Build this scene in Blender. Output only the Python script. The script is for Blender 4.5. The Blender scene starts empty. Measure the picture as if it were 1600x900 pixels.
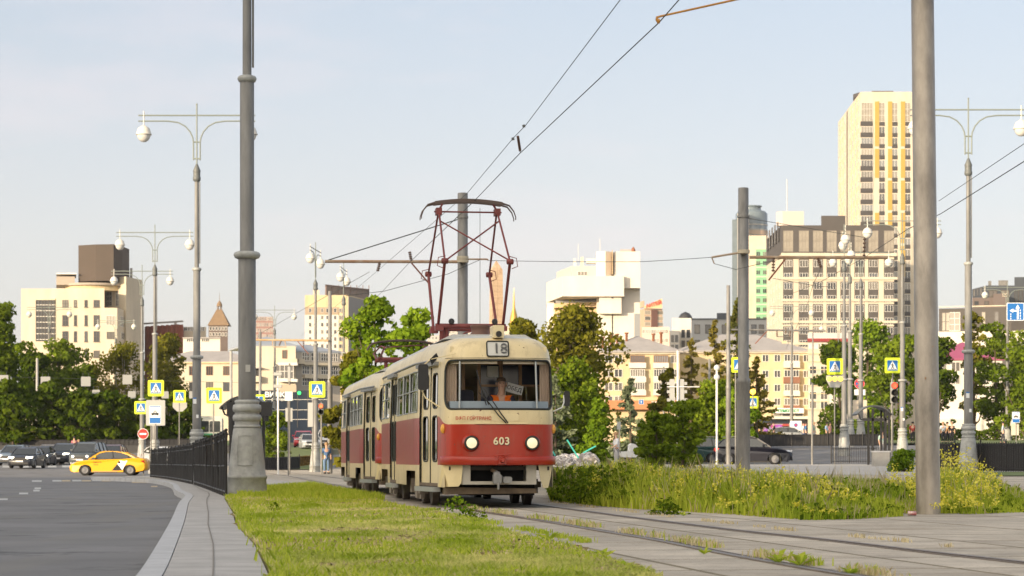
import bpy, math, random
from mathutils import Vector, Matrix
import numpy as np
D = bpy.data; S = bpy.context.scene
R = math.radians; PI = math.pi
# ------------------------------------------------------------------ camera, light, exposure
F = 3600.0; HZ = 717.0; EYE = 0.78            # focal length and horizon row of the photograph (1600 px wide), eye height
cd = D.cameras.new('camera'); cam = D.objects.new('camera', cd); S.collection.objects.link(cam); S.camera = cam
cam.location = (0, 0, EYE); cam.rotation_euler = (R(90), 0, 0)
cd.sensor_width = 36; cd.lens = 36*F/1600; cd.shift_y = (HZ-450)/1600
cd.clip_start = 0.2; cd.clip_end = 6000
cd.dof.use_dof = True; cd.dof.focus_distance = 33.0; cd.dof.aperture_fstop = 5.6
SUN_EL, SUN_AZ = 10.0, 42.0                   # sun low behind the camera, to its left
w = D.worlds.new('World'); S.world = w; w.use_nodes = True
nt = w.node_tree; bg = nt.nodes['Background']
sky = nt.nodes.new('ShaderNodeTexSky'); sky.sky_type = 'NISHITA'; sky.sun_disc = False
sky.sun_elevation = R(SUN_EL); sky.sun_rotation = R(180+SUN_AZ)
FILL_GLOW = 6.0
SKY_GREY = .8                                  # hazy evening sky: most of the blue is washed out
sky.air_density = 1.0; sky.dust_density = 1.6; sky.ozone_density = 1.6; sky.altitude = 200
bg.inputs['Strength'].default_value = 0.15
tc = nt.nodes.new('ShaderNodeTexCoord'); mp = nt.nodes.new('ShaderNodeMapping'); mp.inputs['Scale'].default_value = (2.2, 2.2, 9)
cn = nt.nodes.new('ShaderNodeTexNoise'); cn.inputs['Scale'].default_value = 1.6; cn.inputs['Detail'].default_value = 7; cn.inputs['Roughness'].default_value = .62
cr = nt.nodes.new('ShaderNodeValToRGB'); cr.color_ramp.elements[0].position = .53; cr.color_ramp.elements[1].position = .80
cr.color_ramp.elements[1].color = (.5, .5, .5, 1)
mx = nt.nodes.new('ShaderNodeMixRGB'); mx.inputs['Color2'].default_value = (3.6, 3.1, 3.2, 1)
L = nt.links
L.new(tc.outputs['Generated'], mp.inputs['Vector']); L.new(mp.outputs['Vector'], cn.inputs['Vector'])
L.new(cn.outputs['Fac'], cr.inputs['Fac']); L.new(cr.outputs['Color'], mx.inputs['Fac'])
bwn = nt.nodes.new('ShaderNodeRGBToBW'); tn = nt.nodes.new('ShaderNodeVectorMath'); tn.operation = 'SCALE'; tn.inputs[0].default_value = (1.56, 1.52, 1.62)
pw = nt.nodes.new('ShaderNodeMath'); pw.operation = 'POWER'; pw.inputs[1].default_value = .33
ds = nt.nodes.new('ShaderNodeMixRGB'); ds.inputs['Fac'].default_value = SKY_GREY
# the haze is pinkish low down and bluer higher up
zs_ = nt.nodes.new('ShaderNodeSeparateXYZ'); zc_ = nt.nodes.new('ShaderNodeTexCoord'); L.new(zc_.outputs['Generated'], zs_.inputs[0])
zr = nt.nodes.new('ShaderNodeValToRGB'); zr.color_ramp.elements[0].position = .03; zr.color_ramp.elements[0].color = (.925, .865, .865, 1); zr.color_ramp.elements[1].position = .22; zr.color_ramp.elements[1].color = (.735, .835, 1.0, 1)
L.new(zs_.outputs['Z'], zr.inputs['Fac']); tm2 = nt.nodes.new('ShaderNodeVectorMath'); tm2.operation = 'SCALE'; L.new(zr.outputs['Color'], tm2.inputs[0]); tm2.inputs['Scale'].default_value = 1.97; L.new(tm2.outputs[0], tn.inputs[0])
L.new(sky.outputs['Color'], bwn.inputs[0]); L.new(bwn.outputs[0], pw.inputs[0]); L.new(pw.outputs[0], tn.inputs['Scale'])
L.new(sky.outputs['Color'], ds.inputs['Color1']); L.new(tn.outputs[0], ds.inputs['Color2'])
# warm haze glow added to the sky behind the viewer to fill the shade
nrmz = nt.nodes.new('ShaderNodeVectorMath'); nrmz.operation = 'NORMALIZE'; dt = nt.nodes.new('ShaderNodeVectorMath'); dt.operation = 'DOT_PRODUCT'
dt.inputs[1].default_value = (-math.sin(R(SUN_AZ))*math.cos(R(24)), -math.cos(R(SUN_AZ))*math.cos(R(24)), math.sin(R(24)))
gm = nt.nodes.new('ShaderNodeMapRange'); gm.inputs['From Min'].default_value = .0; gm.inputs['From Max'].default_value = 1; gm.inputs['To Max'].default_value = FILL_GLOW; gm.interpolation_type = 'SMOOTHERSTEP'
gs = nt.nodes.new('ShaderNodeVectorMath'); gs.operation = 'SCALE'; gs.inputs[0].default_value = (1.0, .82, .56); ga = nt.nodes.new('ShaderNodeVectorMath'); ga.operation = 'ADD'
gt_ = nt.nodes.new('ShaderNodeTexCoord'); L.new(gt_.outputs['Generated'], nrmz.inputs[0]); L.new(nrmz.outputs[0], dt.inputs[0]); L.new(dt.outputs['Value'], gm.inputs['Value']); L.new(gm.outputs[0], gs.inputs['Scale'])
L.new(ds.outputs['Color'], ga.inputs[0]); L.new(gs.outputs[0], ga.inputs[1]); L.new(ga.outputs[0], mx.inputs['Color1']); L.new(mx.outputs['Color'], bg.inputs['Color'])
sd = D.lights.new('sun', 'SUN'); sd.energy = 4.0; sd.angle = R(0.55); sd.color = (1.0, .79, .54)
sun = D.objects.new('sun', sd); S.collection.objects.link(sun)
sdir = Vector((math.sin(R(SUN_AZ))*math.cos(R(SUN_EL)), math.cos(R(SUN_AZ))*math.cos(R(SUN_EL)), -math.sin(R(SUN_EL))))
sun.rotation_euler = sdir.to_track_quat('-Z', 'Y').to_euler()
S.view_settings.view_transform = 'Standard'; S.view_settings.look = 'None'
S.view_settings.exposure = 0.9; S.view_settings.gamma = 1; S.view_settings.use_curve_mapping = False
S.cycles.max_bounces = 6; S.cycles.transparent_max_bounces = 12; S.cycles.use_denoising = True
S.cycles.caustics_reflective = False; S.cycles.caustics_refractive = False
# ------------------------------------------------------------------ places
def interp(t, k):
    if t <= k[0][0]: return k[0][1]
    for (a, b), (c, d) in zip(k, k[1:]):
        if t <= c: return b+(d-b)*(t-a)/(c-a)
    return k[-1][1]
GL = [(98,0),(120,-.07),(142,-.10),(165,.28),(195,.56),(212,2.1),(255,2.3),(290,2.7),(450,4.5),(900,9)]
GC = [(97,0),(160,-.12),(185,.3),(215,1.8),(300,3),(450,4.5),(900,9)]
GR = [(38,0),(97,.24),(140,.55),(150,.8),(172,1.75),(185,2.0),(230,2.6),(300,3.2),(450,4.5),(900,9)]
def g(X, Y):
    px = 800+3600*X/max(Y, 20)
    l, c, r = interp(Y, GL), interp(Y, GC), interp(Y, GR)
    if px < 330: return l
    if px < 420: t = (px-330)/90; return l+(c-l)*t
    if px < 560: return c
    if px < 1000: t = (px-560)/440; return c+(r-c)*t
    return r
ROAD = -.14
def X_(px, Y): return (px-800)/F*Y
def Z_(py, Y): return EYE-(py-HZ)/F*Y
def P(px, py, Y): return Vector((X_(px, Y), Y, Z_(py, Y)))
def G(px, Y, off=0.0):
    x = X_(px, Y); return Vector((x, Y, g(x, Y)+off))
def GY(px, py): Y = EYE*F/(py-HZ); return (X_(px, Y), Y)
# ------------------------------------------------------------------ materials
MC = {}
def mat(name, col, rough=.6, metal=0., var=.0, vscale=3., bump=0., bscale=20., streak=None, spec=.5, col2=None, emit=None, coat=0., stretch=None):
    if name in MC: return MC[name]
    m = D.materials.new(name); m.use_nodes = True; t = m.node_tree; b = t.nodes['Principled BSDF']
    c = tuple(col)+(1,) if len(col) == 3 else col
    b.inputs['Base Color'].default_value = c; b.inputs['Roughness'].default_value = rough; b.inputs['Metallic'].default_value = metal
    b.inputs['Specular IOR Level'].default_value = spec; b.inputs['Coat Weight'].default_value = coat
    if emit: b.inputs['Emission Color'].default_value = tuple(emit[0])+(1,); b.inputs['Emission Strength'].default_value = emit[1]
    if var or col2 or bump:
        tx = t.nodes.new('ShaderNodeTexCoord'); mpn = t.nodes.new('ShaderNodeMapping'); t.links.new(tx.outputs['Object'], mpn.inputs['Vector'])
        if stretch: mpn.inputs['Scale'].default_value = stretch
        if var or col2:
            n = t.nodes.new('ShaderNodeTexNoise'); n.inputs['Scale'].default_value = vscale; n.inputs['Detail'].default_value = 6; n.inputs['Roughness'].default_value = .65
            t.links.new(mpn.outputs['Vector'], n.inputs['Vector'])
            r = t.nodes.new('ShaderNodeValToRGB'); e = r.color_ramp.elements
            e[0].position = .3; e[1].position = .7
            if col2: e[0].color = tuple(col2)+(1,); e[1].color = c
            else:
                e[0].color = tuple(x*(1-var) for x in c[:3])+(1,); e[1].color = tuple(min(1, x*(1+var*.6)) for x in c[:3])+(1,)
            t.links.new(n.outputs['Fac'], r.inputs['Fac']); t.links.new(r.outputs['Color'], b.inputs['Base Color'])
        if bump:
            n2 = t.nodes.new('ShaderNodeTexNoise'); n2.inputs['Scale'].default_value = bscale; n2.inputs['Detail'].default_value = 5
            t.links.new(mpn.outputs['Vector'], n2.inputs['Vector'])
            bp = t.nodes.new('ShaderNodeBump'); bp.inputs['Strength'].default_value = bump; bp.inputs['Distance'].default_value = .02
            t.links.new(n2.outputs['Fac'], bp.inputs['Height']); t.links.new(bp.outputs['Normal'], b.inputs['Normal'])
    MC[name] = m; return m
def glass(name, tint=(.8, .85, .85), refl=.9, dark=.0, sheen=0.):
    """thin see-through pane: transparent with a glossy coat by fresnel, optionally part dark"""
    if name in MC: return MC[name]
    m = D.materials.new(name); m.use_nodes = True; t = m.node_tree; t.nodes.clear()
    o = t.nodes.new('ShaderNodeOutputMaterial'); tr = t.nodes.new('ShaderNodeBsdfTransparent'); gl = t.nodes.new('ShaderNodeBsdfGlossy')
    tr.inputs['Color'].default_value = tuple(x*(1-dark) for x in tint)+(1,)
    gl.inputs['Roughness'].default_value = .03; gl.inputs['Color'].default_value = (refl, refl, refl, 1)
    fr = t.nodes.new('ShaderNodeFresnel'); fr.inputs['IOR'].default_value = 1.5; mxs = t.nodes.new('ShaderNodeMixShader')
    t.links.new(fr.outputs[0], mxs.inputs[0]); t.links.new(tr.outputs[0], mxs.inputs[1]); t.links.new(gl.outputs[0], mxs.inputs[2])
    if sheen:
        df = t.nodes.new('ShaderNodeBsdfDiffuse'); df.inputs['Color'].default_value = (.50, .58, .68, 1); m2 = t.nodes.new('ShaderNodeMixShader'); m2.inputs[0].default_value = sheen  # milky bluish tone painted in for reflected sky and dirt on the glass
        t.links.new(mxs.outputs[0], m2.inputs[1]); t.links.new(df.outputs[0], m2.inputs[2]); t.links.new(m2.outputs[0], o.inputs[0]); MC[name] = m; return m
    t.links.new(mxs.outputs[0], o.inputs[0]); MC[name] = m; return m
def leafmat(name, c1, c2, rough=.6, trans=.35, vs=.5):
    if name in MC: return MC[name]
    m = D.materials.new(name); m.use_nodes = True; t = m.node_tree; t.nodes.clear()
    o = t.nodes.new('ShaderNodeOutputMaterial'); df = t.nodes.new('ShaderNodeBsdfDiffuse'); tr = t.nodes.new('ShaderNodeBsdfTranslucent')
    mxs = t.nodes.new('ShaderNodeMixShader'); mxs.inputs[0].default_value = trans
    at = t.nodes.new('ShaderNodeAttribute'); at.attribute_name = 'tint'
    r = t.nodes.new('ShaderNodeValToRGB'); r.color_ramp.elements[0].color = tuple(c1)+(1,); r.color_ramp.elements[1].color = tuple(c2)+(1,)
    t.links.new(at.outputs['Fac'], r.inputs['Fac']); t.links.new(r.outputs['Color'], df.inputs['Color']); t.links.new(r.outputs['Color'], tr.inputs['Color'])
    t.links.new(df.outputs[0], mxs.inputs[1]); t.links.new(tr.outputs[0], mxs.inputs[2]); t.links.new(mxs.outputs[0], o.inputs[0]); MC[name] = m; return m
# ------------------------------------------------------------------ mesh collecting
class MB:
    def __init__(s): s.v = []; s.f = []; s.m = []; s.sm = []
    def add(s, vs, fs, mi=0, smooth=False):
        n = len(s.v); s.v += [tuple(v) for v in vs]
        for f in fs: s.f.append([i+n for i in f]); s.m.append(mi); s.sm.append(smooth)
        return s
    def box(s, x0, x1, y0, y1, z0, z1, mi=0):
        vs = [(x0,y0,z0),(x1,y0,z0),(x1,y1,z0),(x0,y1,z0),(x0,y0,z1),(x1,y0,z1),(x1,y1,z1),(x0,y1,z1)]
        return s.add(vs, [(0,3,2,1),(4,5,6,7),(0,1,5,4),(1,2,6,5),(2,3,7,6),(3,0,4,7)], mi)
    def bevbox(s, x0, x1, y0, y1, z0, z1, r=.02, mi=0):
        r = min(r, (x1-x0)/2.1, (z1-z0)/2.1)
        pts = []
        for cx, cz, a0 in ((x1-r, z1-r, 0), (x0+r, z1-r, 90), (x0+r, z0+r, 180), (x1-r, z0+r, 270)):
            for k in (0, 30, 60, 90): a = R(a0+k); pts.append((cx+r*math.cos(a), cz+r*math.sin(a)))
        return s.prism_y(pts, y0, y1, mi)
    def prism_y(s, pts, y0, y1, mi=0, smooth=False):
        n = len(pts); vs = [(x, y0, z) for x, z in pts]+[(x, y1, z) for x, z in pts]
        s.add(vs, [list(range(n)), list(range(2*n-1, n-1, -1))], mi)
        return s.add(vs, [((i+1) % n, i, n+i, n+(i+1) % n) for i in range(n)], mi, smooth)
    def prism_z(s, pts, z0, z1, mi=0, top=True, bot=True):
        n = len(pts); vs = [(x, y, z0) for x, y in pts]+[(x, y, z1) for x, y in pts]
        fs = [(i, (i+1) % n, n+(i+1) % n, n+i) for i in range(n)]
        if top: fs.append(list(range(n, 2*n)))
        if bot: fs.append(list(range(n-1, -1, -1)))
        return s.add(vs, fs, mi)
    def beam(s, a, b, w, h=None, mi=0):
        """box section bar from a to b"""
        a = Vector(a); b = Vector(b); h = h or w; d = (b-a).normalized()
        u = Vector((0, 0, 1)) if abs(d.z) < .95 else Vector((0, 1, 0))
        sx = d.cross(u).normalized()*w/2; sy = d.cross(sx).normalized()*h/2
        vs = [p+q for p in (a, b) for q in (-sx-sy, sx-sy, sx+sy, -sx+sy)]
        return s.add(vs, [(3,2,1,0),(4,5,6,7),(0,1,5,4),(1,2,6,5),(2,3,7,6),(3,0,4,7)], mi)
    def tube(s, pts, r, seg=8, mi=0, cap=True, closed=False):
        pts = [Vector(p) for p in pts]; n = len(pts); rs = r if isinstance(r, (list, tuple)) else [r]*n
        vs = []; prev = None
        for i, p in enumerate(pts):
            if closed: d = pts[(i+1) % n]-pts[i-1]
            else: d = pts[min(i+1, n-1)]-pts[max(i-1, 0)]
            if d.length < 1e-9: d = Vector((0, 0, 1))
            d.normalize()
            if prev is None:
                u = Vector((0, 0, 1)) if abs(d.z) < .9 else Vector((1, 0, 0)); prev = d.cross(u).normalized()
            sx = (prev-d*prev.dot(d))
            sx = sx.normalized() if sx.length > 1e-6 else d.orthogonal().normalized()
            sy = d.cross(sx); prev = sx
            for k in range(seg):
                a = 2*PI*k/seg; vs.append(p+(sx*math.cos(a)+sy*math.sin(a))*rs[i])
        fs = []
        for i in range(n if closed else n-1):
            j = (i+1) % n
            for k in range(seg): fs.append((i*seg+k, i*seg+(k+1) % seg, j*seg+(k+1) % seg, j*seg+k))
        s.add(vs, fs, mi, True)
        if cap and not closed: s.add(vs[:seg], [list(range(seg-1, -1, -1))], mi); s.add(vs[-seg:], [list(range(seg))], mi)
        return s
    def lathe(s, prof, seg=20, c=(0, 0, 0), mi=0, smooth=True, axis='z', cap=True):
        vs = []; n = len(prof)
        for r, z in prof:
            for k in range(seg):
                a = 2*PI*k/seg; p = (r*math.cos(a), r*math.sin(a), z)
                if axis == 'y': p = (p[0], p[2], p[1])
                if axis == 'x': p = (p[2], p[0], p[1])
                vs.append((p[0]+c[0], p[1]+c[1], p[2]+c[2]))
        fs = [(i*seg+k, i*seg+(k+1) % seg, (i+1)*seg+(k+1) % seg, (i+1)*seg+k) for i in range(n-1) for k in range(seg)]
        s.add(vs, fs, mi, smooth)
        if cap: s.add(vs[:seg], [list(range(seg-1, -1, -1))], mi); s.add(vs[-seg:], [list(range(seg))], mi)
        return s
    def disc(s, c, r, seg=20, mi=0, y=None):
        vs = [(c[0]+r*math.cos(2*PI*k/seg), c[1], c[2]+r*math.sin(2*PI*k/seg)) for k in range(seg)]
        return s.add(vs, [list(range(seg))], mi)
    def xf(s, M):
        s.v = [tuple(M @ Vector(v)) for v in s.v]; return s
    def join(s, o, M=None):
        n = len(s.v); s.v += [tuple(M @ Vector(v)) if M else v for v in o.v]
        s.f += [[i+n for i in f] for f in o.f]; s.m += o.m; s.sm += o.sm; return s
    def mesh(s, name, mats):
        me = D.meshes.new(name); me.from_pydata(s.v, [], s.f)
        for m in (mats if isinstance(mats, (list, tuple)) else [mats]): me.materials.append(m)
        me.polygons.foreach_set('material_index', s.m); me.polygons.foreach_set('use_smooth', s.sm); me.update(); return me
    def obj(s, name, mats, parent=None, label=None, M=None):
        o = D.objects.new(name, s.mesh(name, mats)); S.collection.objects.link(o)
        if parent: o.parent = parent
        if M: o.matrix_local = M
        if label: o['label'] = label
        return o
def thing(name, label, cat, loc=(0, 0, 0), rz=0., group=None, scale=1.):
    o = D.objects.new(name, None); S.collection.objects.link(o); o.empty_display_size = .3
    o.location = loc; o.rotation_euler = (0, 0, rz); o.scale = (scale,)*3; o['label'] = label; o['category'] = cat
    if group: o['group'] = group
    return o
def tag(o, label, cat, group=None, kind=None):
    o['label'] = label; o['category'] = cat
    if group: o['group'] = group
    if kind: o['kind'] = kind
    return o
def struct(o, label=None): 
    o['kind'] = 'structure'; o['label'] = label or o.name.replace('_', ' '); o['category'] = o.name.split('.')[0].replace('_', ' '); return o
def dup(root, loc, rz=None, label=None, scale=None, group=None):
    r = root.copy(); S.collection.objects.link(r); r.location = loc
    if rz is not None: r.rotation_euler = (0, 0, rz)
    if scale: r.scale = (scale,)*3
    if label: r['label'] = label
    if group: r['group'] = group
    for ch in list(root.children):
        c = ch.copy(); S.collection.objects.link(c); c.parent = r
        for gch in list(ch.children):
            d = gch.copy(); S.collection.objects.link(d); d.parent = c
    return r
def place_mesh(me, name, parent, loc, rz=0., M=None):
    o = D.objects.new(name, me); S.collection.objects.link(o); o.parent = parent
    if M: o.matrix_local = M
    else: o.location = loc; o.rotation_euler = (0, 0, rz)
    return o
def textmb(txt, size, depth=.004, align='CENTER', bold=0.0, mi=0, spacing=1.0):
    """lettering standing in the XZ plane, facing -Y, centred on the origin"""
    c = D.curves.new('t', 'FONT'); c.body = txt; c.size = size; c.extrude = depth/2; c.align_x = align; c.align_y = 'CENTER'; c.offset = bold; c.space_character = spacing
    c.resolution_u = 3
    o = D.objects.new('t', c); S.collection.objects.link(o); dg = bpy.context.evaluated_depsgraph_get(); me = D.meshes.new_from_object(o.evaluated_get(dg))
    mb = MB(); mb.add([(v.co.x, -v.co.z, v.co.y) for v in me.vertices], [list(p.vertices) for p in me.polygons], mi)
    D.objects.remove(o); D.curves.remove(c); D.meshes.remove(me); return mb
T = Matrix.Translation
def RZ(a): return Matrix.Rotation(a, 4, 'Z')
def RX(a): return Matrix.Rotation(a, 4, 'X')
def RY(a): return Matrix.Rotation(a, 4, 'Y')
rnd = random.Random(7)
# common materials
M_galv = mat('galvanised steel', (.22, .215, .205), .5, .2, var=.45, vscale=3.5, bump=.15, stretch=(1, 1, .25))
M_polegrey = mat('grey pole paint', (.175, .175, .17), .5, 0, var=.4, vscale=3.5, stretch=(1, 1, .2))
M_lamppaint = mat('light grey lamp paint', (.34, .35, .34), .45, 0, var=.3, vscale=5)
M_concrete = mat('concrete pole', (.36, .35, .33), .8, 0, var=.25, vscale=1.5, bump=.3, bscale=12)
M_white = mat('white paint', (.75, .76, .76), .45, var=.06)
M_black = mat('black metal', (.012, .012, .013), .45, .0)
M_dark = mat('dark cavity', (.01, .01, .01), .9)
M_steel = mat('bright steel', (.5, .5, .5), .3, .9)
M_rust = mat('rusty steel', (.30, .15, .07), .8, 0, col2=(.42, .36, .28), vscale=3)
M_rubber = mat('rubber', (.018, .018, .018), .8)
M_wire = mat('wire', (.05, .06, .055), .6)
# ------------------------------------------------------------------ ground, roads, pavements
def slabmat(name, c, sx, sy, joint=(.08,.075,.06), var=.2, mortar=.012, rot=0., offset=.0):
    m = D.materials.new(name); m.use_nodes = True; t = m.node_tree; b = t.nodes['Principled BSDF']; b.inputs['Roughness'].default_value = .85
    tx = t.nodes.new('ShaderNodeTexCoord'); mpn = t.nodes.new('ShaderNodeMapping'); mpn.inputs['Rotation'].default_value = (0, 0, rot)
    t.links.new(tx.outputs['Object'], mpn.inputs['Vector'])
    br = t.nodes.new('ShaderNodeTexBrick'); br.inputs['Scale'].default_value = 1; br.inputs['Brick Width'].default_value = sx; br.inputs['Row Height'].default_value = sy
    br.inputs['Mortar Size'].default_value = mortar; br.offset = offset; br.inputs['Mortar Smooth'].default_value = .3
    br.inputs['Color1'].default_value = tuple(x*(1-var*.5) for x in c)+(1,); br.inputs['Color2'].default_value = tuple(x*(1+var*.35) for x in c)+(1,); br.inputs['Mortar'].default_value = tuple(joint)+(1,)
    t.links.new(mpn.outputs['Vector'], br.inputs['Vector'])
    n = t.nodes.new('ShaderNodeTexNoise'); n.inputs['Scale'].default_value = 1.4; n.inputs['Detail'].default_value = 8; n.inputs['Roughness'].default_value = .7
    t.links.new(tx.outputs['Object'], n.inputs['Vector'])
    r = t.nodes.new('ShaderNodeMapRange'); r.inputs['From Min'].default_value = .3; r.inputs['From Max'].default_value = .7; r.inputs['To Min'].default_value = 1-var; r.inputs['To Max'].default_value = 1+var*.5
    t.links.new(n.outputs['Fac'], r.inputs['Value'])
    mu = t.nodes.new('ShaderNodeVectorMath'); mu.operation = 'SCALE'; t.links.new(br.outputs['Color'], mu.inputs[0]); t.links.new(r.outputs['Result'], mu.inputs['Scale'])
    nd = t.nodes.new('ShaderNodeTexNoise'); nd.inputs['Scale'].default_value = .55; nd.inputs['Detail'].default_value = 9; nd.inputs['Roughness'].default_value = .78; t.links.new(tx.outputs['Object'], nd.inputs['Vector'])
    rd = t.nodes.new('ShaderNodeValToRGB'); rd.color_ramp.elements[0].position = .50; rd.color_ramp.elements[1].position = .68; rd.color_ramp.elements[1].color = (.7, .7, .7, 1); t.links.new(nd.outputs['Fac'], rd.inputs['Fac'])
    md = t.nodes.new('ShaderNodeMixRGB'); md.inputs['Color2'].default_value = (c[0]*.52, c[1]*.47, c[2]*.40, 1); t.links.new(rd.outputs['Color'], md.inputs['Fac']); t.links.new(mu.outputs[0], md.inputs['Color1'])
    ns = t.nodes.new('ShaderNodeTexNoise'); ns.inputs['Scale'].default_value = 22; ns.inputs['Detail'].default_value = 3; t.links.new(tx.outputs['Object'], ns.inputs['Vector'])
    rs = t.nodes.new('ShaderNodeValToRGB'); rs.color_ramp.elements[0].position = .60; rs.color_ramp.elements[1].position = .66; rs.color_ramp.elements[1].color = (.5, .5, .5, 1); t.links.new(ns.outputs['Fac'], rs.inputs['Fac'])
    ms = t.nodes.new('ShaderNodeMixRGB'); ms.inputs['Color2'].default_value = (.13, .11, .08, 1); t.links.new(rs.outputs['Color'], ms.inputs['Fac']); t.links.new(md.outputs[0], ms.inputs['Color1']); t.links.new(ms.outputs[0], b.inputs['Base Color'])
    n2 = t.nodes.new('ShaderNodeTexNoise'); n2.inputs['Scale'].default_value = 25; n2.inputs['Detail'].default_value = 5; t.links.new(tx.outputs['Object'], n2.inputs['Vector'])
    bp = t.nodes.new('ShaderNodeBump'); bp.inputs['Strength'].default_value = .25; bp.inputs['Distance'].default_value = .02
    t.links.new(n2.outputs['Fac'], bp.inputs['Height']); t.links.new(bp.outputs['Normal'], b.inputs['Normal'])
    return m
M_asph = mat('asphalt', (.165, .165, .172), .8, var=.28, vscale=.35, bump=.35, bscale=60)
def asphalt():
    m = M_asph; t = m.node_tree; b = t.nodes['Principled BSDF']; src = b.inputs['Base Color'].links[0].from_socket; tx = t.nodes.new('ShaderNodeTexCoord')
    def mul(sock, fac_sock, col, ramp):
        r = t.nodes.new('ShaderNodeValToRGB'); r.color_ramp.elements[0].position = ramp[0]; r.color_ramp.elements[1].position = ramp[1]; t.links.new(fac_sock, r.inputs['Fac'])
        mm = t.nodes.new('ShaderNodeMixRGB'); mm.inputs['Color2'].default_value = col; t.links.new(r.outputs['Color'], mm.inputs['Fac']); t.links.new(sock, mm.inputs['Color1']); return mm.outputs[0]
    mp1 = t.nodes.new('ShaderNodeMapping'); mp1.inputs['Scale'].default_value = (1, .12, 1); mp1.inputs['Rotation'].default_value = (0, 0, R(-12)); t.links.new(tx.outputs['Object'], mp1.inputs[0])
    n1 = t.nodes.new('ShaderNodeTexNoise'); n1.inputs['Scale'].default_value = 1.1; n1.inputs['Detail'].default_value = 5; t.links.new(mp1.outputs[0], n1.inputs['Vector'])
    s1 = mul(src, n1.outputs['Fac'], (.17,.165,.155,1), (.50,.72))
    v = t.nodes.new('ShaderNodeTexVoronoi'); v.feature = 'DISTANCE_TO_EDGE'; v.inputs['Scale'].default_value = .22
    nd = t.nodes.new('ShaderNodeTexNoise'); nd.inputs['Scale'].default_value = 1.5; nd.inputs['Detail'].default_value = 5; t.links.new(tx.outputs['Object'], nd.inputs['Vector'])
    ad = t.nodes.new('ShaderNodeMixRGB'); ad.inputs['Fac'].default_value = .35; t.links.new(tx.outputs['Object'], ad.inputs['Color1']); t.links.new(nd.outputs['Color'], ad.inputs['Color2']); t.links.new(ad.outputs[0], v.inputs['Vector'])
    iv = t.nodes.new('ShaderNodeMath'); iv.operation = 'LESS_THAN'; iv.inputs[1].default_value = .006; t.links.new(v.outputs['Distance'], iv.inputs[0])
    s2 = s1
    n3 = t.nodes.new('ShaderNodeTexNoise'); n3.inputs['Scale'].default_value = .5; n3.inputs['Detail'].default_value = 9; n3.inputs['Roughness'].default_value = .75; t.links.new(tx.outputs['Object'], n3.inputs['Vector'])
    s3 = mul(s2, n3.outputs['Fac'], (.07,.072,.078,1), (.56,.64)); t.links.new(s3, b.inputs['Base Color'])
asphalt()
M_soil = mat('soil', (.10, .085, .05), .95, col2=(.07, .085, .03), vscale=1.2)
M_lawn = mat('lawn soil', (.42, .40, .13), .95, col2=(.56, .48, .24), vscale=.9, bump=.4, bscale=8)
M_fargrass = mat('far grass', (.09, .13, .03), .95, col2=(.12, .15, .045), vscale=.4)
M_kerb = mat('kerb granite', (.44, .45, .47), .75, var=.15, vscale=2.5, bump=.15)
M_pave = mat('pavement concrete tiles', (.41, .40, .39), .85, var=.22, vscale=1.6, bump=.3, bscale=30)
M_pave2 = slabmat('light plaza paving', (.47, .45, .43), 1.2, .6, joint=(.2,.19,.17), var=.2, mortar=.012)
M_slab = slabmat('track concrete slabs', (.47, .42, .35), 1.9, 1.75, joint=(.17,.14,.08), var=.36, mortar=.034, rot=R(-9), offset=.0)
M_mark = mat('worn road paint', (.55, .56, .56), .7, col2=(.30, .31, .31), vscale=5)
M_marky = mat('worn orange road paint', (.55, .42, .24), .7, col2=(.34, .30, .22), vscale=5)
def sheet(name, ledge, redge, off, mats, n=60, m=12, skirt=0., label=None, kind='structure', mi=0):
    """surface between two edges given as (x, y) polylines, draped on the terrain; skirt = depth of a kerb face"""
    def resample(pl, n):
        d = [0]
        for a, b in zip(pl, pl[1:]): d.append(d[-1]+math.hypot(b[0]-a[0], b[1]-a[1]))
        out = []
        for i in range(n+1):
            t = d[-1]*i/n; k = 0
            while k < len(d)-2 and d[k+1] < t: k += 1
            f = (t-d[k])/max(1e-9, d[k+1]-d[k]); out.append((pl[k][0]+(pl[k+1][0]-pl[k][0])*f, pl[k][1]+(pl[k+1][1]-pl[k][1])*f))
        return out
    A = resample(ledge, n); B = resample(redge, n); vs = []; mb = MB()
    for a, b in zip(A, B):
        for j in range(m+1):
            f = j/m; x = a[0]+(b[0]-a[0])*f; y = a[1]+(b[1]-a[1])*f; vs.append((x, y, g(x, y)+off))
    fs = [(i*(m+1)+j, i*(m+1)+j+1, (i+1)*(m+1)+j+1, (i+1)*(m+1)+j) for i in range(n) for j in range(m)]
    mb.add(vs, fs, mi, True)
    if skirt:
        for idx in ([i*(m+1) for i in range(n+1)], [i*(m+1)+m for i in range(n+1)][::-1], list(range(m, -1, -1)), [n*(m+1)+j for j in range(m+1)]):
            e = [vs[i] for i in idx]; lo = [(x, y, z-skirt) for x, y, z in e]; k = len(e)
            mb.add(e+lo, [(i, k+i, k+i+1, i+1) for i in range(k-1)], mi)
    o = mb.obj(name, mats)
    if kind == 'structure': struct(o, label)
    return o
# base terrain
xs = sorted(set([-1600,-1000,-600,-400,-280,-200,-150,-120]+list(range(-100, 101, 4))+[120,150,200,280,400,600,1000,1600]))
ys = [-300,-150,-80,-40,-20,0]+list(range(5, 100, 5))+list(range(100, 320, 5))+[340,370,400,430,450,500,600,700,900,1200,1800,3200]
mb = MB(); vs = [(x, y, g(x, y)-.19) for y in ys for x in xs]; nx = len(xs)
mb.add(vs, [(j*nx+i, j*nx+i+1, (j+1)*nx+i+1, (j+1)*nx+i) for j in range(len(ys)-1) for i in range(nx-1)], 0, True)
struct(mb.obj('ground', M_soil), 'ground under the whole place')
def interp_pl(pl, y): return interp(y, [(p[1], p[0]) for p in pl])
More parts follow.
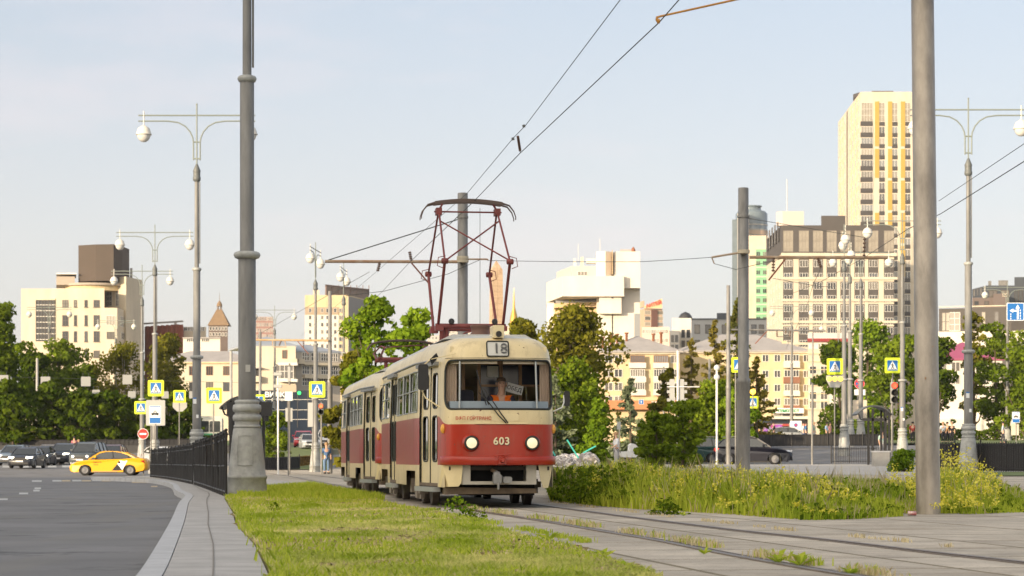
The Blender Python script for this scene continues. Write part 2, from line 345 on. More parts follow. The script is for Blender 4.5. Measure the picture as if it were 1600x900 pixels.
# kerb curve on the left
KO = [(-1.15,-8),(-1.5,5),(-2.02,11),(-2.5,15.3),(-3.25,21.1),(-4.46,30.2),(-5.97,41.3),(-7.1,50),(-8.56,58.5),(-11.0,74),(-13.9,88),(-17.2,97),(-19,104)]
def smooth_pl(pl, k=6):
    out = []
    for i in range(len(pl)-1):
        p0 = pl[max(i-1, 0)]; p1 = pl[i]; p2 = pl[i+1]; p3 = pl[min(i+2, len(pl)-1)]
        for j in range(k):
            t = j/k; out.append(tuple(.5*((2*p1[q])+(-p0[q]+p2[q])*t+(2*p0[q]-5*p1[q]+4*p2[q]-p3[q])*t*t+(-p0[q]+3*p1[q]-3*p2[q]+p3[q])*t**3) for q in (0, 1)))
    out.append(pl[-1]); return out
KO = smooth_pl(KO)
def offs(pl, d):
    out = []
    for i, p in enumerate(pl):
        a = pl[max(i-1, 0)]; b = pl[min(i+1, len(pl)-1)]; dx, dy = b[0]-a[0], b[1]-a[1]; l = math.hypot(dx, dy); out.append((p[0]+dy/l*d, p[1]-dx/l*d))
    return out
KI = offs(KO, .17)
def kerb_joints():
    mb = MB(); d = 0; last = 0
    for i in range(1, len(KO)):
        a, b = KO[i-1], KO[i]; l = math.hypot(b[0]-a[0], b[1]-a[1]); u = (b[0]-a[0])/l, (b[1]-a[1])/l
        while last <= d+l:
            f = (last-d)/l; x, y = a[0]+u[0]*l*f, a[1]+u[1]*l*f; w_ = .006+.0003*y; z = g(x, y)+.0035; n_ = (u[1], -u[0]); e = .002
            mb.add([(x-n_[0]*e, y-n_[1]*e, z), (x+n_[0]*.17, y+n_[1]*.17, z), (x+n_[0]*.17+u[0]*w_, y+n_[1]*.17+u[1]*w_, z), (x-n_[0]*e+u[0]*w_, y-n_[1]*e+u[1]*w_, z)], [(0,1,2,3)])
            mb.add([(x-n_[0]*.004, y-n_[1]*.004, z), (x-n_[0]*.004+u[0]*w_, y-n_[1]*.004+u[1]*w_, z), (x-n_[0]*.004+u[0]*w_, y-n_[1]*.004+u[1]*w_, z-.15), (x-n_[0]*.004, y-n_[1]*.004, z-.15)], [(0,1,2,3)])
            last += 1.0
        d += l
    struct(mb.obj('kerb_joint', mat('joint dirt', (.07,.065,.06), .95)), 'dark joints between the kerb stones')
kerb_joints()
SWR = [(.0,-8),(-.9,5),(-1.3,11),(-1.61,15.3),(-2.36,21.1),(-3.3,27.5),(-4.1,33.8),(-5.75,46),(-6.6,54),(-9.2,70),(-12.2,86),(-15.4,96),(-17,103)]
LAWN_R = [(2.4,-8),(1.6,5),(.98,15),(.85,16),(.53,19.6),(.12,22.8),(-.47,28.7),(-1.12,33.8),(-1.68,36.5),(-2.5,43),(-3.75,52),(-5.0,60),(-5.9,68)]
RAIL_L = [(6.2,-8),(4.05,5),(2.9,12),(2.22,15.5),(1.98,17),(1.71,19),(1.39,21.8),(.93,24.9),(.32,29),(-.62,34.7),(-1.39,40),(-2.07,45),(-4.12,60),(-6.84,80),(-10.9,110),(-17.7,160)]
RAIL_R = [(7.9,-8),(5.9,5),(4.65,12),(4.12,15.5),(3.86,17.2),(3.47,19.3),(3.08,21.8),(2.50,24.8),(2.20,26.7),(1.52,31.2),(1.05,34.7),(.30,40),(-.42,45),(-2.46,60),(-5.2,80),(-9.3,110),(-16,160)]
RAIL_L = smooth_pl(RAIL_L); RAIL_R = smooth_pl(RAIL_R)
WEED_F = [(.69,41.3),(1.94,35.5),(2.99,32.6),(3.74,29.2),(4.36,29.6),(5.3,31.2),(5.55,32.75),(6.15,32.85),(6.5,32.4),(7.5,33.6),(14,39),(26,48)]
# road sheets (asphalt lies .14 below the raised islands)
sheet('road', [(-70,-30),(-70,60),(-75,130),(-80,205)], [(12,-30),(12,60),(10,130),(-8,205)], ROAD, M_asph, n=60, m=24, label='grey asphalt road curving past the kerb')
sheet('road', [(10.2,118),(-6,205)], [(90,118),(120,205)], ROAD+.01, M_asph, n=30, m=30, label='asphalt road crossing behind the weeds')
# raised island: sidewalk, lawn, plaza, tramway
sheet('kerb', KO, KI, 0, M_kerb, n=90, m=2, skirt=.2, label='pale stone kerb curving along the road')
sheet('sidewalk', offs(KO, .178), SWR, -.004, M_pave, n=90, m=6, skirt=.1, label='tiled sidewalk beside the kerb')
def path_joints():
    lk = offs(KO, .178); mb = MB(); n = 300
    def at(pl, y): return interp_pl(pl, y)
    ys_ = [4+.02*i**1.0*5 for i in range(0, 900)]
    prev = None; st = MB()
    for i in range(0, 470):
        y = 4+i*.2; xl, xr = at(lk, y), at(SWR, y)
        if xr-xl < .3: break
        xm = xl+(xr-xl)*.47; w_ = .004+.00012*y
        if prev: st.add([(prev[0]-w_, prev[1], g(prev[0], prev[1])+.0025), (prev[0]+w_, prev[1], g(prev[0], prev[1])+.0025), (xm+w_, y, g(xm, y)+.0025), (xm-w_, y, g(xm, y)+.0025)], [(0,1,2,3)])
        prev = (xm, y)
        if i % 3 == 0:
            h = .007+.0006*y; d_ = .16*(xr-xl)
            st.add([(xl, y, g(xl, y)+.0015), (xr, y+d_, g(xr, y)+.0015), (xr, y+d_+h, g(xr, y)+.0015), (xl, y+h, g(xl, y)+.0015)], [(0,1,2,3)])
    struct(st.obj('pavement_joint', mat('pavement joint dirt', (.20,.185,.17), .95)), 'thin dark joints between the pavement slabs')
path_joints()
sheet('lawn', offs(SWR, .03), LAWN_R, -.01, M_lawn, n=70, m=14, skirt=.1, label='soil under the lawn')
bed = sheet('tramway', LAWN_R+[(-9,85),(-14,115),(-22,170)], [(30,-8),(30,5),(30,15),(29,25),(28,38),(27,60),(25,80),(20,108),(8,112),(-3,135),(-12,170)], 0, M_slab, n=90, m=34, skirt=.2, label='concrete slabs of the tramway')
sheet('plaza', [(-6.6,54.5),(-9.3,70.5),(-12.2,86.3),(-15.4,96.3),(-17.5,104),(-18,118),(-19.5,150),(-24,166)], [(-5.3,62),(-5.95,70),(-9,86),(-10.5,96),(-11.7,104),(-13.8,118),(-18.8,150),(-21,166)], .008, M_pave2, n=60, m=16, skirt=.2, label='light paved crossing behind the lawn')
sheet('plaza', [(9,84),(5,128)], [(40,84),(45,128)], .012, M_pave2, n=30, m=24, skirt=.2, label='pale paving behind the weeds')
# lawn mound far behind, park lawns
def px_sheet(name, p0, p1, off, m_, label, n=20, m=20): 
    return sheet(name, [(X_(p0[0], p0[1]), p0[1]), (X_(p0[2], p0[3]), p0[3])], [(X_(p1[0], p1[1]), p1[1]), (X_(p1[2], p1[3]), p1[3])], off, m_, n=n, m=m, label=label)
px_sheet('verge', (412,166,405,215), (512,166,520,215), .05, M_fargrass, 'green verge behind the paved crossing')
px_sheet('park_lawn', (-700,208,-400,420), (395,208,395,420), .03, M_fargrass, 'park lawn on the left', n=30, m=30)
px_sheet('park_lawn', (1265,186,1240,330), (2300,186,1900,330), .03, M_fargrass, 'park lawn on the right', n=30, m=30)
px_sheet('verge', (1500,80,1500,94), (1950,80,1900,94), .03, M_fargrass, 'strip of mown grass before the black fence', n=8)
# rails
def railobj(pl, side):
    mb = MB()
    for d0, d1, z0, z1, mi in ((-.036, .036, -.02, .012, 0), (.036+.002, .085, -.02, -.006+.008, 1), (.085+.002, .11, -.02, .008, 0)):
        if side > 0 and mi == 1: pass
        a = offs(pl, d0*side); b = offs(pl, d1*side); n = len(a)
        vs = [(x, y, g(x, y)+z1) for x, y in a]+[(x, y, g(x, y)+z1) for x, y in b]+[(x, y, g(x, y)+z0) for x, y in a]+[(x, y, g(x, y)+z0) for x, y in b]
        fs = []
        for i in range(n-1): fs += [(i, i+1, n+i+1, n+i), (i, 2*n+i, 2*n+i+1, i+1), (n+i, n+i+1, 3*n+i+1, 3*n+i)]
        mb.add(vs, fs, mi)
    # broken filling beside the rail
    o = mb.obj('rail', [mat('worn rail steel', (.16, .13, .11), .45, .6, col2=(.24, .19, .15), vscale=6), mat('groove dirt', (.03, .025, .02), .95)])
    return struct(o, 'grooved tram rail set in the slabs')
railobj(RAIL_L, 1); railobj(RAIL_R, -1)
# road markings
def dash(px0, px1, y, hpx, name='road_marking', m_=None, lab='white dash of the stop line'):
    Y0 = (EYE-ROAD-.006)*F/(y+hpx/2-HZ); Y1 = (EYE-ROAD-.006)*F/(y-hpx/2-HZ)
    pts = [(X_(px0, Y0), Y0), (X_(px1, Y0), Y0), (X_(px1, Y1), Y1), (X_(px0, Y1), Y1)]
    z = ROAD+.005; mb = MB(); mb.add([(x, yy, g(x, yy)+z+.001) for x, yy in pts], [(0,1,2,3)]); return mb
mk = MB(); mk2 = MB()
for i, (a, b) in enumerate(((50,65),(82,96),(113,127),(144,158),(175,190))): mk.join(dash(a, b, 751.5+.4*i*-1, 2.6))
for a, b in ((97,110),(128,142),(159,173),(191,206)): mk2.join(dash(a, b, 751, 2.2))
for a, b, y in ((-40,12,780),(30,44,771),(52,62,766.5),(54,64,763)): mk.join(dash(a, b, y, 2.6))
for a, b in ((4,18),(30,45),(54,68),(75,88),(97,112)): mk.join(dash(a, b, 736, 1.6))
for a, b, y in ((206,232,753.5),(236,246,760)): mk2.join(dash(a, b, y, 1.8))
struct(mk.obj('road_marking', M_mark), 'white dashes painted across the road'); struct(mk2.obj('road_marking', M_marky), 'faded orange dashes of the stop line')
# ------------------------------------------------------------------ buildings
def C3(r, g_, b): 
    f = lambda c: (c/255)**2.2
    return (f(r), f(g_), f(b))
W_cream = mat('cream render wall', (.58, .51, .40), .85, var=.16, vscale=.35, stretch=(1, 1, .3))
W_cream2 = mat('yellow render wall', (.60, .48, .29), .85, var=.18, vscale=.4, stretch=(1, 1, .3))
W_white = mat('white stone cladding', (.66, .61, .54), .8, var=.10, vscale=.3, stretch=(1, 1, .4))
W_brick = mat('red brick wall', (.26, .085, .06), .85, var=.2, vscale=.4)
W_dkgrey = mat('dark grey cladding', (.07, .062, .058), .7, var=.1, vscale=.3)
W_blgrey = mat('blue grey cladding', (.055, .065, .08), .6, var=.1, vscale=.3)
W_brown = mat('dark brown drum cladding', (.055, .038, .028), .7, var=.12, vscale=.3)
W_mustard = mat('mustard panels', (.42, .28, .06), .7, var=.08)
W_green = mat('green glass curtain wall', (.22, .45, .28), .25, var=.1, vscale=.3)
W_blue = mat('blue grey curtain glass', (.13, .17, .20), .2, var=.2, vscale=.2)
W_pink = mat('pink render wall', (.42, .22, .17), .85, var=.1)
M_roof = mat('grey sheet roof', (.34, .32, .31), .6, var=.15, vscale=.4)
M_roofl = mat('pale roof', (.50, .48, .47), .6, var=.1, vscale=.4)
M_winglass = mat('dark window glass', (.045, .05, .055), .12, var=.45, vscale=.35, spec=.7)
M_winlight = mat('curtained window glass', (.20, .19, .17), .25, var=.45, vscale=.5)
def winvary(m, cols):
    t = m.node_tree; b = t.nodes['Principled BSDF']; oi = t.nodes.new('ShaderNodeObjectInfo'); r = t.nodes.new('ShaderNodeValToRGB'); r.color_ramp.interpolation = 'CONSTANT'
    el = r.color_ramp.elements; el[0].position = 0; el[0].color = cols[0]+(1,); el[1].position = 1/len(cols); el[1].color = cols[1]+(1,)
    for i, c in enumerate(cols[2:]): e = el.new((i+2)/len(cols)); e.color = c+(1,)
    t.links.new(oi.outputs['Random'], r.inputs['Fac']); src = b.inputs['Base Color'].links[0].from_socket; mm = t.nodes.new('ShaderNodeMixRGB'); mm.inputs['Fac'].default_value = .6
    t.links.new(src, mm.inputs['Color1']); t.links.new(r.outputs['Color'], mm.inputs['Color2']); t.links.new(mm.outputs[0], b.inputs['Base Color'])
winvary(M_winglass, [(.03,.03,.035),(.09,.10,.12),(.05,.05,.05),(.26,.23,.19),(.02,.02,.025),(.14,.12,.10)]); winvary(M_winlight, [(.10,.10,.11),(.32,.30,.27),(.20,.19,.17),(.06,.07,.08),(.42,.38,.32),(.24,.26,.28)])  # random pane tones: dark rooms, curtains, and sky reflection painted as colour
M_frame = mat('white window frame', (.62, .60, .56), .5)
M_framed = mat('dark window frame', (.07, .06, .055), .5)
M_chim = mat('rusty chimney', (.26, .10, .05), .8, var=.3)
WM = {}
def winmesh(w_, h, frame, pane, nx, nz, fw=.09, sill=False):
    k = (round(w_, 2), round(h, 2), frame.name, pane.name, nx, nz, fw, sill)
    if k in WM: return WM[k]
    mb = MB()
    mb.box(-w_/2, w_/2, -.012, .05, 0, h, 1)
    for x in [-w_/2]+[-w_/2+w_*i/nx for i in range(1, nx)]+[w_/2]: mb.box(x-fw/2, x+fw/2, -.07, .05, -fw/2, h+fw/2, 0)
    for z in [0]+[h*i/nz for i in range(1, nz)]+[h]: mb.box(-w_/2, w_/2, -.064, .05, z-fw/2+.002, z+fw/2-.002, 0)
    if sill: mb.box(-w_/2-.12, w_/2+.12, -.2, .05, -.14, -.055, 0)
    WM[k] = mb.mesh('window', [frame, pane]); return WM[k]
class Bld:
    def __init__(s, name, label, pts, ytop, wallmat, cat='building', zb=None, closed=None, group=None):
        """pts: front edges left to right as (px, distance); the block is closed behind"""
        s.P = [Vector((X_(p, Y), Y)) for p, Y in pts]; s.Yr = pts[closed or 0][1]
        x0, y0 = s.P[0]; s.z0 = (g(x0, y0)-.6) if zb is None else zb
        s.root = thing(name, label, cat, (x0, y0, s.z0), group=group); s.o = Vector((x0, y0, s.z0))
        s.zt = Z_(ytop, min(p[1] for p in pts)) if ytop is not None else s.z0+3
        s.n = 0
        if wallmat: s.vol(s.P, s.z0, s.zt, wallmat, 'wall')
    def loc(s, v): return Vector(v)-s.o
    def vol(s, P, z0, z1, m, name='wall', back=None):
        mb = MB(); P = list(P)
        area = sum(P[i].x*P[(i+1) % len(P)].y-P[(i+1) % len(P)].x*P[i].y for i in range(len(P)))
        if area < 0: P = P[::-1]
        mb.prism_z([(p.x-s.o.x, p.y-s.o.y) for p in P], z0-s.z0, z1-s.z0)
        return mb.obj(name, m, s.root)
    def pv(s, pts, y1, y0, m, name='wall', Yz=None):
        """extra block from (px, Y) footprint, from image row y1 (top) down to y0"""
        P = [Vector((X_(p, Y), Y)) for p, Y in pts]; Yz = Yz or min(Y for _, Y in pts)
        return s.vol(P, s.z0 if y0 is None else Z_(y0, Yz), Z_(y1, Yz), m, name)
    def edge(s, a, b):
        A = Vector((X_(*a), a[1])); B = Vector((X_(*b), b[1])); return A, B
    def win(s, a, b, cols, rows, w_, h, frame=None, pane=None, nx=2, nz=1, name='window', off=0., skip=(), pxw=False, sill=False, fw=.09):
        """windows on the wall from a to b ((px, Y) each); cols = fractions, rows = image rows of the sill at a's distance"""
        A, B = s.edge(a, b); d = B-A; ang = math.atan2(d.y, d.x); Yz = a[1]
        me = winmesh(w_, h, frame or M_frame, pane or M_winglass, nx, nz, fw, sill)
        nrm = Vector((math.sin(ang), -math.cos(ang)))
        for i, c in enumerate(cols):
            for j, r in enumerate(rows):
                if (i, j) in skip: continue
                p = A+d*c+nrm*off; z = Z_(r, Yz)
                o = place_mesh(me, name, s.root, s.loc((p.x, p.y, z)), ang)
    def band(s, a, b, c0, c1, r1, r0, m, out=.15, name='band', back=.1):
        """flat panel standing proud of a wall from fraction c0 to c1, image rows r1 (top) to r0"""
        A, B = s.edge(a, b); d = B-A; ang = math.atan2(d.y, d.x); Yz = a[1]; L_ = d.length
        mb = MB(); mb.box(L_*c0, L_*c1, -out, back, Z_(r0, Yz), Z_(r1, Yz))
        return mb.obj(name, m, s.root, M=T(s.loc((A.x, A.y, 0)))@RZ(ang))
    def hip(s, P, z0, z1, m, inset=.5, over=.5, name='roof'):
        P = [Vector(p) for p in P]; c = sum(P, Vector((0, 0)))/4
        def ex(p, k): return c+(p-c)*k
        k = 1+over/((P[0]-c).length); E = [ex(p, k) for p in P]
        a, b = P[1]-P[0], P[3]-P[0]
        if a.length > b.length: t = min(.5, b.length/2/a.length); r0 = (P[0]+P[3])/2+a*t; r1 = (P[0]+P[3])/2+a*(1-t)
        else: t = min(.5, a.length/2/b.length); r0 = (P[0]+P[1])/2+b*t; r1 = (P[0]+P[1])/2+b*(1-t)
        V = [(p.x-s.o.x, p.y-s.o.y, z0-s.z0) for p in E]+[(p.x-s.o.x, p.y-s.o.y, z0-s.z0+.25) for p in E]+[(r.x-s.o.x, r.y-s.o.y, z1-s.z0) for r in (r0, r1)]
        fs = [(3,2,1,0),(0,1,5,4),(1,2,6,5),(2,3,7,6),(3,0,4,7)]
        fs += [(4,5,9,8),(5,6,9),(6,7,8,9),(7,4,8)] if a.length > b.length else [(4,5,8),(5,6,9,8),(6,7,9),(7,4,8,9)]
        return MB().add(V, fs).obj(name, m, s.root)
def quad(a, b, depth, Y0=None):
    """footprint of a block with front edge a-b and the given depth"""
    A = Vector((X_(*a), a[1])); B = Vector((X_(*b), b[1])); d = (B-A).normalized(); n = Vector((-d.y, d.x))
    return [A, B, B+n*depth, A+n*depth]
def unp(v): return (800+F*v.x/v.y, v.y)
# cream office with a dark drum on its roof
Y = 440
b = Bld('office_building', 'cream low office block with dark brown drum on its roof at left', [(33,Y),(88,Y),(88,Y+25),(33,Y+25)], 451, W_cream)
b.pv([(87.9,Y-2),(163,Y-2),(163,Y+30),(87.9,Y+30)], 450.5, None, W_cream)
b.pv([(163,Y-2),(183,Y-2),(222,Y+18),(222,Y+40),(163,Y+40)], 481, None, W_cream)
b.pv([(163.1,Y+8),(197,Y+3),(223,Y+12),(223,Y+38),(163.1,Y+38)], 432, None, W_cream)
A, B = (33,Y), (88,Y)
b.band(A, B, .42, .98, 469, 533, M_winglass, .1, 'glass_wall')
b.band(A, B, .42, .98, 466.5, 469, W_cream, .3, 'lintel')
for i in range(7): b.band(A, B, .42+.56*i/6.5, .42+.56*i/6.5+.018, 469, 533, M_framed, .22, 'mullion')
for i in range(7): b.band(A, B, .421, .979, 476+i*9, 477+i*9, M_frame, .19, 'transom')
A, B = (87.9,Y-2), (163,Y-2)
for r, h, ck in ((479.5, 1.25, 0), (508.5, 1.9, 1), (533.5, 1.9, 2), (558, 1.2, 3)):
    b.win(A, B, (.19, .84), (r,), 1.05, h, M_framed, M_winglass, 2, 2, sill=True)
    b.win(A, B, (.40, .62), (r,), .5, h, M_framed, M_winglass, 1, 2, sill=True)
A, B = (163,Y-2), (183,Y-2)
b.win(A, B, (.5,), (508,), 1.7, 1.8, M_frame, M_winlight, 3, 2); b.win(A, B, (.5,), (529.5,), 1.4, 1.3, M_framed, M_winglass, 2, 1)
A, B = (183,Y-2), (222,Y+18)
b.win(A, B, (.2,.42,.64), (508.6,), 3.3, 1.9, M_frame, M_winlight, 4, 2); b.win(A, B, (.22,), (528.8,), 2.6, 1.3, M_frame, M_winlight, 2, 1)
b.win((163.1,Y+8), (197,Y+3), (.22,), (479,), 1.9, 2.9, M_frame, M_winglass, 3, 3); b.win((163.1,Y+8), (197,Y+3), (.6,), (480,), .9, 4.9, M_frame, M_winlight, 2, 4)
def drumpart(c, r, z0, z1, m, name, seg=40):
    mb = MB(); mb.lathe([(r, z0-b.z0), (r, z1-b.z0)], seg, (c[0]-b.o.x, c[1]-b.o.y, 0), smooth=False); return mb.obj(name, m, b.root)
cx = X_(162, Y+10); b.pv([(122.5,Y+4),(150,Y+2),(177.5,Y+1.5),(191,Y+6),(202,Y+12),(200,Y+18),(124,Y+18)], 381.5, 438.5, W_brown, 'drum')
drumpart((X_(150, Y+8), Y+8), 6.6, Z_(444, Y), Z_(440.5, Y), mat('balcony concrete', (.35, .3, .25), .8), 'terrace')
drumpart((X_(150, Y+8), Y+8), 5.9, Z_(452, Y), Z_(444, Y), W_cream2, 'attic')
b.pv([(88,Y+3),(117,Y+3),(117,Y+12),(88,Y+12)], 432, 445, mat('balcony concrete', (.35, .3, .25), .8), 'terrace_room')
b.pv([(88,Y+2.6),(119,Y+2.6),(119,Y+12.5),(88,Y+12.5)], 426.5, 428.5, M_frame, 'canopy')
b.pv([(203,Y+12),(207,Y+12),(207,Y+15),(203,Y+15)], 419, 432, M_roof, 'chimney')
# red brick block and low pale houses behind the trees
Y = 470
b = Bld('brick_building', 'red brick block with ribbed parapet left of the spired tower', [(226,Y),(286,Y-8),(288,Y+20),(226,Y+20)], 507, W_brick)
b.band((226,Y),(286,Y-8), 0, 1, 504.5, 507, M_roof, .3, 'parapet')
for i in range(7): b.band((226,Y),(286,Y-8), .08+.13*i, .12+.13*i, 510, 545, W_brick, .5, 'rib')
b.pv([(272,Y),(276,Y),(276,Y+4),(272,Y+4)], 502, 508, M_roof, 'chimney')
Y = 480
b = Bld('pale_building', 'low cream building with a flat roof between brick block and spired tower', [(287,Y),(322,Y),(322,Y+15),(287,Y+15)], 511, W_cream)
b.win((287,Y),(322,Y), (.1,.25,.4,.55,.7,.85), (517,), .8, .8)
Y = 400
b = Bld('long_house', 'cream house with long grey roof and brown windows right of the left trees', [(236,Y),(402,Y),(402,Y+12),(236,Y+12)], 567, W_cream)
b.hip(quad((236,Y),(402,Y), 12), b.zt, Z_(546, Y), M_roof)
b.band((236,Y),(402,Y), 0, 1, 566, 568, W_cream2, .35, 'cornice')
b.win((236,Y),(402,Y), (.08,.22,.39,.55,.71,.87), (586,), 1.1, 1.5, mat('brown frame', (.16,.07,.04), .5), M_winglass, 3, 1)
b.win((236,Y),(402,Y), (.08,.22,.39,.55,.71,.87), (611,), 1.1, 1.5, M_framed, M_winglass, 2, 1)
Y = 430
b = Bld('white_house', 'small white house with a strip of windows below the spired tower', [(286,Y),(344,Y),(344,Y+10),(286,Y+10)], 528, W_white)
b.win((286,Y),(344,Y), (.15,.25,.35,.55,.65), (534,), .7, .6); b.band((286,Y),(344,Y), -.01, 1.01, 527, 529, M_roof, .3, 'eave')
# spired tower
Y = 520
wood = mat('weathered wooden shingles', (.22, .15, .09), .85, var=.2, vscale=1.5)
b = Bld('spired_tower', 'dark tower with steep pyramid roof, lantern and needle', [(326,Y),(356,Y),(356,Y+4.4),(326,Y+4.4)], 509, mat('dark tower brick', (.13,.10,.09), .85, var=.2, vscale=1))
cx = b.P[0].x/2+b.P[1].x/2; cy = Y+2.2; hw = (b.P[1].x-b.P[0].x)/2
mb = MB(); z0, z1 = Z_(508.5, Y)-b.z0, Z_(483, Y)-b.z0; ox, oy = cx-b.o.x, cy-b.o.y
mb.add([(ox+sx*(hw+.25), oy+sy*(hw+.25), z0) for sx, sy in ((-1,-1),(1,-1),(1,1),(-1,1))]+[(ox+sx*.6, oy+sy*.6, z1) for sx, sy in ((-1,-1),(1,-1),(1,1),(-1,1))], [(0,1,5,4),(1,2,6,5),(2,3,7,6),(3,0,4,7),(4,5,6,7),(3,2,1,0)]); mb.obj('roof', wood, b.root)
mb = MB()
for k in range(6): a = k*PI/3; mb.tube([(ox+.5*math.cos(a), oy+.5*math.sin(a), z1-.1), (ox+.5*math.cos(a), oy+.5*math.sin(a), z1+.85)], .08, 6)
mb.obj('lantern', wood, b.root)
mb = MB(); mb.lathe([(.66, z1+.8), (.62, z1+1.1), (.5, z1+1.5), (.25, z1+1.85), (.07, z1+2.1), (.05, z1+2.9), (.01, z1+4.2)], 12, (ox, oy, 0)); mb.obj('spire', wood, b.root)
b.win((326,Y),(356,Y), (.1,.26,.42,.58,.74,.9), (516,), .42, .75, M_frame, M_winglass, 1, 1); b.win((326,Y),(356,Y), (.1,.26,.42,.58,.74,.9), (525,), .42, .75, M_frame, M_winglass, 1, 1)
# far brownish block and skyline
Y = 1250
b = Bld('distant_block', 'far reddish brown slab block left of centre', [(398,Y),(427,Y),(427,Y+15),(398,Y+15)], 495, mat('far red brown wall', (.27,.15,.13), .85))
b.win((398,Y),(427,Y), [.08+.12*i for i in range(8)], [501+9*i for i in range(4)], .7, 1.9, M_frame, M_winlight, 1, 1)
for i, (a, c, t) in enumerate(((668,690,524),(686,712,508),(712,735,513),(742,766,506),(792,812,514))):
    b = Bld('distant_block', ('pale far high rise just left of the raised pantograph base','pale far high rise behind the pantograph base, left of the pole','pale far high rise hidden partly by the tall pole','pale far high rise left of the obelisk','pale far high rise right of the obelisk')[i], [(a,1500),(c,1500),(c,1520),(a,1520)], t, mat('far pale wall', (.48,.42,.38), .85))
    b.win((a,1500),(c,1500), (.15,.38,.62,.85), [t+6+7*k for k in range(5)], 1.3, 1.6, M_frame, M_winlight, 1, 1)
# centre apartment block
Y = 330
b = Bld('apartment_building', 'cream apartment block with white balconies above dark glass shop front', [(384,Y),(462,Y),(462,Y+.1),(384,Y+16)], 541, W_cream)
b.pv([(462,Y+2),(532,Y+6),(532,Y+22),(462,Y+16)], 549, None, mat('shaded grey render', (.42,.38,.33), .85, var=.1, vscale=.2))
b.pv([(384.2,Y+.2),(461.8,Y+.2),(461.8,Y+15),(384.2,Y+15)], 541, None, W_cream)
b.hip(quad((384,Y),(462,Y+2), 15), Z_(541, Y), Z_(523, Y), mat('blue grey sheet roof', (.30,.33,.38), .5), over=.3)
b.hip(quad((462,Y+2.2),(532,Y+6.2), 15), Z_(549, Y), Z_(534, Y), mat('blue grey sheet roof', (.30,.33,.38), .5), over=.3)
A, B = (384,Y), (462,Y)
b.win(A, B, (.78,), (560,), .62, 1.15, mat('brown frame', (.16,.07,.04), .5), M_winglass, 1, 1)
b.band(A, B, .70, 1.04, 561, 569, W_cream, 1.0, 'balcony'); b.band((462,Y+2),(532,Y+6), .0, .13, 561, 569, W_cream, 1.0, 'balcony')
b.win(A, B, (.79,), (592,), 2.55, 2.1, M_frame, M_winlight, 4, 2, off=1.0); b.band(A, B, .69, 1.05, 592.5, 597, M_frame, 1.1, 'balcony')
b.band(A, B, .66, 1.05, 566.9, 571.5, M_frame, 1.15, 'balcony_roof')
b.band(A, B, .0, .32, 588, 597, W_cream, 1.0, 'balcony'); b.win(A, B, (.2,), (588,), 1.3, 1.0, M_framed, M_winglass, 4, 1); b.band(A, B, 0, .34, 574.5, 576, M_roof, 1.1, 'balcony_roof')
for rr in (563, 584, 602):
    b.win((462,Y+2),(532,Y+6), (.22,.42,.64,.86), (rr,), 1.15, 1.15, M_frame, M_winglass, 3, 2)
b.band((462,Y+2),(532,Y+6), .15, 1, 585, 591, W_cream, .8, 'balcony'); b.band((462,Y+2),(532,Y+6), .15, 1, 566, 570, W_cream, .6, 'balcony')
b.pv([(384,Y-5),(516,Y-5),(516,Y+.05),(384,Y+.05)], 610, None, mat('shop glass', (.02,.03,.05), .1, spec=.8), 'shop_front')
for i in range(9): b.band((384,Y-5),(516,Y-5), i/8.2, i/8.2+.006, 612, 668, M_framed, .06, 'mullion')
for i, rr in enumerate((624, 640, 655)): b.band((384,Y-5),(516,Y-5), 0, 1, rr, rr+.7, M_frame, .05, 'transom')
t = textmb('ВИЛКА', 1.0, .1, bold=.03); t.obj('shop_lettering', mat('white letters', (.8,.8,.8), .5), b.root, M=T(b.loc(P(433, 617, Y-5.15))))
t = textmb('ресторан', .5, .1, bold=.01); t.obj('shop_lettering', mat('white letters', (.8,.8,.8), .5), b.root, M=T(b.loc(P(437, 624, Y-5.15))))
mb = MB(); mb.lathe([(.25, 0), (.25, .1)], 14, (0, 0, 0), axis='y'); mb.obj('green_cross', mat('green lit sign', (.0,.5,.1), .5, emit=((.05,1,.2), 1.0)), b.root, M=T(b.loc(P(467.5, 614, Y-5.2))))
# tall block with roof hoarding
Y = 900
b = Bld('high_rise', 'tall yellow and white slab block with brown lattice hoarding on the roof', [(476.5,Y),(544,Y),(577,Y+30),(520,Y+45)], 461, W_cream2)
A, B = (476.5,Y), (544,Y)
b.band(A, B, 0, .78, 492, 700, W_white, .25, 'white_panel'); b.band(A, B, 0, .78, 480, 492, mat('tan panel', (.35,.27,.19), .8), .25, 'band')
b.band((544,Y),(577,Y+30), .0, 1, 463, 700, mat('shade grey side panels', (.25,.23,.22), .8), .2, 'side_panel')  # side wall coloured grey for the shade on the face turned from the sun
b.win(A, B, (.12,.25,.40,.52,.70,.82), [488+11.2*i for i in range(10)], .95, 1.5, M_frame, M_winglass, 1, 1, off=.27)
b.win((544,Y),(577,Y+30), (.25,.6), [499+11.2*i for i in range(8)], 3, 1.7, M_frame, M_winglass, 4, 1, off=.22)
hm = mat('brown hoarding', (.16,.10,.08), .8)
b.pv([(509,Y+5),(576,Y+30),(575,Y+32),(508,Y+8)], 446, 462.5, mat('hoarding mesh', (.20,.15,.13), .8, var=.25, vscale=1), 'hoarding')
for i in range(8): x = 509+67*i/7; b.pv([(x,Y+4.5+3.6*i),(x+1.1,Y+4.5+3.6*i),(x+1.1,Y+5.2+3.6*i),(x,Y+5.2+3.6*i)], 445.5, 462, hm, 'post')
b.pv([(508,Y+4.2),(577,Y+29),(577,Y+31),(508,Y+7)], 444.3, 446.5, hm, 'rail')
b.pv([(489,Y+10),(499,Y+10),(499,Y+16),(489,Y+16)], 453, 462, W_cream, 'lift_room')
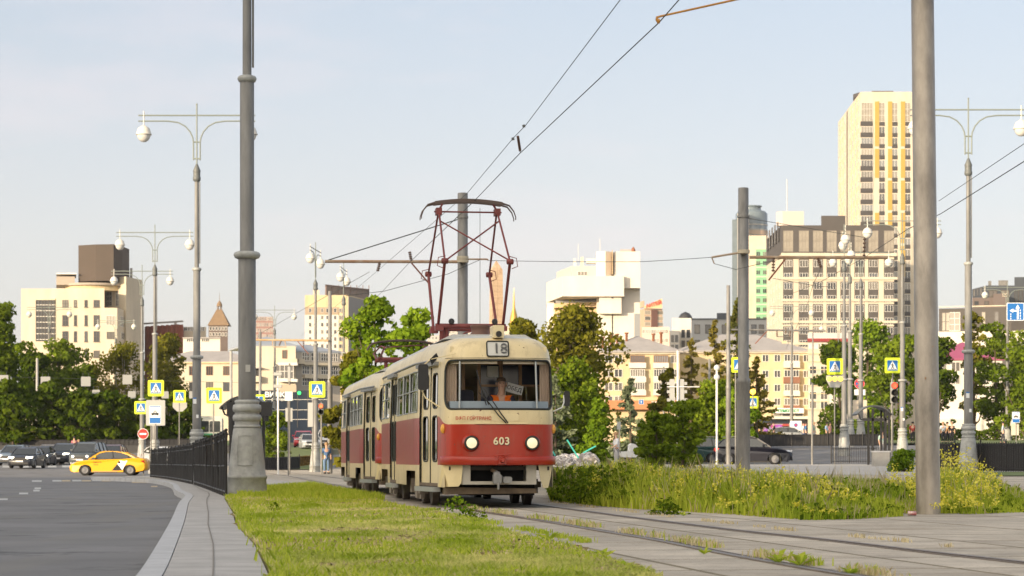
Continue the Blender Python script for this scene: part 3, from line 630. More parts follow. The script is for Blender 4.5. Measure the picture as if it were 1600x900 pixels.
# obelisk
Y = 620
o = thing('obelisk', 'tall tan stone obelisk with pyramid tip seen through the pantograph', 'monument', (X_(775.5, Y), Y, g(X_(775, Y), Y)-.6)); zz = lambda py: Z_(py, Y)-o.location.z
st = slabmat('obelisk stone', (.50,.36,.24), 2.4, 1.6, joint=(.3,.2,.13), var=.15, mortar=.05)
# brick texture works in the vertical plane here
for n_ in st.node_tree.nodes:
    if n_.type == 'MAPPING': n_.inputs['Rotation'].default_value = (R(90), 0, 0)
mb = MB(); h1 = zz(422); wb, wt = 1.9, 1.42
mb.add([(sx*wb, sy*wb, 0) for sx, sy in ((-1,-1),(1,-1),(1,1),(-1,1))]+[(sx*wt, sy*wt, h1) for sx, sy in ((-1,-1),(1,-1),(1,1),(-1,1))]+[(0, 0, zz(406.5))], [(0,1,5,4),(1,2,6,5),(2,3,7,6),(3,0,4,7),(4,5,8),(5,6,8),(6,7,8),(7,4,8),(3,2,1,0)])
mb.obj('shaft', st, o, M=RZ(R(14))); mb = MB(); mb.box(-3, 3, -3, 3, 0, 3); mb.obj('plinth', st, o, M=RZ(R(14)))
Y = 1000
o = thing('gilded_spire', 'thin golden spire right of the obelisk', 'spire', (X_(803, Y), Y, g(X_(803, Y), Y)-1)); zz = lambda py: Z_(py, Y)-o.location.z
mb = MB(); mb.box(-4, 4, -4, 4, 0, zz(510)); mb.obj('tower', W_cream, o); mb = MB(); mb.lathe([(2.2, zz(511)), (1.6, zz(495)), (.5, zz(480)), (.35, zz(466)), (.05, zz(450))], 10); mb.obj('spire', mat('gold leaf', (.6,.35,.06), .3, .7), o)
# white stone office
Y = 460
b = Bld('stone_office_building', 'large windowless white stone building with stepped tower, right of the tram', [(932,Y),(1000,Y),(1000,Y+22),(932,Y+22)], 394, W_white)
b.pv([(931.6,Y-1),(946,Y-2),(955,Y-1),(955,Y+20),(931.6,Y+20)], 392.6, 432, W_white)
b.pv([(960,Y-2.5),(1000,Y-2.5),(1000,Y),(960,Y)], 393, 450, W_white)
b.pv([(854,Y+14),(879,Y-4),(975,Y-4),(975,Y+20),(854,Y+30)], 431, 463, W_white)   # overhanging gallery
b.pv([(870,Y+16),(893,Y+1),(934,Y+1),(934,Y+20),(870,Y+25)], 416, 431.5, mat('cream attic', (.62,.54,.40), .8))
b.pv([(936,Y-3),(971,Y-3),(971,Y),(936,Y)], 462, 490, W_white); b.pv([(934,Y-1.5),(956,Y-1.5),(956,Y),(934,Y)], 489, None, W_white); b.pv([(958,Y-1.5),(992,Y-1.5),(992,Y),(958,Y)], 489, None, W_white)
b.pv([(855,Y+16),(933,Y+16),(933,Y+30),(855,Y+30)], 463, None, W_white)
b.pv([(854.5,Y+13.5),(866,Y+11),(866,Y+16),(854.5,Y+16)], 463, None, W_white)
for rr in (472, 482, 500, 521, 541): b.pv([(866,Y+6),(934,Y+2),(934,Y+16),(866,Y+16)], rr-1, rr+6, mat('tan sill panel', (.5,.36,.2), .8), 'sill_band', Yz=Y)
for rr in (464, 489, 508, 529): b.pv([(868,Y+6.3),(934,Y+3.3),(934,Y+16),(868,Y+16)], rr, rr+12, M_winglass, 'window_band', Yz=Y)
b.win((893,Y+1),(934,Y+1), (.42,), (430.5,), 1.9, .8, M_frame, M_winlight, 3, 1)
b.band((932,Y),(1000,Y), .345, .36, 393, 430, mat('seam', (.45,.33,.2), .7), 3.2, 'downpipe')
b.pv([(991,Y-2.6),(1000.3,Y-2.6),(1000.3,Y),(991,Y)], 490, None, mat('grey recess panel', (.25,.26,.27), .6), 'recess')
b.band((936,Y-3),(971,Y-3), .55, .65, 462.5, 466.5, M_winglass, .05, 'window')
b.pv([(969,Y+3),(993,Y+3),(993,Y+8),(969,Y+8)], 389.5, 393.5, M_roof, 'roof_plant')
mb = MB(); mb.lathe([(.35, 0), (.4, .4), (.25, .7), (.05, .95)], 10, (0, 0, 0)); mb.obj('roof_finial', M_chim, b.root, M=T(b.loc(P(989.5, 393, Y+2))))
b.pv([(896,Y+5),(900,Y+5),(900,Y+6),(896,Y+6)], 404, 417, W_white, 'chimney'); b.pv([(907,Y+4),(912,Y+4),(912,Y+6),(907,Y+6)], 401.5, 417, W_cream, 'chimney')
mb = MB(); mb.tube([(0, 0, 0), (0, 0, 3.5)], .05, 5); mb.obj('antenna', M_frame, b.root, M=T(b.loc(P(903.5, 408, Y+5)))); 
mb = MB(); mb.tube([(0, 0, 0), (0, 0, 2.6)], .05, 5); mb.obj('antenna', M_frame, b.root, M=T(b.loc(P(937.5, 393, Y+5))))
b.pv([(916,Y+4),(931,Y+4),(931,Y+6),(916,Y+6)], 404, 411, W_white, 'roof_plant')
# ANTEY building
Y = 760
b = Bld('sign_building', 'distant tan building with red letters on a slanted roof sign', [(1000,Y+5),(1007,Y-2),(1035,Y),(1035,Y+25),(1000,Y+25)], 482, mat('tan far wall', (.48,.34,.24), .85))
b.win((1007,Y-2),(1035,Y), (.18,.88), [491+9*i for i in range(4)], 2.0, 1.2, M_frame, M_winlight, 1, 1)
b.band((1007,Y-2),(1035,Y), .38, .72, 484, 512, mat('brown panel', (.13,.06,.05), .6), .3, 'glass_bay')
b.band((1000,Y+5),(1007,Y-2), .1, .9, 472, 482, mat('tan far wall', (.48,.34,.24), .85), .3, 'parapet')
a = math.atan2(8, 28)
mb = MB(); L_ = 28/F*Y; mb.add([(0,0,0),(L_,0,0),(L_,0,3.3),(0,0,.7)]+[(0,.4,0),(L_,.4,0),(L_,.4,3.3),(0,.4,.7)], [(0,1,2,3),(7,6,5,4),(1,5,6,2),(2,6,7,3),(3,7,4,0)]); mb.obj('sign_panel', mat('yellow sign panel', (.6,.45,.25), .6), b.root, M=T(b.loc(P(1006.5, 481.8, Y-2.4))))
t = textmb('АНТЕЙ', 1.55, .1, bold=.05); t.obj('sign_lettering', mat('red letters', (.6,.04,.03), .5), b.root, M=T(b.loc(P(1021.5, 475.6, Y-2.6)))@RY(R(-15)))
# low white modern blocks
Y = 520
b = Bld('modern_house', 'white modern terrace with a dark curved dome, right of the stone office', [(1050,Y),(1080,Y),(1080,Y+20),(1050,Y+20)], 497, W_white)
b.pv([(1046,Y-4),(1062,Y-4),(1062,Y),(1046,Y)], 517, None, W_white); b.win((1062,Y),(1080,Y), (.3,.75), (528,545), .9, 1.9, M_frame, M_winglass, 1, 1); b.win((1046,Y-4),(1062,Y-4), (.3,.7), (535,550), .8, 1.7, M_frame, M_winglass, 1, 1)
mb = MB(); mb.lathe([(1.6, 0), (1.45, .5), (1.0, 1.1), (.1, 1.5)], 14, (0, 0, 0)); mb.obj('dome', mat('dark dome', (.03,.03,.035), .3), b.root, M=T(b.loc(P(1071, 497.5, Y+4)))@Matrix.Diagonal((1, 1, 1, 1)))
b.pv([(1003,Y+10),(1046,Y+10),(1046,Y+20),(1003,Y+20)], 511, None, mat('pink white wall', (.55,.47,.42), .85), 'wing'); b.win((1003,Y+10),(1046,Y+10), [.1*i+.08 for i in range(9)], (521,535), .8, .9, M_frame, M_winlight, 2, 1)
Y = 500
b = Bld('modern_block', 'pale grey block with dark vertical windows behind the spruces', [(1080.5,Y),(1198,Y),(1198,Y+20),(1080.5,Y+20)], 498.5, mat('pale grey cladding', (.42,.42,.42), .8))
b.band((1080,Y),(1198,Y), 0, 1, 497.5, 499, W_blgrey, .2, 'parapet'); b.win((1080,Y),(1198,Y), (.08,.22,.44,.62,.83,.93), (521,545), 1.1, 1.9, M_framed, M_winglass, 1, 1)
b.pv([(1120,Y+3),(1136,Y+3),(1136,Y+8),(1120,Y+8)], 489, 498.5, W_blgrey, 'roof_plant')
# yellow apartment with rusty chimneys
Y = 360
b = Bld('apartment_building', 'yellow apartment house with hipped grey roof and rusty chimneys', [(936,Y),(1062,Y),(1062,Y+13),(936,Y+13)], 552, W_cream2)
b.hip(quad((936,Y),(1062,Y), 14), Z_(551, Y), Z_(521.5, Y), M_roof, over=.8); b.band((936,Y),(1062,Y), 0, 1, 550.5, 553.5, W_cream, .35, 'cornice')
for px, y0, y1 in ((942,528,541),(954.5,525,541),(964.5,523.5,538),(979,521.5,537),(1021,523,534),(1033,521,534)):
    mb = MB(); h = (y1-y0)/F*(Y+4)+.5; mb.lathe([(.2, 0), (.2, h-.25), (.33, h-.2), (.33, h)], 10); mb.obj('chimney', M_chim, b.root, M=T(b.loc(P(px, y1+3, Y+4))))
for c0, c1 in ((.36,.59),(.66,.87)):
    b.win((936,Y),(1062,Y), ((c0+c1)/2,), (566.5,), 2.2, 1.05, mat('brown frame', (.16,.07,.04), .5), M_winlight, 6, 1, off=.8); b.win((936,Y),(1062,Y), ((c0+c1)/2,), (588.5,609), 2.2, 1.1, M_frame, M_winglass, 6, 1, off=.7)
    for rr in (566.9, 588.9, 609.5): b.band((936,Y),(1062,Y), c0+.01, c1-.01, rr, rr+8.5, W_white, .85, 'balcony')
b.win((936,Y),(1062,Y), (.12,.24,.94), (567,589,610,631), 1.2, 1.2, M_frame, M_winglass, 2, 1)
b.band((936,Y),(1062,Y), .08, 1, 626, 640, mat('orange shop wall', (.5,.2,.09), .8), 1.5, 'shop_wall')
# yellow apartment on the right with shops
Y = 370
b = Bld('apartment_building', 'yellow apartment house with balconies above a white shop sign, left of the navy car', [(1060,Y),(1262,Y),(1262,Y+13),(1060,Y+13)], 550, W_cream2)
b.hip(quad((1060,Y),(1262,Y), 15), Z_(550, Y), Z_(519, Y), M_roof, over=.8); b.band((1060,Y),(1262,Y), 0, 1, 549, 552, W_cream, .35, 'cornice')
A, B = (1060,Y), (1262,Y); cf = lambda px: (px-1060)/202
b.win(A, B, [cf(p) for p in (1120,1140,1196,1214.5,1260)], (565,589.5,611.5,633), .95, 1.1, M_frame, M_winglass, 2, 1)
for i, rr in enumerate((564.5,588.8,610.8,633)):
    b.win(A, B, (cf(1236),), (rr,), 2.3, 1.05, M_frame, M_winglass, 5, 1, off=.8)
    b.band(A, B, cf(1224), cf(1249), rr+.4, rr+10.4 if i < 2 else rr+8, (W_white, mat('brown balcony', (.22,.10,.06), .7), W_white, mat('brown balcony', (.22,.10,.06), .7))[i], .9, 'balcony')
b.pv([(1262.2,Y-3),(1296,Y-3),(1296,Y+14),(1262.2,Y+14)], 545, None, W_cream, 'bay')
b.win((1262.2,Y-3),(1296,Y-3), (.24,.75), (584,602,624,638), 1.1, 1.2, M_frame, M_winglass, 2, 1)
for i in range(8): b.band((1262.2,Y-3),(1296,Y-3), 0, 1, 552+12.5*i, 553+12.5*i, W_cream2, .15, 'moulding')
b.band(A, B, cf(1210), cf(1254), 638, 646, mat('white sign board', (.75,.75,.72), .6), 1.6, 'sign_board')
t = textmb('ГЕМОТЕСТ', .62, .06, bold=.012); t.obj('shop_lettering', mat('green letters', (.02,.3,.08), .5), b.root, M=T(b.loc(P(1232, 642, Y-1.72))))
b.band(A, B, cf(1204), cf(1209), 640, 645, mat('green letters', (.02,.3,.08), .5), 1.5, 'sign_board')
b.band(A, B, cf(1190), cf(1262), 651, 655, W_white, 2.4, 'canopy'); b.band(A, B, cf(1185), cf(1262), 656, 682, mat('shop glass', (.02,.03,.05), .1, spec=.8), .6, 'shop_front')
b.win(A, B, [cf(p) for p in (1215,1228,1248)], (651,), 1.3, .9, M_frame, M_winlight, 1, 1, off=.3)
b.pv([(1222,Y+3),(1229,Y+3),(1229,Y+6),(1222,Y+6)], 533, 541, W_cream2, 'dormer')
# long low roof houses farther right
Y = 420
b = Bld('theatre_building', 'white columned building under a red roof edge behind the right trees', [(1263,Y),(1330,Y),(1330,Y+15),(1263,Y+15)], 536, W_white)
b.band((1263,Y),(1330,Y), -.02, 1, 529, 534, mat('dark red roof', (.25,.03,.03), .6), .5, 'roof'); b.pv([(1262,Y+2),(1330,Y+2),(1330,Y+14),(1262,Y+14)], 520, 530, M_roofl, 'attic')
for i in range(6): b.band((1263,Y),(1330,Y), .05+.15*i, .08+.15*i, 537, 600, W_white, .4, 'column')
# glass towers
Y = 1400
b = Bld('glass_tower', 'far round blue grey glass tower behind the second pole', [(1144,Y),(1152,Y),(1152,Y+30),(1144,Y+30)], 343, W_blue)
cx, cy = X_(1178, Y), Y+14
mb = MB(); mb.lathe([(9.8, 0), (9.8, Z_(331, Y)-b.z0), (8.5, Z_(327, Y)-b.z0), (6, Z_(325, Y)-b.z0), (5.6, Z_(320, Y)-b.z0), (6.4, Z_(319.5, Y)-b.z0), (6.4, Z_(318, Y)-b.z0), (0.1, Z_(318, Y)-b.z0)], 28, (cx-b.o.x, cy-b.o.y, 0)); mb.obj('tower_body', W_blue, b.root)
b.pv([(1152,Y-4),(1170,Y-4),(1170,Y+20),(1152,Y+20)], 333, None, mat('pale tower stripe', (.35,.33,.30), .6))
mb = MB()
for k in range(22): z = Z_(350+8*k, Y)-b.z0; mb.lathe([(9.95, z), (9.95, z+.7)], 28, (cx-b.o.x, cy-b.o.y, 0))
mb.obj('floor_bands', mat('pale tower stripe', (.35,.33,.30), .6), b.root)
mb = MB(); z = Z_(365, Y)-b.z0; mb.lathe([(10.1, z), (10.1, z+2.6)], 28, (cx-b.o.x, cy-b.o.y, 0)); mb.obj('floor_bands', mat('tan far wall', (.48, .34, .24), .85), b.root)
Y = 720
b = Bld('green_glass_building', 'cream tower with light green glass strip left of the dark topped block', [(1163,Y),(1200,Y),(1200,Y+25),(1163,Y+25)], 368, W_cream)
b.band((1163,Y),(1200,Y), .49, .97, 389, 520, W_green, .3, 'glass_wall')
for k in range(9): b.band((1163,Y),(1200,Y), .49, .97, 388+14.5*k, 390+14.5*k, mat('pale green band', (.45,.6,.42), .5), .5, 'spandrel')
for k in range(9): b.win((1163,Y),(1200,Y), (.58,.86), (400+14.5*k,), 1.2, 1.3, W_green, M_winglass, 2, 1, off=.32)
# dark topped apartment block
Y = 600
b = Bld('apartment_building', 'cream gridded block with two dark top floors below the yellow striped tower', [(1198,Y+38),(1222,Y),(1397,Y),(1397,Y+38)], 395, W_cream)
b.pv([(1197.5,Y+38),(1221.5,Y-.5),(1397,Y-.5),(1397,Y+38)], 352, 395.5, W_dkgrey, 'top_floors')
A, B = (1222,Y-.5), (1397,Y-.5); cf = lambda px: (px-1222)/175
cols = [1231.5,1256,1278,1299.5,1321,1343,1364.5,1389]
b.win(A, B, [cf(c) for c in cols], (393,), 2.5, 5.4, mat('bronze frame', (.22,.19,.16), .5), mat('lit curtain glass', (.30,.27,.22), .3, var=.3, vscale=.5), 3, 2)
A, B = (1222,Y), (1397,Y)
for k in range(4):
    top = 405+35*k
    for c in cols:
        b.band(A, B, cf(c-8), cf(c+8), top, top+32.5, W_dkgrey, -.02+.05, 'bay_panel') if k < 4 else None
    b.win(A, B, [cf(c) for c in cols], (top+12, top+32), 2.1, 1.7, M_frame, M_winglass, 3, 1, off=.06)
b.band(A, B, -.01, 1.02, 395.6, 400.5, W_cream, .8, 'cornice')
for k in range(4): b.band(A, B, -.005, 1.03, 433+34*k, 437+34*k, W_cream, .35, 'floor_band')
L0, L1 = (1198,Y+38), (1222,Y)
b.win(L0, L1, [.12,.3,.48,.66,.84], [393+1.5], 2.6, 5, M_framed, M_winlight, 2, 2, off=.45)
for k in range(8): b.win(L0, L1, [.12,.3,.48,.66,.84], [416+16*k], 1.3, 1.5, M_frame, M_winglass, 1, 1)
b.pv([(1213,Y+12),(1223,Y+10),(1256,Y+10),(1240,Y+26)], 330, 352, mat('pink white wall', (.55,.47,.42), .85), 'stair_tower')
b.pv([(1283,Y+8),(1321,Y+8),(1321,Y+16),(1283,Y+16)], 337, 352, W_dkgrey, 'roof_plant')
mb = MB(); mb.tube([(0, 0, 0), (0, 0, 9)], .12, 5); mb.obj('antenna', M_frame, b.root, M=T(b.loc(P(1229.5, 333, Y+14))))
# yellow striped tower
Y = 660
b = Bld('residential_tower', 'tall cream tower with mustard yellow vertical stripes', [(1309.5,Y+60),(1344.5,Y),(1450,Y),(1450,Y+60)], 143.5, W_cream)
A, B = (1344.5,Y), (1450,Y); cf = lambda px: (px-1344.5)/105.5
wc = [1354.5,1378,1398,1418,1438]
r0 = 190
rows = [190+17.45*k for k in range(22)]
for c0, c1, (ra, rb) in [(a, a+6.8, r) for a in (1367,1387.3,1407.5) for r in ((158.5,228.5),(232.5,278),(282,328.5),(332.5,380),(384,432))]:
    if a == 1367 and False: pass
    if c0 == 1367 and ra in (282,): continue
    b.band(A, B, cf(c0), cf(c1), ra, rb, W_mustard, .12, 'yellow_stripe')
for k, rr in enumerate(rows):
    if k: b.band(A, B, 0, cf(1363), rr-18.4+2.2-1.5, rr-10.6, mat('anthracite panel', (.05,.045,.045), .6), .25, 'spandrel')
    for c in wc[1:]:
        if k: b.band(A, B, cf(c-4.4), cf(c+4.4), rr-17, rr-10.6, mat('anthracite panel', (.05,.045,.045), .6), .08, 'spandrel')
b.win(A, B, [cf(c) for c in wc[1:]], [190], 1.6, 5.4, M_frame, mat('lit curtain glass', (.30,.27,.22), .3), 2, 3); b.win(A, B, [cf(1354.5)], [190], 3.2, 5.4, M_frame, mat('lit curtain glass', (.30,.27,.22), .3), 4, 3, off=.1)
b.win(A, B, [cf(c) for c in wc[1:]], [r+1 for r in rows[1:]], 1.6, 1.9, M_frame, M_winlight, 2, 1); b.win(A, B, [cf(1354.5)], [r+1 for r in rows[1:]], 3.3, 1.9, M_frame, M_winlight, 4, 1, off=.12)
L0, L1 = (1309.5,Y+60), (1344.5,Y)
b.win(L0, L1, (.08,.19,.31,.56,.68,.80,.91), [207+16.6*k for k in range(12)], 3.0, 1.7, M_frame, M_winglass, 2, 1)
for c_ in (.135, .25, .62, .74, .86): b.band(L0, L1, c_-.012, c_+.012, 195, 400, W_cream2, .12, 'stripe')
b.band(L0, L1, .42, .45, 194, 400, M_framed, .15, 'downpipe')
b.pv([(1362,Y+10),(1396,Y+10),(1396,Y+20),(1362,Y+20)], 142, 146, M_framed, 'roof_plant'); b.pv([(1333,Y+20),(1343,Y+16),(1343,Y+22),(1333,Y+26)], 144, 150, M_framed, 'roof_plant')
# dark buildings at the right edge
Y = 420
b = Bld('dark_building', 'long dark grey building with tall lit window behind the right lamp post', [(1467,Y),(1580,Y-4),(1640,Y-4),(1640,Y+20),(1467,Y+20)], 480, W_dkgrey)
b.win((1467,Y),(1580,Y-4), (.22,), (517,), 1.9, 3.3, M_frame, M_winlight, 2, 3); b.win((1467,Y),(1580,Y-4), (.07,.12,.62,.8), (517,), .7, 3.3, M_framed, M_winlight, 1, 2)
b.band((1467,Y),(1580,Y-4), 0, 1, 479, 480.5, W_cream, .2, 'parapet'); b.band((1467,Y),(1640,Y-4), -.03, 1, 519, 545, W_white, 1.6, 'annex')
Y = 455
b = Bld('stepped_building', 'stepped blue grey office with roof plant at the right edge', [(1519,Y+10),(1542,Y),(1660,Y),(1660,Y+25),(1519,Y+25)], 446, W_blgrey)
b.pv([(1519,Y-4),(1575,Y-4),(1575,Y+2),(1519,Y+5)], 465, None, mat('taupe cladding', (.15,.12,.11), .7), 'wing'); b.pv([(1552,Y-6),(1575,Y-6),(1575,Y),(1552,Y)], 459, None, mat('taupe cladding', (.15,.12,.11), .7), 'wing')
b.win((1519,Y+10),(1542,Y), (.15,.38,.62,.85), (464,), 1.0, 1.4, M_framed, M_winlight, 1, 1); b.win((1542,Y),(1660,Y), (.08,.24,.42,.6), (471,), 1.6, 2.2, M_framed, M_winglass, 2, 1)
b.win((1519,Y-4),(1575,Y-4), (.12,.4,.65), (477,), .8, .8, M_framed, M_winglass, 1, 1); b.win((1552,Y-6),(1575,Y-6), (.8,), (463,), .9, .5, W_cream, M_winglass, 2, 1)
b.pv([(1560,Y+4),(1575,Y+4),(1575,Y+8),(1560,Y+8)], 438, 446, M_galv, 'roof_plant'); b.pv([(1585,Y+4),(1600,Y+4),(1640,Y+8),(1585,Y+8)], 433, 446, W_blgrey, 'roof_plant')
b.pv([(1544,Y+4),(1549,Y+4),(1549,Y+8),(1544,Y+8)], 439, 446, M_galv, 'roof_plant')
Y = 330
b = Bld('pink_roofed_house', 'white house with magenta roof glimpsed among the right trees', [(1462,Y),(1566,Y),(1566,Y+10),(1462,Y+10)], 563, W_white)
b.hip(quad((1462,Y),(1566,Y), 11), Z_(563, Y), Z_(532, Y), mat('magenta roof', (.30,.07,.14), .6), over=.4); b.win((1462,Y),(1566,Y), (.1,.3,.5,.7,.9), (600,580), 1.2, 1.3, M_frame, M_winglass, 2, 1)
b.pv([(1455,Y-3),(1600,Y-3),(1600,Y),(1455,Y)], 655, None, W_white, 'shop_wing')
# unseen blocks added behind the photographer, stepped to shade the foreground
def back(px0, px1, y0, y1, h, lab):
    o = thing('apartment_building', lab, 'building', (px0, y0, 0)); W_ = px1-px0; D_ = y1-y0
    mb = MB(); mb.box(0, W_, 0, D_, 0, h); mb.obj('wall', W_cream, o); mb = MB(); mb.box(-.4, W_+.4, -.4, D_+.4, h+.004, h+.5); mb.obj('roof', M_roof, o)
    me = winmesh(1.5, 1.5, M_frame, M_winglass, 2, 1); n = 0
    for i in range(int(W_/6)):
        for k in range(int(h/6)):
            if n < 90: place_mesh(me, 'window', o, (3+i*6, D_+.05, 1.5+k*5), PI); n += 1
back(-240, -72, -40, -20, 33.5, 'unseen tall cream slab block, added far left behind the viewer to cast shade')
back(-71, -57, -40, -20, 25.5, 'unseen middle cream slab block, added left behind the viewer to cast shade')
back(-56, -20, -40, -20, 16.5, 'unseen lower cream block, added behind the viewer to cast shade')
# ------------------------------------------------------------------ vegetation
nr = np.random.default_rng(11)
L_mid = leafmat('mid green leaves', (.045,.085,.006), (.21,.28,.022), vs=1)
L_bright = leafmat('bright green leaves', (.07,.145,.008), (.24,.34,.025))
L_dark = leafmat('dark green leaves', (.025,.055,.004), (.13,.18,.015))
L_olive = leafmat('olive leaves', (.06,.075,.006), (.27,.25,.03))
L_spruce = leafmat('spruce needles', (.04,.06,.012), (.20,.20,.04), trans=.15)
L_bluespruce = leafmat('pale spruce needles', (.06,.09,.05), (.26,.30,.18), trans=.15)
L_rusty = leafmat('rusty larch needles', (.08,.08,.012), (.30,.25,.05), trans=.2)
M_bark = mat('bark', (.10, .075, .05), .9, var=.3, vscale=3)
M_birch = mat('pale bark', (.30, .26, .20), .9, var=.3, vscale=3)
def leafmesh(name, C, N, size, m, elong=1.0, tint=None, up=.0, quadn=4):
    """one mesh of leaf faces: C centres (n,3), N rough normals"""
    n = len(C); r1 = nr.normal(size=(n, 3)); Nn = N+r1*.75; Nn[:, 2] += up; Nn /= np.linalg.norm(Nn, axis=1, keepdims=True)
    a = np.cross(Nn, nr.normal(size=(n, 3))); a /= np.linalg.norm(a, axis=1, keepdims=True); b_ = np.cross(Nn, a)
    s = (size*(.55+.9*nr.random(n)))[:, None] if np.isscalar(size) else (size*(.6+.8*nr.random(n)))[:, None]
    # a folded leaf: 5 points, 1 pentagon
    V = np.stack([C-a*s*.5*elong, C-b_*s*.38-a*s*.1*elong, C+b_*s*.05+a*s*.55*elong+Nn*s*.12, C+b_*s*.42+a*s*.05*elong], 1).reshape(-1, 3)
    me = D.meshes.new(name); me.vertices.add(4*n); me.vertices.foreach_set('co', V.astype(np.float32).ravel())
    me.loops.add(4*n); me.loops.foreach_set('vertex_index', np.arange(4*n, dtype=np.int32)); me.polygons.add(n)
    me.polygons.foreach_set('loop_start', np.arange(0, 4*n, 4, dtype=np.int32)); me.polygons.foreach_set('loop_total', np.full(n, 4, dtype=np.int32))
    me.materials.append(m); at = me.attributes.new('tint', 'FLOAT', 'FACE'); t = tint if tint is not None else nr.random(n)
    at.data.foreach_set('value', np.clip(t, 0, 1).astype(np.float32)); me.update(); me.validate(); return me
def crown_points(H, Wd, z0, clumps, per, cr, shape='round', seed=0, droop=0.):
    rg = np.random.default_rng(seed); cs = []
    k = 0
    while len(cs) < clumps and k < clumps*30:
        k += 1; t = rg.random()**.8; a = rg.random()*2*PI; rr = math.sqrt(rg.random())
        z = z0+(H-z0)*t
        if shape == 'round': w = math.sin(PI*min(.96, max(.10, .14+t*.80)))**.65
        elif shape == 'cone': w = max(.05, 1-t)**.8
        else: w = 1-.35*abs(t-.4)
        w *= .80+.20*math.sin(3*a+seed)+.18*math.sin(2*a+z*1.3+seed)
        q_ = .35+1.0*rg.random()**1.6; cs.append((Wd/2*w*rr*math.cos(a), Wd/2*w*rr*math.sin(a), z-cr*.5, cr*q_, rg.random()))
    C = []; N = []; Tt = []
    for x, y, z, r, tt in cs:
        n = int(per*(r/cr)**2); d = rg.normal(size=(n, 3)); d /= np.linalg.norm(d, axis=1, keepdims=True)
        rad = r*(.45+.55*rg.random(n)**.5)[:, None]; p = d*rad*np.array([1.15, 1.15, .75])+np.array([x, y, z])
        if droop: p[:, 2] -= droop*rg.random(n)**2*r*2
        C.append(p); N.append(d); Tt.append(np.clip(tt*.55+.5*rg.random(n)*.9, 0, 1))
    return np.concatenate(C), np.concatenate(N), np.concatenate(Tt), cs
def trunkmesh(H, r, cs, z0, m, n=9, lean=.0):
    mb = MB(); rg = random.Random(len(cs)); pts = [(lean*t*H+.12*math.sin(3*t+r*9)*t, .1*math.cos(4*t)*t, H*t*.86) for t in [i/7 for i in range(8)]]
    mb.tube([(pts[0][0], pts[0][1], -.8)]+pts, [r*1.5, r*1.25]+[r*(1-.86*i/7) for i in range(1, 8)], 9)
    for c in sorted(cs, key=lambda c: -c[3])[:n]:
        zb = max(z0*.7, c[2]-.28*H-abs(c[0])*.5); t = min(.95, zb/(H*.86)); i = int(t*7); b0 = Vector(pts[i])
        e = Vector(c[:3]); mid = b0.lerp(e, .5)+Vector((0, 0, -.06*H)); rb = r*(.5*(1-t)+.12)
        mb.tube([b0, b0.lerp(mid, .6), mid, e.lerp(mid, .3), e], [rb, rb*.8, rb*.6, rb*.4, rb*.15], 6)
    return mb.mesh('trunk', m)
TREES = {}
def tree(kind, label, px, ytop, Y, wpx, name='leafy_tree', cat='tree', leaf=None, shape='round', z0f=.22, seed=1, clumps=26, per=150, ls=.24, bark=None, group=None, cr=None, droop=0., off=0., lean=0., yb=None, flat=1.0):
    x = X_(px, Y); zb = g(x, Y)+off; H = Z_(ytop, Y)-zb; Wd = wpx/F*Y
    cr = cr or max(.3, Wd*.16)
    root = thing(name, label, cat, (x, Y, zb), rz=0, group=group)
    C, N, Tt, cs = crown_points(H, Wd*1.12, H*z0f, int(clumps*2.3), per, cr, shape, seed, droop)
    me = leafmesh('crown', C, N, ls, leaf or L_mid, tint=Tt)
    o = D.objects.new('crown', me); S.collection.objects.link(o); o.parent = root
    tm = trunkmesh(H, max(.06, H*.017), cs, H*z0f, bark or M_bark, lean=lean)
    o = D.objects.new('trunk', tm); S.collection.objects.link(o); o.parent = root
    return root
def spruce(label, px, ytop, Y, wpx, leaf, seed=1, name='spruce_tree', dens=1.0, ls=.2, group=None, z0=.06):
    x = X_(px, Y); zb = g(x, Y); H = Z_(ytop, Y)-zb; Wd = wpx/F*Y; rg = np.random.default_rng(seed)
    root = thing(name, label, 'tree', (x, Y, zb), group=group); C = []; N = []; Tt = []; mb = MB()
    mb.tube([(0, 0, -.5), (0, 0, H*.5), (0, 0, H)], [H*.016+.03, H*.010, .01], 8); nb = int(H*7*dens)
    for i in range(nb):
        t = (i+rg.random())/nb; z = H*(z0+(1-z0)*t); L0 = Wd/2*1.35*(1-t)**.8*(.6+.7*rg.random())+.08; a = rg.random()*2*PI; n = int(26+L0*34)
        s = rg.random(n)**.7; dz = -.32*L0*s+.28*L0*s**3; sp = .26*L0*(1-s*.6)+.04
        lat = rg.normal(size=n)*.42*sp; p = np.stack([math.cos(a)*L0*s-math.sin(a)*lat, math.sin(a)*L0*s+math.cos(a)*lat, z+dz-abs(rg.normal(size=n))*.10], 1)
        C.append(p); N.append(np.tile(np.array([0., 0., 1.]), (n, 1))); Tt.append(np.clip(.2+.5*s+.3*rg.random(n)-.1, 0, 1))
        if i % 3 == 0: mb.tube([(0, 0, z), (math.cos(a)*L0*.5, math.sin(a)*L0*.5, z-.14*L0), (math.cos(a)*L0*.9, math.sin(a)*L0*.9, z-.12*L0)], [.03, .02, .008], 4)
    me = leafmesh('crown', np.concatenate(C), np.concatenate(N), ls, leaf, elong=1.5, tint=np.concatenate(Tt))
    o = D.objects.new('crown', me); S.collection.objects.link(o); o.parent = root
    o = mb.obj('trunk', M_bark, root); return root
GLF = 'trees of the left park'; GRT = 'trees behind the right fence'; GMD = 'trees right of the tram'
tree(0, 'tall dark tree cut by the left edge of the photo', -8, 470, 215, 105, leaf=L_mid, clumps=40, per=170, seed=3, ls=.36, z0f=.08, group=GLF)
tree(0, 'dark bushy tree right of the tall tree at the left edge', 52, 548, 236, 75, leaf=L_dark, clumps=30, per=150, seed=5, ls=.36, z0f=.08, group=GLF)
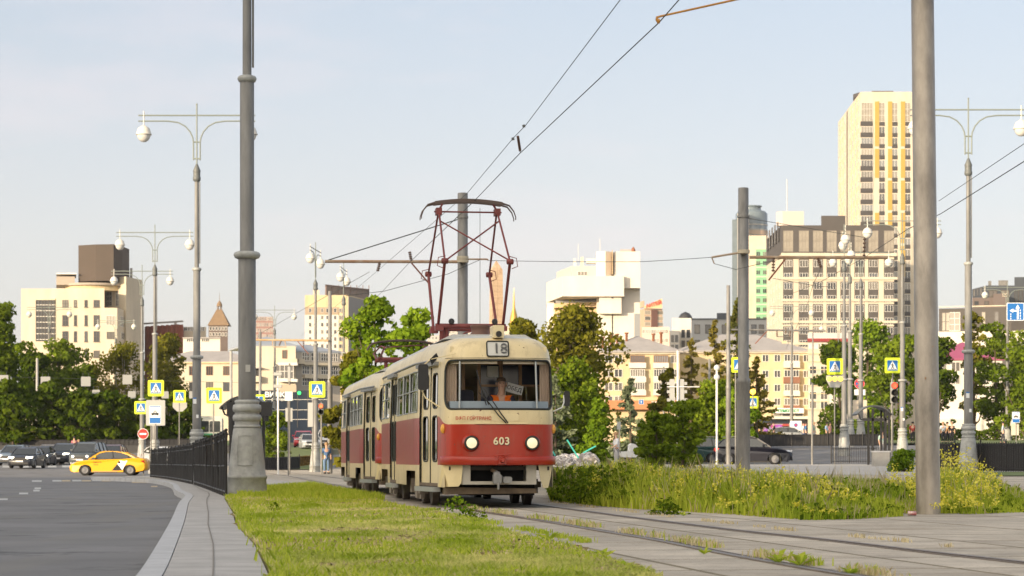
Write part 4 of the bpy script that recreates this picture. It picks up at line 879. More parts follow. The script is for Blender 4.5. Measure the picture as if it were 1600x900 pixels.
tree(0, 'light green tree below the left half of the cream office block', 92, 526, 240, 92, leaf=L_mid, clumps=34, per=150, seed=6, ls=.34, z0f=.06, group=GLF)
tree(0, 'low round tree right of the light green tree, below the white parapet', 143, 566, 250, 70, leaf=L_dark, clumps=26, per=150, seed=8, ls=.34, z0f=.05, group=GLF)
tree(0, 'olive birch with loose crown left of the stop sign', 196, 528, 246, 84, leaf=L_olive, clumps=34, per=140, seed=9, ls=.3, z0f=.1, group=GLF, droop=.5, bark=M_birch, name='birch_tree')
tree(0, 'drooping birch right of the stop sign pole', 262, 522, 252, 74, leaf=L_olive, clumps=34, per=150, seed=12, ls=.3, z0f=.08, group=GLF, droop=.8, bark=M_birch, name='birch_tree')
for i, (p, yt, Y_, w_) in enumerate(((20,590,206,80),(82,600,208,80),(125,610,208,80),(172,612,210,80),(222,622,212,80),(285,610,214,70))):
    tree(0, ('dark low tree at the left edge behind the queue of cars','dark low tree behind the front cars of the queue','dark low tree behind the person in green','dark low tree above the dark van in the queue','dark low tree behind the no entry sign','dark low tree right of the bus stop sign, behind the fence')[i], p, yt, Y_, w_, leaf=L_dark, clumps=22, per=130, seed=20+i, ls=.36, z0f=.12, group='dark low trees of the left park')
tree(0, 'big maple behind the tram, left crown with upright twigs', 588, 463, 118, 104, leaf=L_bright, clumps=34, per=95, seed=31, ls=.26, z0f=.26, name='maple_tree', cr=.48)
tree(0, 'smaller maple with a pointed crown just above the tram roof', 646, 476, 112, 84, leaf=L_bright, clumps=24, per=90, seed=33, ls=.26, z0f=.3, name='maple_tree', cr=.42)
tree(0, 'dense olive tree left of the maples beside the trailing tram', 548, 545, 130, 74, leaf=L_olive, clumps=30, per=130, seed=35, ls=.26, z0f=.12)
tree(0, 'dark low tree behind the trailing tram roof', 606, 575, 124, 110, leaf=L_dark, clumps=30, per=130, seed=36, ls=.28, z0f=.1)
tree(0, 'large olive elm with bare limbs directly right of the tram', 893, 474, 158, 150, leaf=L_olive, clumps=46, per=120, seed=41, ls=.28, z0f=.2, name='elm_tree', group=GMD, droop=.2)
tree(0, 'dark green elm hanging low beside the tram windscreen', 900, 560, 146, 122, leaf=L_mid, clumps=40, per=130, seed=43, ls=.26, z0f=.1, name='elm_tree', group=GMD, droop=.3)
tree(0, 'tree peeping over the tram roof left of the large elm', 820, 500, 150, 66, leaf=L_olive, clumps=22, per=110, seed=44, ls=.28, z0f=.3, group=GMD)
tree(0, 'bright green young maple left of the woman with the pram', 934, 622, 140, 58, leaf=L_bright, clumps=26, per=130, seed=45, ls=.17, z0f=.06, name='maple_tree', group=GMD, shape='cone')
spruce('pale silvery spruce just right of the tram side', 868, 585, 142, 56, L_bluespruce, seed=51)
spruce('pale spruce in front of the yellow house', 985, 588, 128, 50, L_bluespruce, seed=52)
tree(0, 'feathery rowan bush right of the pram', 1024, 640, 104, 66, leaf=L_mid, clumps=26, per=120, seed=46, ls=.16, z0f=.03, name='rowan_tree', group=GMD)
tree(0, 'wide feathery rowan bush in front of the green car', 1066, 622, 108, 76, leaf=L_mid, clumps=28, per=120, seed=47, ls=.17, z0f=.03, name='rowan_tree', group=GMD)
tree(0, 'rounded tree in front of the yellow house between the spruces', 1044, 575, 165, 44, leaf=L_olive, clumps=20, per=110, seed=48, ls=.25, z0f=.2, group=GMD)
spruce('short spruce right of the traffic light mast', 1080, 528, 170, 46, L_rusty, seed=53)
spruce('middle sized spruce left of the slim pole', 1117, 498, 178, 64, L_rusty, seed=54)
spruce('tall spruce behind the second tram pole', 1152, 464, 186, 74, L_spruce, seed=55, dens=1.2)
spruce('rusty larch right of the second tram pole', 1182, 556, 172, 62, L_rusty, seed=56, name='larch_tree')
tree(0, 'bright leafy tree behind the globe light post and green car', 1120, 590, 150, 92, leaf=L_mid, clumps=34, per=130, seed=57, ls=.22, z0f=.05, group=GMD)
tree(0, 'bright leafy tree left of the navy car roof', 1150, 612, 146, 66, leaf=L_bright, clumps=24, per=110, seed=58, ls=.22, z0f=.05, group=GMD)
tree(0, 'bright green tree behind the right group of lamps', 1356, 498, 262, 92, leaf=L_bright, clumps=38, per=120, seed=61, ls=.36, z0f=.1, group=GRT)
tree(0, 'dark tree behind the crossing sign with amber lamps', 1312, 532, 240, 76, leaf=L_dark, clumps=30, per=130, seed=62, ls=.36, z0f=.08, group=GRT)
tree(0, 'dark tree behind the right traffic light', 1404, 520, 238, 96, leaf=L_mid, clumps=36, per=140, seed=63, ls=.36, z0f=.08, group=GRT)
tree(0, 'dark tree just right of the big concrete pole', 1466, 528, 232, 74, leaf=L_dark, clumps=30, per=130, seed=64, ls=.34, z0f=.1, group=GRT)
tree(0, 'slender olive tree beside the right lamp post', 1522, 488, 246, 50, leaf=L_olive, clumps=24, per=110, seed=65, ls=.3, z0f=.25, group=GRT)
tree(0, 'mid green tree left of the blue lane sign', 1556, 500, 242, 70, leaf=L_mid, clumps=30, per=120, seed=66, ls=.34, z0f=.12, group=GRT)
tree(0, 'broad green tree at the right edge below the blue lane sign', 1606, 520, 228, 84, leaf=L_mid, clumps=34, per=120, seed=67, ls=.34, z0f=.1, group=GRT)
tree(0, 'round green shrub on the verge left of the tram', 430, 640, 172, 52, leaf=L_mid, clumps=26, per=120, seed=71, ls=.2, z0f=.02, name='shrub', cat='shrub')
tree(0, 'low leafy shrub at the foot of the right traffic light', 1412, 701, 96, 46, leaf=L_bright, clumps=22, per=90, seed=72, ls=.10, z0f=.02, name='shrub', cat='shrub', cr=.25)
def hedge(name, label, pts, h, wd, m, n, ls=.22, seed=1):
    rg = np.random.default_rng(seed); C = []
    for (p0, Y0), (p1, Y1) in zip(pts, pts[1:]):
        k = int(n/len(pts)); t = rg.random(k); x0, x1 = X_(p0, Y0), X_(p1, Y1); x = x0+(x1-x0)*t; y = Y0+(Y1-Y0)*t+rg.random(k)*wd
        hh = h*(.85+.2*np.sin(x*.9)+.1*np.sin(x*2.3+1)); z = hh*(1-rg.random(k)**2.2)
        C.append(np.stack([x, y, z+np.array([g(a, b_) for a, b_ in zip(x, y)])], 1))
    C = np.concatenate(C); me = leafmesh(name, C, np.tile(np.array([0, -.6, .8]), (len(C), 1)), ls, m); o = D.objects.new(name, me); S.collection.objects.link(o)
    return tag(o, label, 'hedge')
hedge('hedge', 'clipped dark hedge behind the black fence on the left', [(-60,214),(120,216),(330,216)], 1.2, 2.5, L_dark, 14000, .26, 81)
hedge('hedge', 'low green hedge behind the right fences and walkers', [(1285,236),(1450,236),(1640,232)], 1.5, 2.0, L_dark, 12000, .26, 82)
hedge('hedge', 'brown leafed low hedge on the verge left of the tram', [(436,168),(490,184)], .95, 1.6, leafmat('brown hedge leaves', (.05,.035,.015), (.20,.14,.06)), 5000, .16, 83)
hedge('hedge', 'reedy pale grass clump along the left park fence', [(20,211),(110,212)], 1.7, 1.0, leafmat('reed leaves', (.12,.12,.04), (.32,.30,.14)), 5000, .25, 84)
hedge('hedge', 'dark undergrowth along the pavement behind the pram', [(865,142),(960,142),(1090,140)], 1.6, 3.0, L_dark, 12000, .2, 85)
# --- grass: lawn blades, tall weeds, flowers (uncountable, one object each)
def inpoly(x, y, poly):
    ins = np.zeros(len(x), bool); n = len(poly); j = n-1
    for i in range(n):
        xi, yi = poly[i]; xj, yj = poly[j]
        c = ((yi > y) != (yj > y)) & (x < (xj-xi)*(y-yi)/(yj-yi+1e-12)+xi); ins ^= c; j = i
    return ins
def scatter(poly, n, y0, y1, power=2.0):
    """points in a polygon, denser close to the viewer"""
    xs_ = [p[0] for p in poly]; out = np.zeros((0, 2))
    while len(out) < n:
        k = n*3; u = nr.random(k)
        y = (y0**(1-power)+(y1**(1-power)-y0**(1-power))*u)**(1/(1-power)) if power != 1 else y0*(y1/y0)**u
        x = min(xs_)+(max(xs_)-min(xs_))*nr.random(k); m = inpoly(x, y, poly); out = np.concatenate([out, np.stack([x[m], y[m]], 1)])
    return out[:n]
def blades(name, pts, hgt, wid, m, bend=.35, tint=None, clump=0., label='', cat='grass', base=0., seg=2):
    n = len(pts); a = nr.random(n)*2*PI; dx, dy = np.cos(a), np.sin(a); h = hgt*(.55+.75*nr.random(n)); w_ = wid*(.7+.6*nr.random(n))
    ba = nr.random(n)*2*PI; bx, by = np.cos(ba)*h*bend*nr.random(n), np.sin(ba)*h*bend*nr.random(n)
    z = np.array([g(px, py) for px, py in pts])+base; x, y = pts[:, 0], pts[:, 1]
    V = np.zeros((n, 5, 3))
    V[:, 0] = np.stack([x-dx*w_/2, y-dy*w_/2, z], 1); V[:, 1] = np.stack([x+dx*w_/2, y+dy*w_/2, z], 1)
    V[:, 2] = np.stack([x+dx*w_*.4+bx*.35, y+dy*w_*.4+by*.35, z+h*.55], 1); V[:, 3] = np.stack([x+bx, y+by, z+h*(1-.3*bend)], 1); V[:, 4] = np.stack([x-dx*w_*.4+bx*.35, y-dy*w_*.4+by*.35, z+h*.55], 1)
    me = D.meshes.new(name); me.vertices.add(5*n); me.vertices.foreach_set('co', V.astype(np.float32).ravel()); me.loops.add(5*n); me.loops.foreach_set('vertex_index', np.arange(5*n, dtype=np.int32))
    me.polygons.add(n); me.polygons.foreach_set('loop_start', np.arange(0, 5*n, 5, dtype=np.int32)); me.polygons.foreach_set('loop_total', np.full(n, 5, dtype=np.int32))
    me.materials.append(m); at = me.attributes.new('tint', 'FLOAT', 'FACE'); t = tint if tint is not None else nr.random(n); at.data.foreach_set('value', np.clip(t, 0, 1).astype(np.float32)); me.update()
    o = D.objects.new(name, me); S.collection.objects.link(o); return tag(o, label, cat, kind='stuff')
from mathutils import noise as MN
def fld(x, y, s, k=0):  # smooth patchiness
    return np.array([.5+.85*MN.noise((a*s, b_*s*.55, k*3.7))+.34*MN.noise((a*s*2.7, b_*s*1.6, k*5.1+9)) for a, b_ in zip(x, y)])
GR_lawn = leafmat('lawn grass', (.36,.46,.04), (.98,.86,.42), trans=.5); GR_green = leafmat('green grass', (.32,.44,.035), (.62,.66,.10), trans=.5)
GR_weed = leafmat('weed stems', (.15,.27,.012), (.58,.62,.08), trans=.35); GR_dry = leafmat('dry grass', (.52,.42,.22), (.80,.70,.45), trans=.4)
GR_flower = leafmat('yellow wildflowers', (.55,.50,.03), (.85,.78,.16), trans=.3)
lawn_poly = [(x+.02, y) for x, y in SWR if 8 < y < 56]+[(-5.6,66),(-5.9,68)]+[(x, y) for x, y in reversed(LAWN_R) if 8 < y < 66]
p = scatter(lawn_poly, 62000, 13.5, 68, 2.2); f_ = fld(p[:, 0], p[:, 1], 1.1)
blades('lawn_grass', p, .045+.05*(1-f_)**1.5, .010+.00028*p[:, 1], GR_lawn, .8, np.clip(f_*.9+.3*(nr.random(len(p))-.5), 0, 1), label='short yellowish mown grass of the lawn')
p = scatter(lawn_poly, 16000, 13.5, 68, 2.0); f_ = fld(p[:, 0], p[:, 1], .8, 2); p = p[f_ > .42]
blades('green_grass', p, .085, .010+.00028*p[:, 1], GR_green, .6, label='fresh green grass tufts through the lawn')
p = scatter([(x, y) for x, y in [(-5.5,46),(-6.6,56),(-6.0,69),(-4.2,56),(-2.4,44),(-2.9,42)]], 9000, 41, 70, 1.5); blades('tall_grass', p, .15, .022, GR_green, .5, label='taller dark green grass along the far end of the lawn')
p = scatter(lawn_poly, 26000, 13.5, 50, 2.2); f_ = fld(p[:, 0], p[:, 1], .9, 5); p = p[f_ > .52]
blades('dry_grass', p, .075, .014, GR_dry, 1.6, label='dry straw lying on the lawn')
edge = offs(SWR, .06); q = []
for i in range(2600): t = rnd.random()**1.6*.8; k = int(t*(len(edge)-1)); a_, b_ = edge[k], edge[min(k+1, len(edge)-1)]; u = rnd.random(); q.append((a_[0]+(b_[0]-a_[0])*u+rnd.gauss(.08, .07), a_[1]+(b_[1]-a_[1])*u))
q = np.array(q); q = q[(q[:, 1] > 13) & (q[:, 1] < 52)]; blades('edge_grass', q, .11, .014, GR_green, .6, label='tufty grass leaning over the pavement edge')
# weed patch
weed_poly = [(x, y) for x, y in WEED_F]+[(26,52),(10.5,43),(9.6,50),(6.0,50),(5.8,64),(2.2,74),(.9,60),(.75,48)]
front = [(x, y) for x, y in WEED_F]
def hmod(x, y):
    px = 800+3600*x/y; h = np.interp(px, [850,960,1200,1260,1420,1480,1540,1600,1700], [.40,.50,.46,.38,.34,.52,.40,.14,.12])
    fy = np.interp(x, [p_[0] for p_ in front], [p_[1] for p_ in front]); return h*np.clip(.35+(y-fy)/5, .35, 1)*(.62+.72*np.clip(fld(x, y, .9, 31), 0, 1))
p = scatter(weed_poly, 70000, 28.5, 78, 2.2); hm = hmod(p[:, 0], p[:, 1]); f_ = fld(p[:, 0], p[:, 1], .7, 1)
blades('tall_weeds', p, hm*(.75+.4*f_), .010+.00022*p[:, 1], GR_weed, .45, np.clip(f_*.6+.55*(nr.random(len(p))-.2), 0, 1), label='tall green weeds beside the tram track')
p = scatter(weed_poly, 13000, 28.5, 70, 2.2); hm = hmod(p[:, 0], p[:, 1]); p = np.concatenate([p[fld(p[:, 0], p[:, 1], .9, 7) > .5]]); hm = hmod(p[:, 0], p[:, 1])
blades('seeding_grass', p, hm*(1.0+.45*nr.random(len(p))**2), .008+.0002*p[:, 1], GR_dry, .35, nr.random(len(p))*.6, label='pale seeding grass stems among the weeds')
def leafy(name, poly, n, hscale, m, ls, label, y0=28.5, y1=70, k=3, thr=.5, lo=.2, sc=.8):
    p = scatter(poly, n, y0, y1, 2.2); f_ = fld(p[:, 0], p[:, 1], sc, k); p = p[f_ > thr]; hm = hmod(p[:, 0], p[:, 1])
    z = np.array([g(a, b_) for a, b_ in p])+hm*hscale*(lo+(1-lo)*nr.random(len(p))); C = np.stack([p[:, 0], p[:, 1], z], 1)
    me = leafmesh(name, C, np.tile(np.array([0, -.3, .8]), (len(C), 1)), ls+.0012*(p[:, 1]-28), m, elong=1.3); o = D.objects.new(name, me); S.collection.objects.link(o); return tag(o, label, 'weeds', kind='stuff')
leafy('leafy_weeds', weed_poly, 13000, .8, L_mid, .07, 'broad leaved weeds in the patch beside the track', k=3, thr=.45)
leafy('leafy_weeds', [(.7,41),(1.9,36),(2.3,44),(1.4,52),(.8,52)], 2600, 1.05, L_mid, .07, 'dark leafy weeds close to the tram front', y0=36, y1=52, thr=-1)
# yellow flowering spikes
def spikes(name, poly, n, label, thr=.5, y0=28.7, y1=62, k=4, hs=1.05):
    p = scatter(poly, n, y0, y1, 2.4); f_ = fld(p[:, 0], p[:, 1], 1.1, k); p = p[f_ > thr]; hm = hmod(p[:, 0], p[:, 1])*hs*(.8+.35*nr.random(len(p))); C = []
    for (x, y), h in zip(p, hm):
        m_ = 11; t = 1-nr.random(m_)**1.3*.45; lean = nr.normal(size=2)*.06; C.append(np.stack([x+lean[0]*t+nr.normal(size=m_)*.022, y+lean[1]*t+nr.normal(size=m_)*.022, g(x, y)+h*t], 1))
    C = np.concatenate(C); me = leafmesh(name, C, np.tile(np.array([0, -.5, .6]), (len(C), 1)), .034, GR_flower); o = D.objects.new(name, me); S.collection.objects.link(o); return tag(o, label, 'wildflowers', kind='stuff')
spikes('wildflowers', [(1.2,40),(2.2,36),(3,32.8),(3.74,29.4),(4.4,29.8),(5.2,31.4),(5.3,40),(5.6,48),(3,52),(1.4,52)], 1700, 'yellow flowering spikes at the front of the weeds', thr=.5)
spikes('wildflowers', [(5.9,31.8),(7.0,33.2),(9.2,44),(8,46),(6.2,38)], 380, 'yellow flowering spikes right of the concrete pole', thr=.2, k=8, hs=1.5)
# weeds in the track joints
def track_tufts(pl, off_, n, y0, y1, h, m, name, label, sig=.05):
    e = offs(pl, off_); q = []
    ys_ = [b_ for a_, b_ in e]
    while len(q) < n:
        yy = y0*(y1/y0)**rnd.random(); 
        if math.sin(yy*2.1+off_*9)+.9*math.sin(yy*5.3) < .1: continue
        xx = np.interp(yy, ys_, [a_ for a_, b_ in e]); q.append((xx+rnd.gauss(0, sig), yy))
    return blades(name, np.array(q), h, .012, m, .5, label=label)
track_tufts(RAIL_L, .18, 1200, 15, 38, .07, GR_dry, 'joint_grass', 'dry grass growing along the left rail'); track_tufts(RAIL_L, .2, 450, 15, 40, .08, GR_green, 'joint_grass', 'green grass growing along the left rail', .06)
track_tufts(RAIL_L, -.75, 800, 20, 36, .06, GR_green, 'joint_grass', 'sparse grass in the joint between slabs and lawn', .05)
track_tufts(RAIL_R, .55, 500, 20, 42, .045, GR_dry, 'joint_grass', 'sparse dry grass in the slab joint right of the right rail', .03)
def rosette(x, y, r, label, n=11, m=GR_green, up=.5):
    mb = MB()
    for k in range(n):
        a = 2*PI*k/n+rnd.random(); L_ = r*(.7+.6*rnd.random()); u = Vector((math.cos(a), math.sin(a), 0)); s_ = Vector((-u.y, u.x, 0)); w_ = L_*.16; zz = up*(.4+rnd.random())
        p0 = Vector((x, y, g(x, y))); p1 = p0+u*L_*.4+Vector((0, 0, L_*zz*.9)); p2 = p0+u*L_*.85+Vector((0, 0, L_*zz*1.1)); 
        b0 = len(mb.v); mb.v += [tuple(q_) for q_ in (([p0] if k == 0 else [])+[p1-s_*w_, p2, p1+s_*w_])]; b0 += (k == 0)
        mb.f.append([0, b0, b0+1, b0+2]); mb.m.append(0); mb.sm.append(False)
    o = mb.obj('leafy_plant', m); a = o.data.attributes.new('tint', 'FLOAT', 'FACE'); a.data.foreach_set('value', [rnd.random() for _ in o.data.polygons])
    o.data.transform(T((-x, -y, -g(x, y)))); o.location = (x, y, g(x, y)); return tag(o, label, 'plant')
for px, py, r, lab in ((1216,880,.17,'broad leaved plant by the left rail, first from the bottom of the photo'),(1250,884,.18,'broad leaved plant beside the rail, second of the low rosettes'),(1330,897,.13,'small rosette plant by the rail at the bottom right'),(1068,806,.11,'little leafy plant on the slabs before the weeds'),(942,872,.16,'leafy plant at the lawn edge, lower middle'),(975,893,.13,'small upright plant on the slabs by the lawn corner'),(858,844,.2,'dark leafy plant at the right lawn corner'),(382,803,.16,'leafy plant growing from the pavement edge'),(1100,866,.1,'yellowing rosette beside the left rail')):
    x, y = GY(px, py); rosette(x, y, r*.72, lab)
def bushy(px, py, w_, h, n, label, m=L_mid, ls=.04):
    x, y = GY(px, py); d = nr.normal(size=(n, 3))*np.array([w_/3, w_/3, 0]); d[:, 2] = nr.random(n)*h*(1-np.clip(np.abs(d[:, 0])/w_, 0, .9)); me = leafmesh('leafy_plant', d, np.tile(np.array([0, -.3, .8]), (n, 1)), ls, m)
    o = D.objects.new('leafy_plant', me); S.collection.objects.link(o); o.location = (x, y, g(x, y)); tag(o, label, 'plant', kind='stuff')
bushy(1042, 804, .34, .22, 300, 'round green weed clump standing on the slabs', L_mid, .05); bushy(712, 800, .5, .26, 130, 'ragged green weed clump before the tram wheels', L_bright, .05); bushy(738, 812, .35, .16, 80, 'small weed clump beside the left rail', L_mid, .05)
bushy(430, 800, .2, .16, 90, 'dark clover clump in the lawn near the lamp base', L_mid, .04)
# ------------------------------------------------------------------ street lamps
M_globe = mat('frosted globe', (.62,.62,.60), .25, spec=.6); M_globetop = mat('lamp shade paint', (.62,.60,.55), .4)
def make_lamp(label):
    t = thing('street_lamp', label, 'street lamp', (0, 0, 0), group='ornamental twin armed street lamps')
    mb = MB()
    prof = [(.43,-.6),(.43,0),(.425,.05),(.405,.36),(.42,.37),(.425,.40),(.42,.43),(.395,.44),(.36,.8),(.315,1.22),(.295,1.36),(.285,1.42)]
    mb.lathe(prof, 32); a = .13
    # hatch panel outline on the flared foot
    for (x0, z0, x1, z1) in ((-.17,.66,.17,.66),):
        mb.tube([(x0, -.375, z0), (0, -.393, z0-.02), (x1, -.375, z1)], .009, 5)
    mb.tube([(-.17,-.372,.66),(-.145,-.315,1.26)], .006, 4); mb.tube([(.17,-.372,.66),(.145,-.315,1.26)], .006, 4); mb.tube([(-.145,-.315,1.26),(0,-.325,1.27),(.145,-.315,1.26)], .006, 4)
    mb.obj('base', M_lamppaint, t)
    mb = MB()
    for z, r, h in ((1.46,.285,.04),(1.64,.305,.075),(1.84,.305,.085)):
        mb.lathe([(r-.05, z-h), (r-.012, z-h*.8), (r, z), (r-.012, z+h*.8), (r-.05, z+h)], 28)
    mb.lathe([(.262, 1.4), (.255, 1.95), (.262, 1.96), (.262, 2.0), (.22, 2.02)], 28); mb.obj('base_ring', M_lamppaint, t)
    mb = MB(); mb.lathe([(.185,1.95),(.185,5.0),(.15,5.04),(.15,8.72),(.095,8.78),(.088,12.5)], 24); mb.obj('pole', M_polegrey, t)
    for z, r in ((5.06,.285),(8.76,.205)):
        mb = MB(); mb.lathe([(.1, z-.09), (r-.09, z-.085), (r-.03, z-.06), (r, z), (r-.02, z+.05), (r-.08, z+.075), (.1, z+.08)], 28); mb.obj('collar', M_lamppaint, t)
    mb = MB(); mb.lathe([(.1,12.45),(.16,12.5),(.17,12.62),(.15,12.65),(.15,12.85),(.165,12.9),(.05,13.18),(.03,13.2)], 16); mb.obj('pole_cap', M_dkcap, t)
    mb = MB(); mb.tube([(.125, 0, 9.0), (.125, 0, 12.45)], .025, 6); mb.obj('conduit', M_polegrey, t)
    mb = MB(); mb.tube([(0, 0, 13.1), (0, 0, 15.68)], .03, 8); mb.tube([(-2.46, 0, 15.24), (2.46, 0, 15.24)], .032, 8); mb.lathe([(.0,15.66),(.05,15.70),(.0,15.76)], 8)
    for s in (-1, 1):
        mb.tube([(s*.14, 0, 13.35), (s*.14, 0, 14.1), (s*.17, 0, 14.3), (s*.28, 0, 14.55), (s*.48, 0, 14.78), (s*.78, 0, 14.94), (s*1.2, 0, 15.0), (s*2.46, 0, 15.0)], .03, 8)
    for z in (13.42, 14.12): mb.tube([(-.16, 0, z), (.16, 0, z)], .035, 6)
    mb.obj('arm', M_lamparm, t)
    for s in (-1, 1):
        mb = MB(); x = s*2.23
        mb.tube([(x, 0, 15.42), (x, 0, 14.78)], .03, 8); mb.lathe([(.05,14.82),(.12,14.79),(.24,14.7),(.30,14.55),(.315,14.47),(.335,14.46),(.335,14.42),(.30,14.42)], 20, (x, 0, 0)); sh = mb.obj('lamp_shade', M_globetop, t)
        mb = MB(); mb.lathe([(.29,14.43),(.27,14.32),(.2,14.2),(.1,14.13),(.01,14.115)], 20, (x, 0, 0)); mb.obj('globe', M_globe, sh)
    return t
M_dkcap = mat('dark pole cap', (.12,.13,.13), .5); M_lamparm = mat('lamp arm paint', (.20,.23,.21), .5)
lamp0 = make_lamp('huge near lamp post with flared ringed foot, standing at the lawn corner')
x, Y = X_(386, 48.4), 48.4; lamp0.location = (x, Y, .0)
LP = [(307.5,97,0,'second lamp post from the near one, twin globes over the taxi'),(242,147,0,'lamp post behind the bus stop sign, third in the left row'),(222,183,0,'pale lamp post behind the no entry sign, fourth in the left row'),
 (77,255,0,'far lamp post among the left trees behind the queue of cars'),(181,285,0,'far lamp post left of the birches, its foot behind the dark hedge'),
 (493,158,86,'lamp post seen end on above the crossing sign left of the tram'),(537,178,88,'farther lamp post seen end on in front of the yellow tall block'),
 (1513,97,0,'right hand lamp post with ringed foot before the black fence'),(1410,147,0,'lamp post hidden partly by the traffic light at right'),(1319,158,84,'lamp post seen end on beside the amber flashing sign'),
 (1328,178,84,'lamp post seen end on just behind its neighbour at the amber sign'),(1345,184,0,'pale lamp post behind the no stopping sign'),(1574,229,0,'distant lamp post beside the blue lane sign at the right edge'),
 (1237,262,0,'distant lamp post before the yellow apartment house'),(1310,300,0,'small far lamp post in front of the columned building'),(429,262,0,'distant lamp post before the glass shop front')]
for px, Y, rz, lab in LP: p = G(px, Y); dup(lamp0, p, R(rz), lab)
# ------------------------------------------------------------------ plain poles
M_galv2 = mat('weathered galvanised pole', (.35,.31,.26), .38, .3, var=.5, vscale=2.6, bump=.08, bscale=5, stretch=(1, 1, .35))
def pole(name, label, px, ytop, Y, dia, m=None, step=None, off=0., cat='pole', group=None, lean=0., taper=.85):
    p = G(px, Y, off); h = Z_(ytop, Y)-p.z; t = thing(name, label, cat, p, group=group); mb = MB(); r = dia/2
    if step: zs, k, mm = step; mb.lathe([(r*k, -.5), (r*k, zs), (r*k*1.05, zs+.02), (r*k*1.05, zs+.12), (r, zs+.18), (r*taper, h), (r*taper*.9, h+.01)], 24)
    else: mb.lathe([(r, -.5), (r*taper, h), (r*taper*.85, h+.01)], 24)
    mb.obj('shaft', m or M_galv, t); 
    if lean: t.rotation_euler = (0, lean, 0)
    return t
pc = pole('tram_pole', 'thick weathered steel pole rising out of the frame at right, foot in the weeds', 1450.5, -60, 32.6, .345, M_galv2, lean=R(-.65), taper=.92, group='poles of the tram overhead line')
mb = MB()
for z in (3.2,): mb.lathe([(.168, z), (.174, z+.003), (.174, z+.02), (.168, z+.023)], 20)
pb = pole('tram_pole', 'tall grey tram pole behind the raised pantograph', 723, 302, 74, .335, M_galv, group='poles of the tram overhead line', taper=.98)
p2 = pole('tram_pole', 'grey stepped tram pole standing in the weeds left of the tower block', 1161.5, 294, 72, .345, M_galv, step=(3.0, 1.22, 0), group='poles of the tram overhead line', taper=.95)
p3 = pole('tram_pole', 'slender stepped pole left of the stepped tram pole, before the spruces', 1138, 446, 128, .24, M_galv, step=(4.2, 1.15, 0), group='poles of the tram overhead line')
p4 = pole('tram_pole', 'grey pole close to the trailing tram, right of the crossing sign', 515.5, 455, 132, .24, M_galv, step=(5.2, 1.25, 0), group='poles of the tram overhead line')
pole('tram_pole', 'pole left of the shop lettering, carrying the orange bracket', 406.5, 519, 190, .26, M_galv, group='poles of the tram overhead line')
pole('tram_pole', 'dull pole left of the near lamp post, before the long house', 361, 549, 180, .26, M_concrete, group='poles of the tram overhead line')
pole('tram_pole', 'dull pole among the left trees beside the far lamp post', 58, 560, 212, .26, M_concrete, group='poles of the tram overhead line')
pole('tram_pole', 'short pole before the spruces right of the traffic light mast', 1108.5, 561, 165, .2, M_galv, group='poles of the tram overhead line')
pole('tram_pole', 'short grey pole in front of the yellow house, right of the pale spruce', 1037, 573, 190, .16, M_galv, group='poles of the tram overhead line')
pole('tram_pole', 'thin pole between the yellow house and the bright tree', 1270, 520, 240, .16, M_galv, group='poles of the tram overhead line')
pole('tram_pole', 'thin steel pole left of the amber flashing sign, on the pavement', 1269, 600, 132, .12, M_galv, group='poles of the tram overhead line')
def part_at(root, mb, name, m, label=None):
    """mesh given in world coordinates, parented to a thing without rotation"""
    return mb.obj(name, m, root, label, M=T(-Vector(root.location)))
# bracket arms with insulators and struts
def bracket(root, Y, x0, y0, x1, y1, r=.045, stay=None, bands=None, m=M_rust, strut=None, pend=()):
    mb = MB(); a, b = P(x0, y0, Y), P(x1, y1, Y); mb.tube([a, b], r, 8); part_at(root, mb, 'bracket_arm', m)
    if stay: mb = MB(); mb.tube([P(stay[0], stay[1], Y), P(stay[2], stay[3], Y)], .018, 5); part_at(root, mb, 'stay_wire', M_wire)
    for (px, py) in bands or (): mb = MB(); k = root.location; mb.lathe([(.19, 0), (.19, .11)], 20, tuple(P(px, py, Y))); part_at(root, mb, 'pole_band', mat('pale band', (.45,.40,.30), .6))
    if strut: mb = MB(); mb.beam(P(strut[0], strut[1], Y), P(strut[2], strut[3], Y), .035, .05); part_at(root, mb, 'strut', mat('red brown strut', (.20,.07,.04), .7))
    for (px, py, qx, qy) in pend:
        mb = MB(); A, B = P(px, py, Y), P(qx, qy, Y); mb.tube([A, B], .014, 5); n = 5
        for i in range(n): c = A.lerp(B, (i+.5)/n); mb.tube([c+(A-B).normalized()*.025, c-(A-B).normalized()*.025], .05, 8)
        part_at(root, mb, 'insulator', mat('brown insulator', (.10,.05,.03), .35))
bracket(pb, 73.7, 508, 408.5, 715, 409, .05, stay=(511,407,715,343), bands=((723,410),(723,406)), strut=(643,411,672,445), pend=((594,408,590,424),(643,409,640,393)))
mb = MB(); Y = 73.7; mb.tube([P(731,405,Y), P(760,405,Y), P(763,406,Y)], .03, 6); part_at(pb, mb, 'bracket_arm', M_rust)
mb = MB(); mb.lathe([(.18, 0), (.18, .06)], 20, tuple(P(723, 341, 74))); part_at(pb, mb, 'pole_band', M_galv)
bracket(p2, 71.7, 1171, 402, 1387, 402.5, .05, bands=((1162,396),), strut=(1227,405,1201,438), pend=((1278,403,1283,418),(1209,402,1208,425),(1351,371,1350,402)))
mb = MB(); Y = 71.7; mb.tube([P(1112,402,Y), P(1154,395,Y)], .035, 6); mb.tube([P(1112,402,Y), P(1116,412,Y)], .02, 5); part_at(p2, mb, 'bracket_arm', M_rust)
mb = MB(); mb.lathe([(.19, 0), (.19, .06)], 20, tuple(P(1161.5, 340, 72))); part_at(p2, mb, 'pole_band', M_galv)
bracket(p3, 127.8, 1143, 515, 1290, 517, .05, m=M_galv, strut=(1198,518,1180,537), pend=((1214,516,1214,526),(1235,516,1234,526),(1228,513,1228,521)))
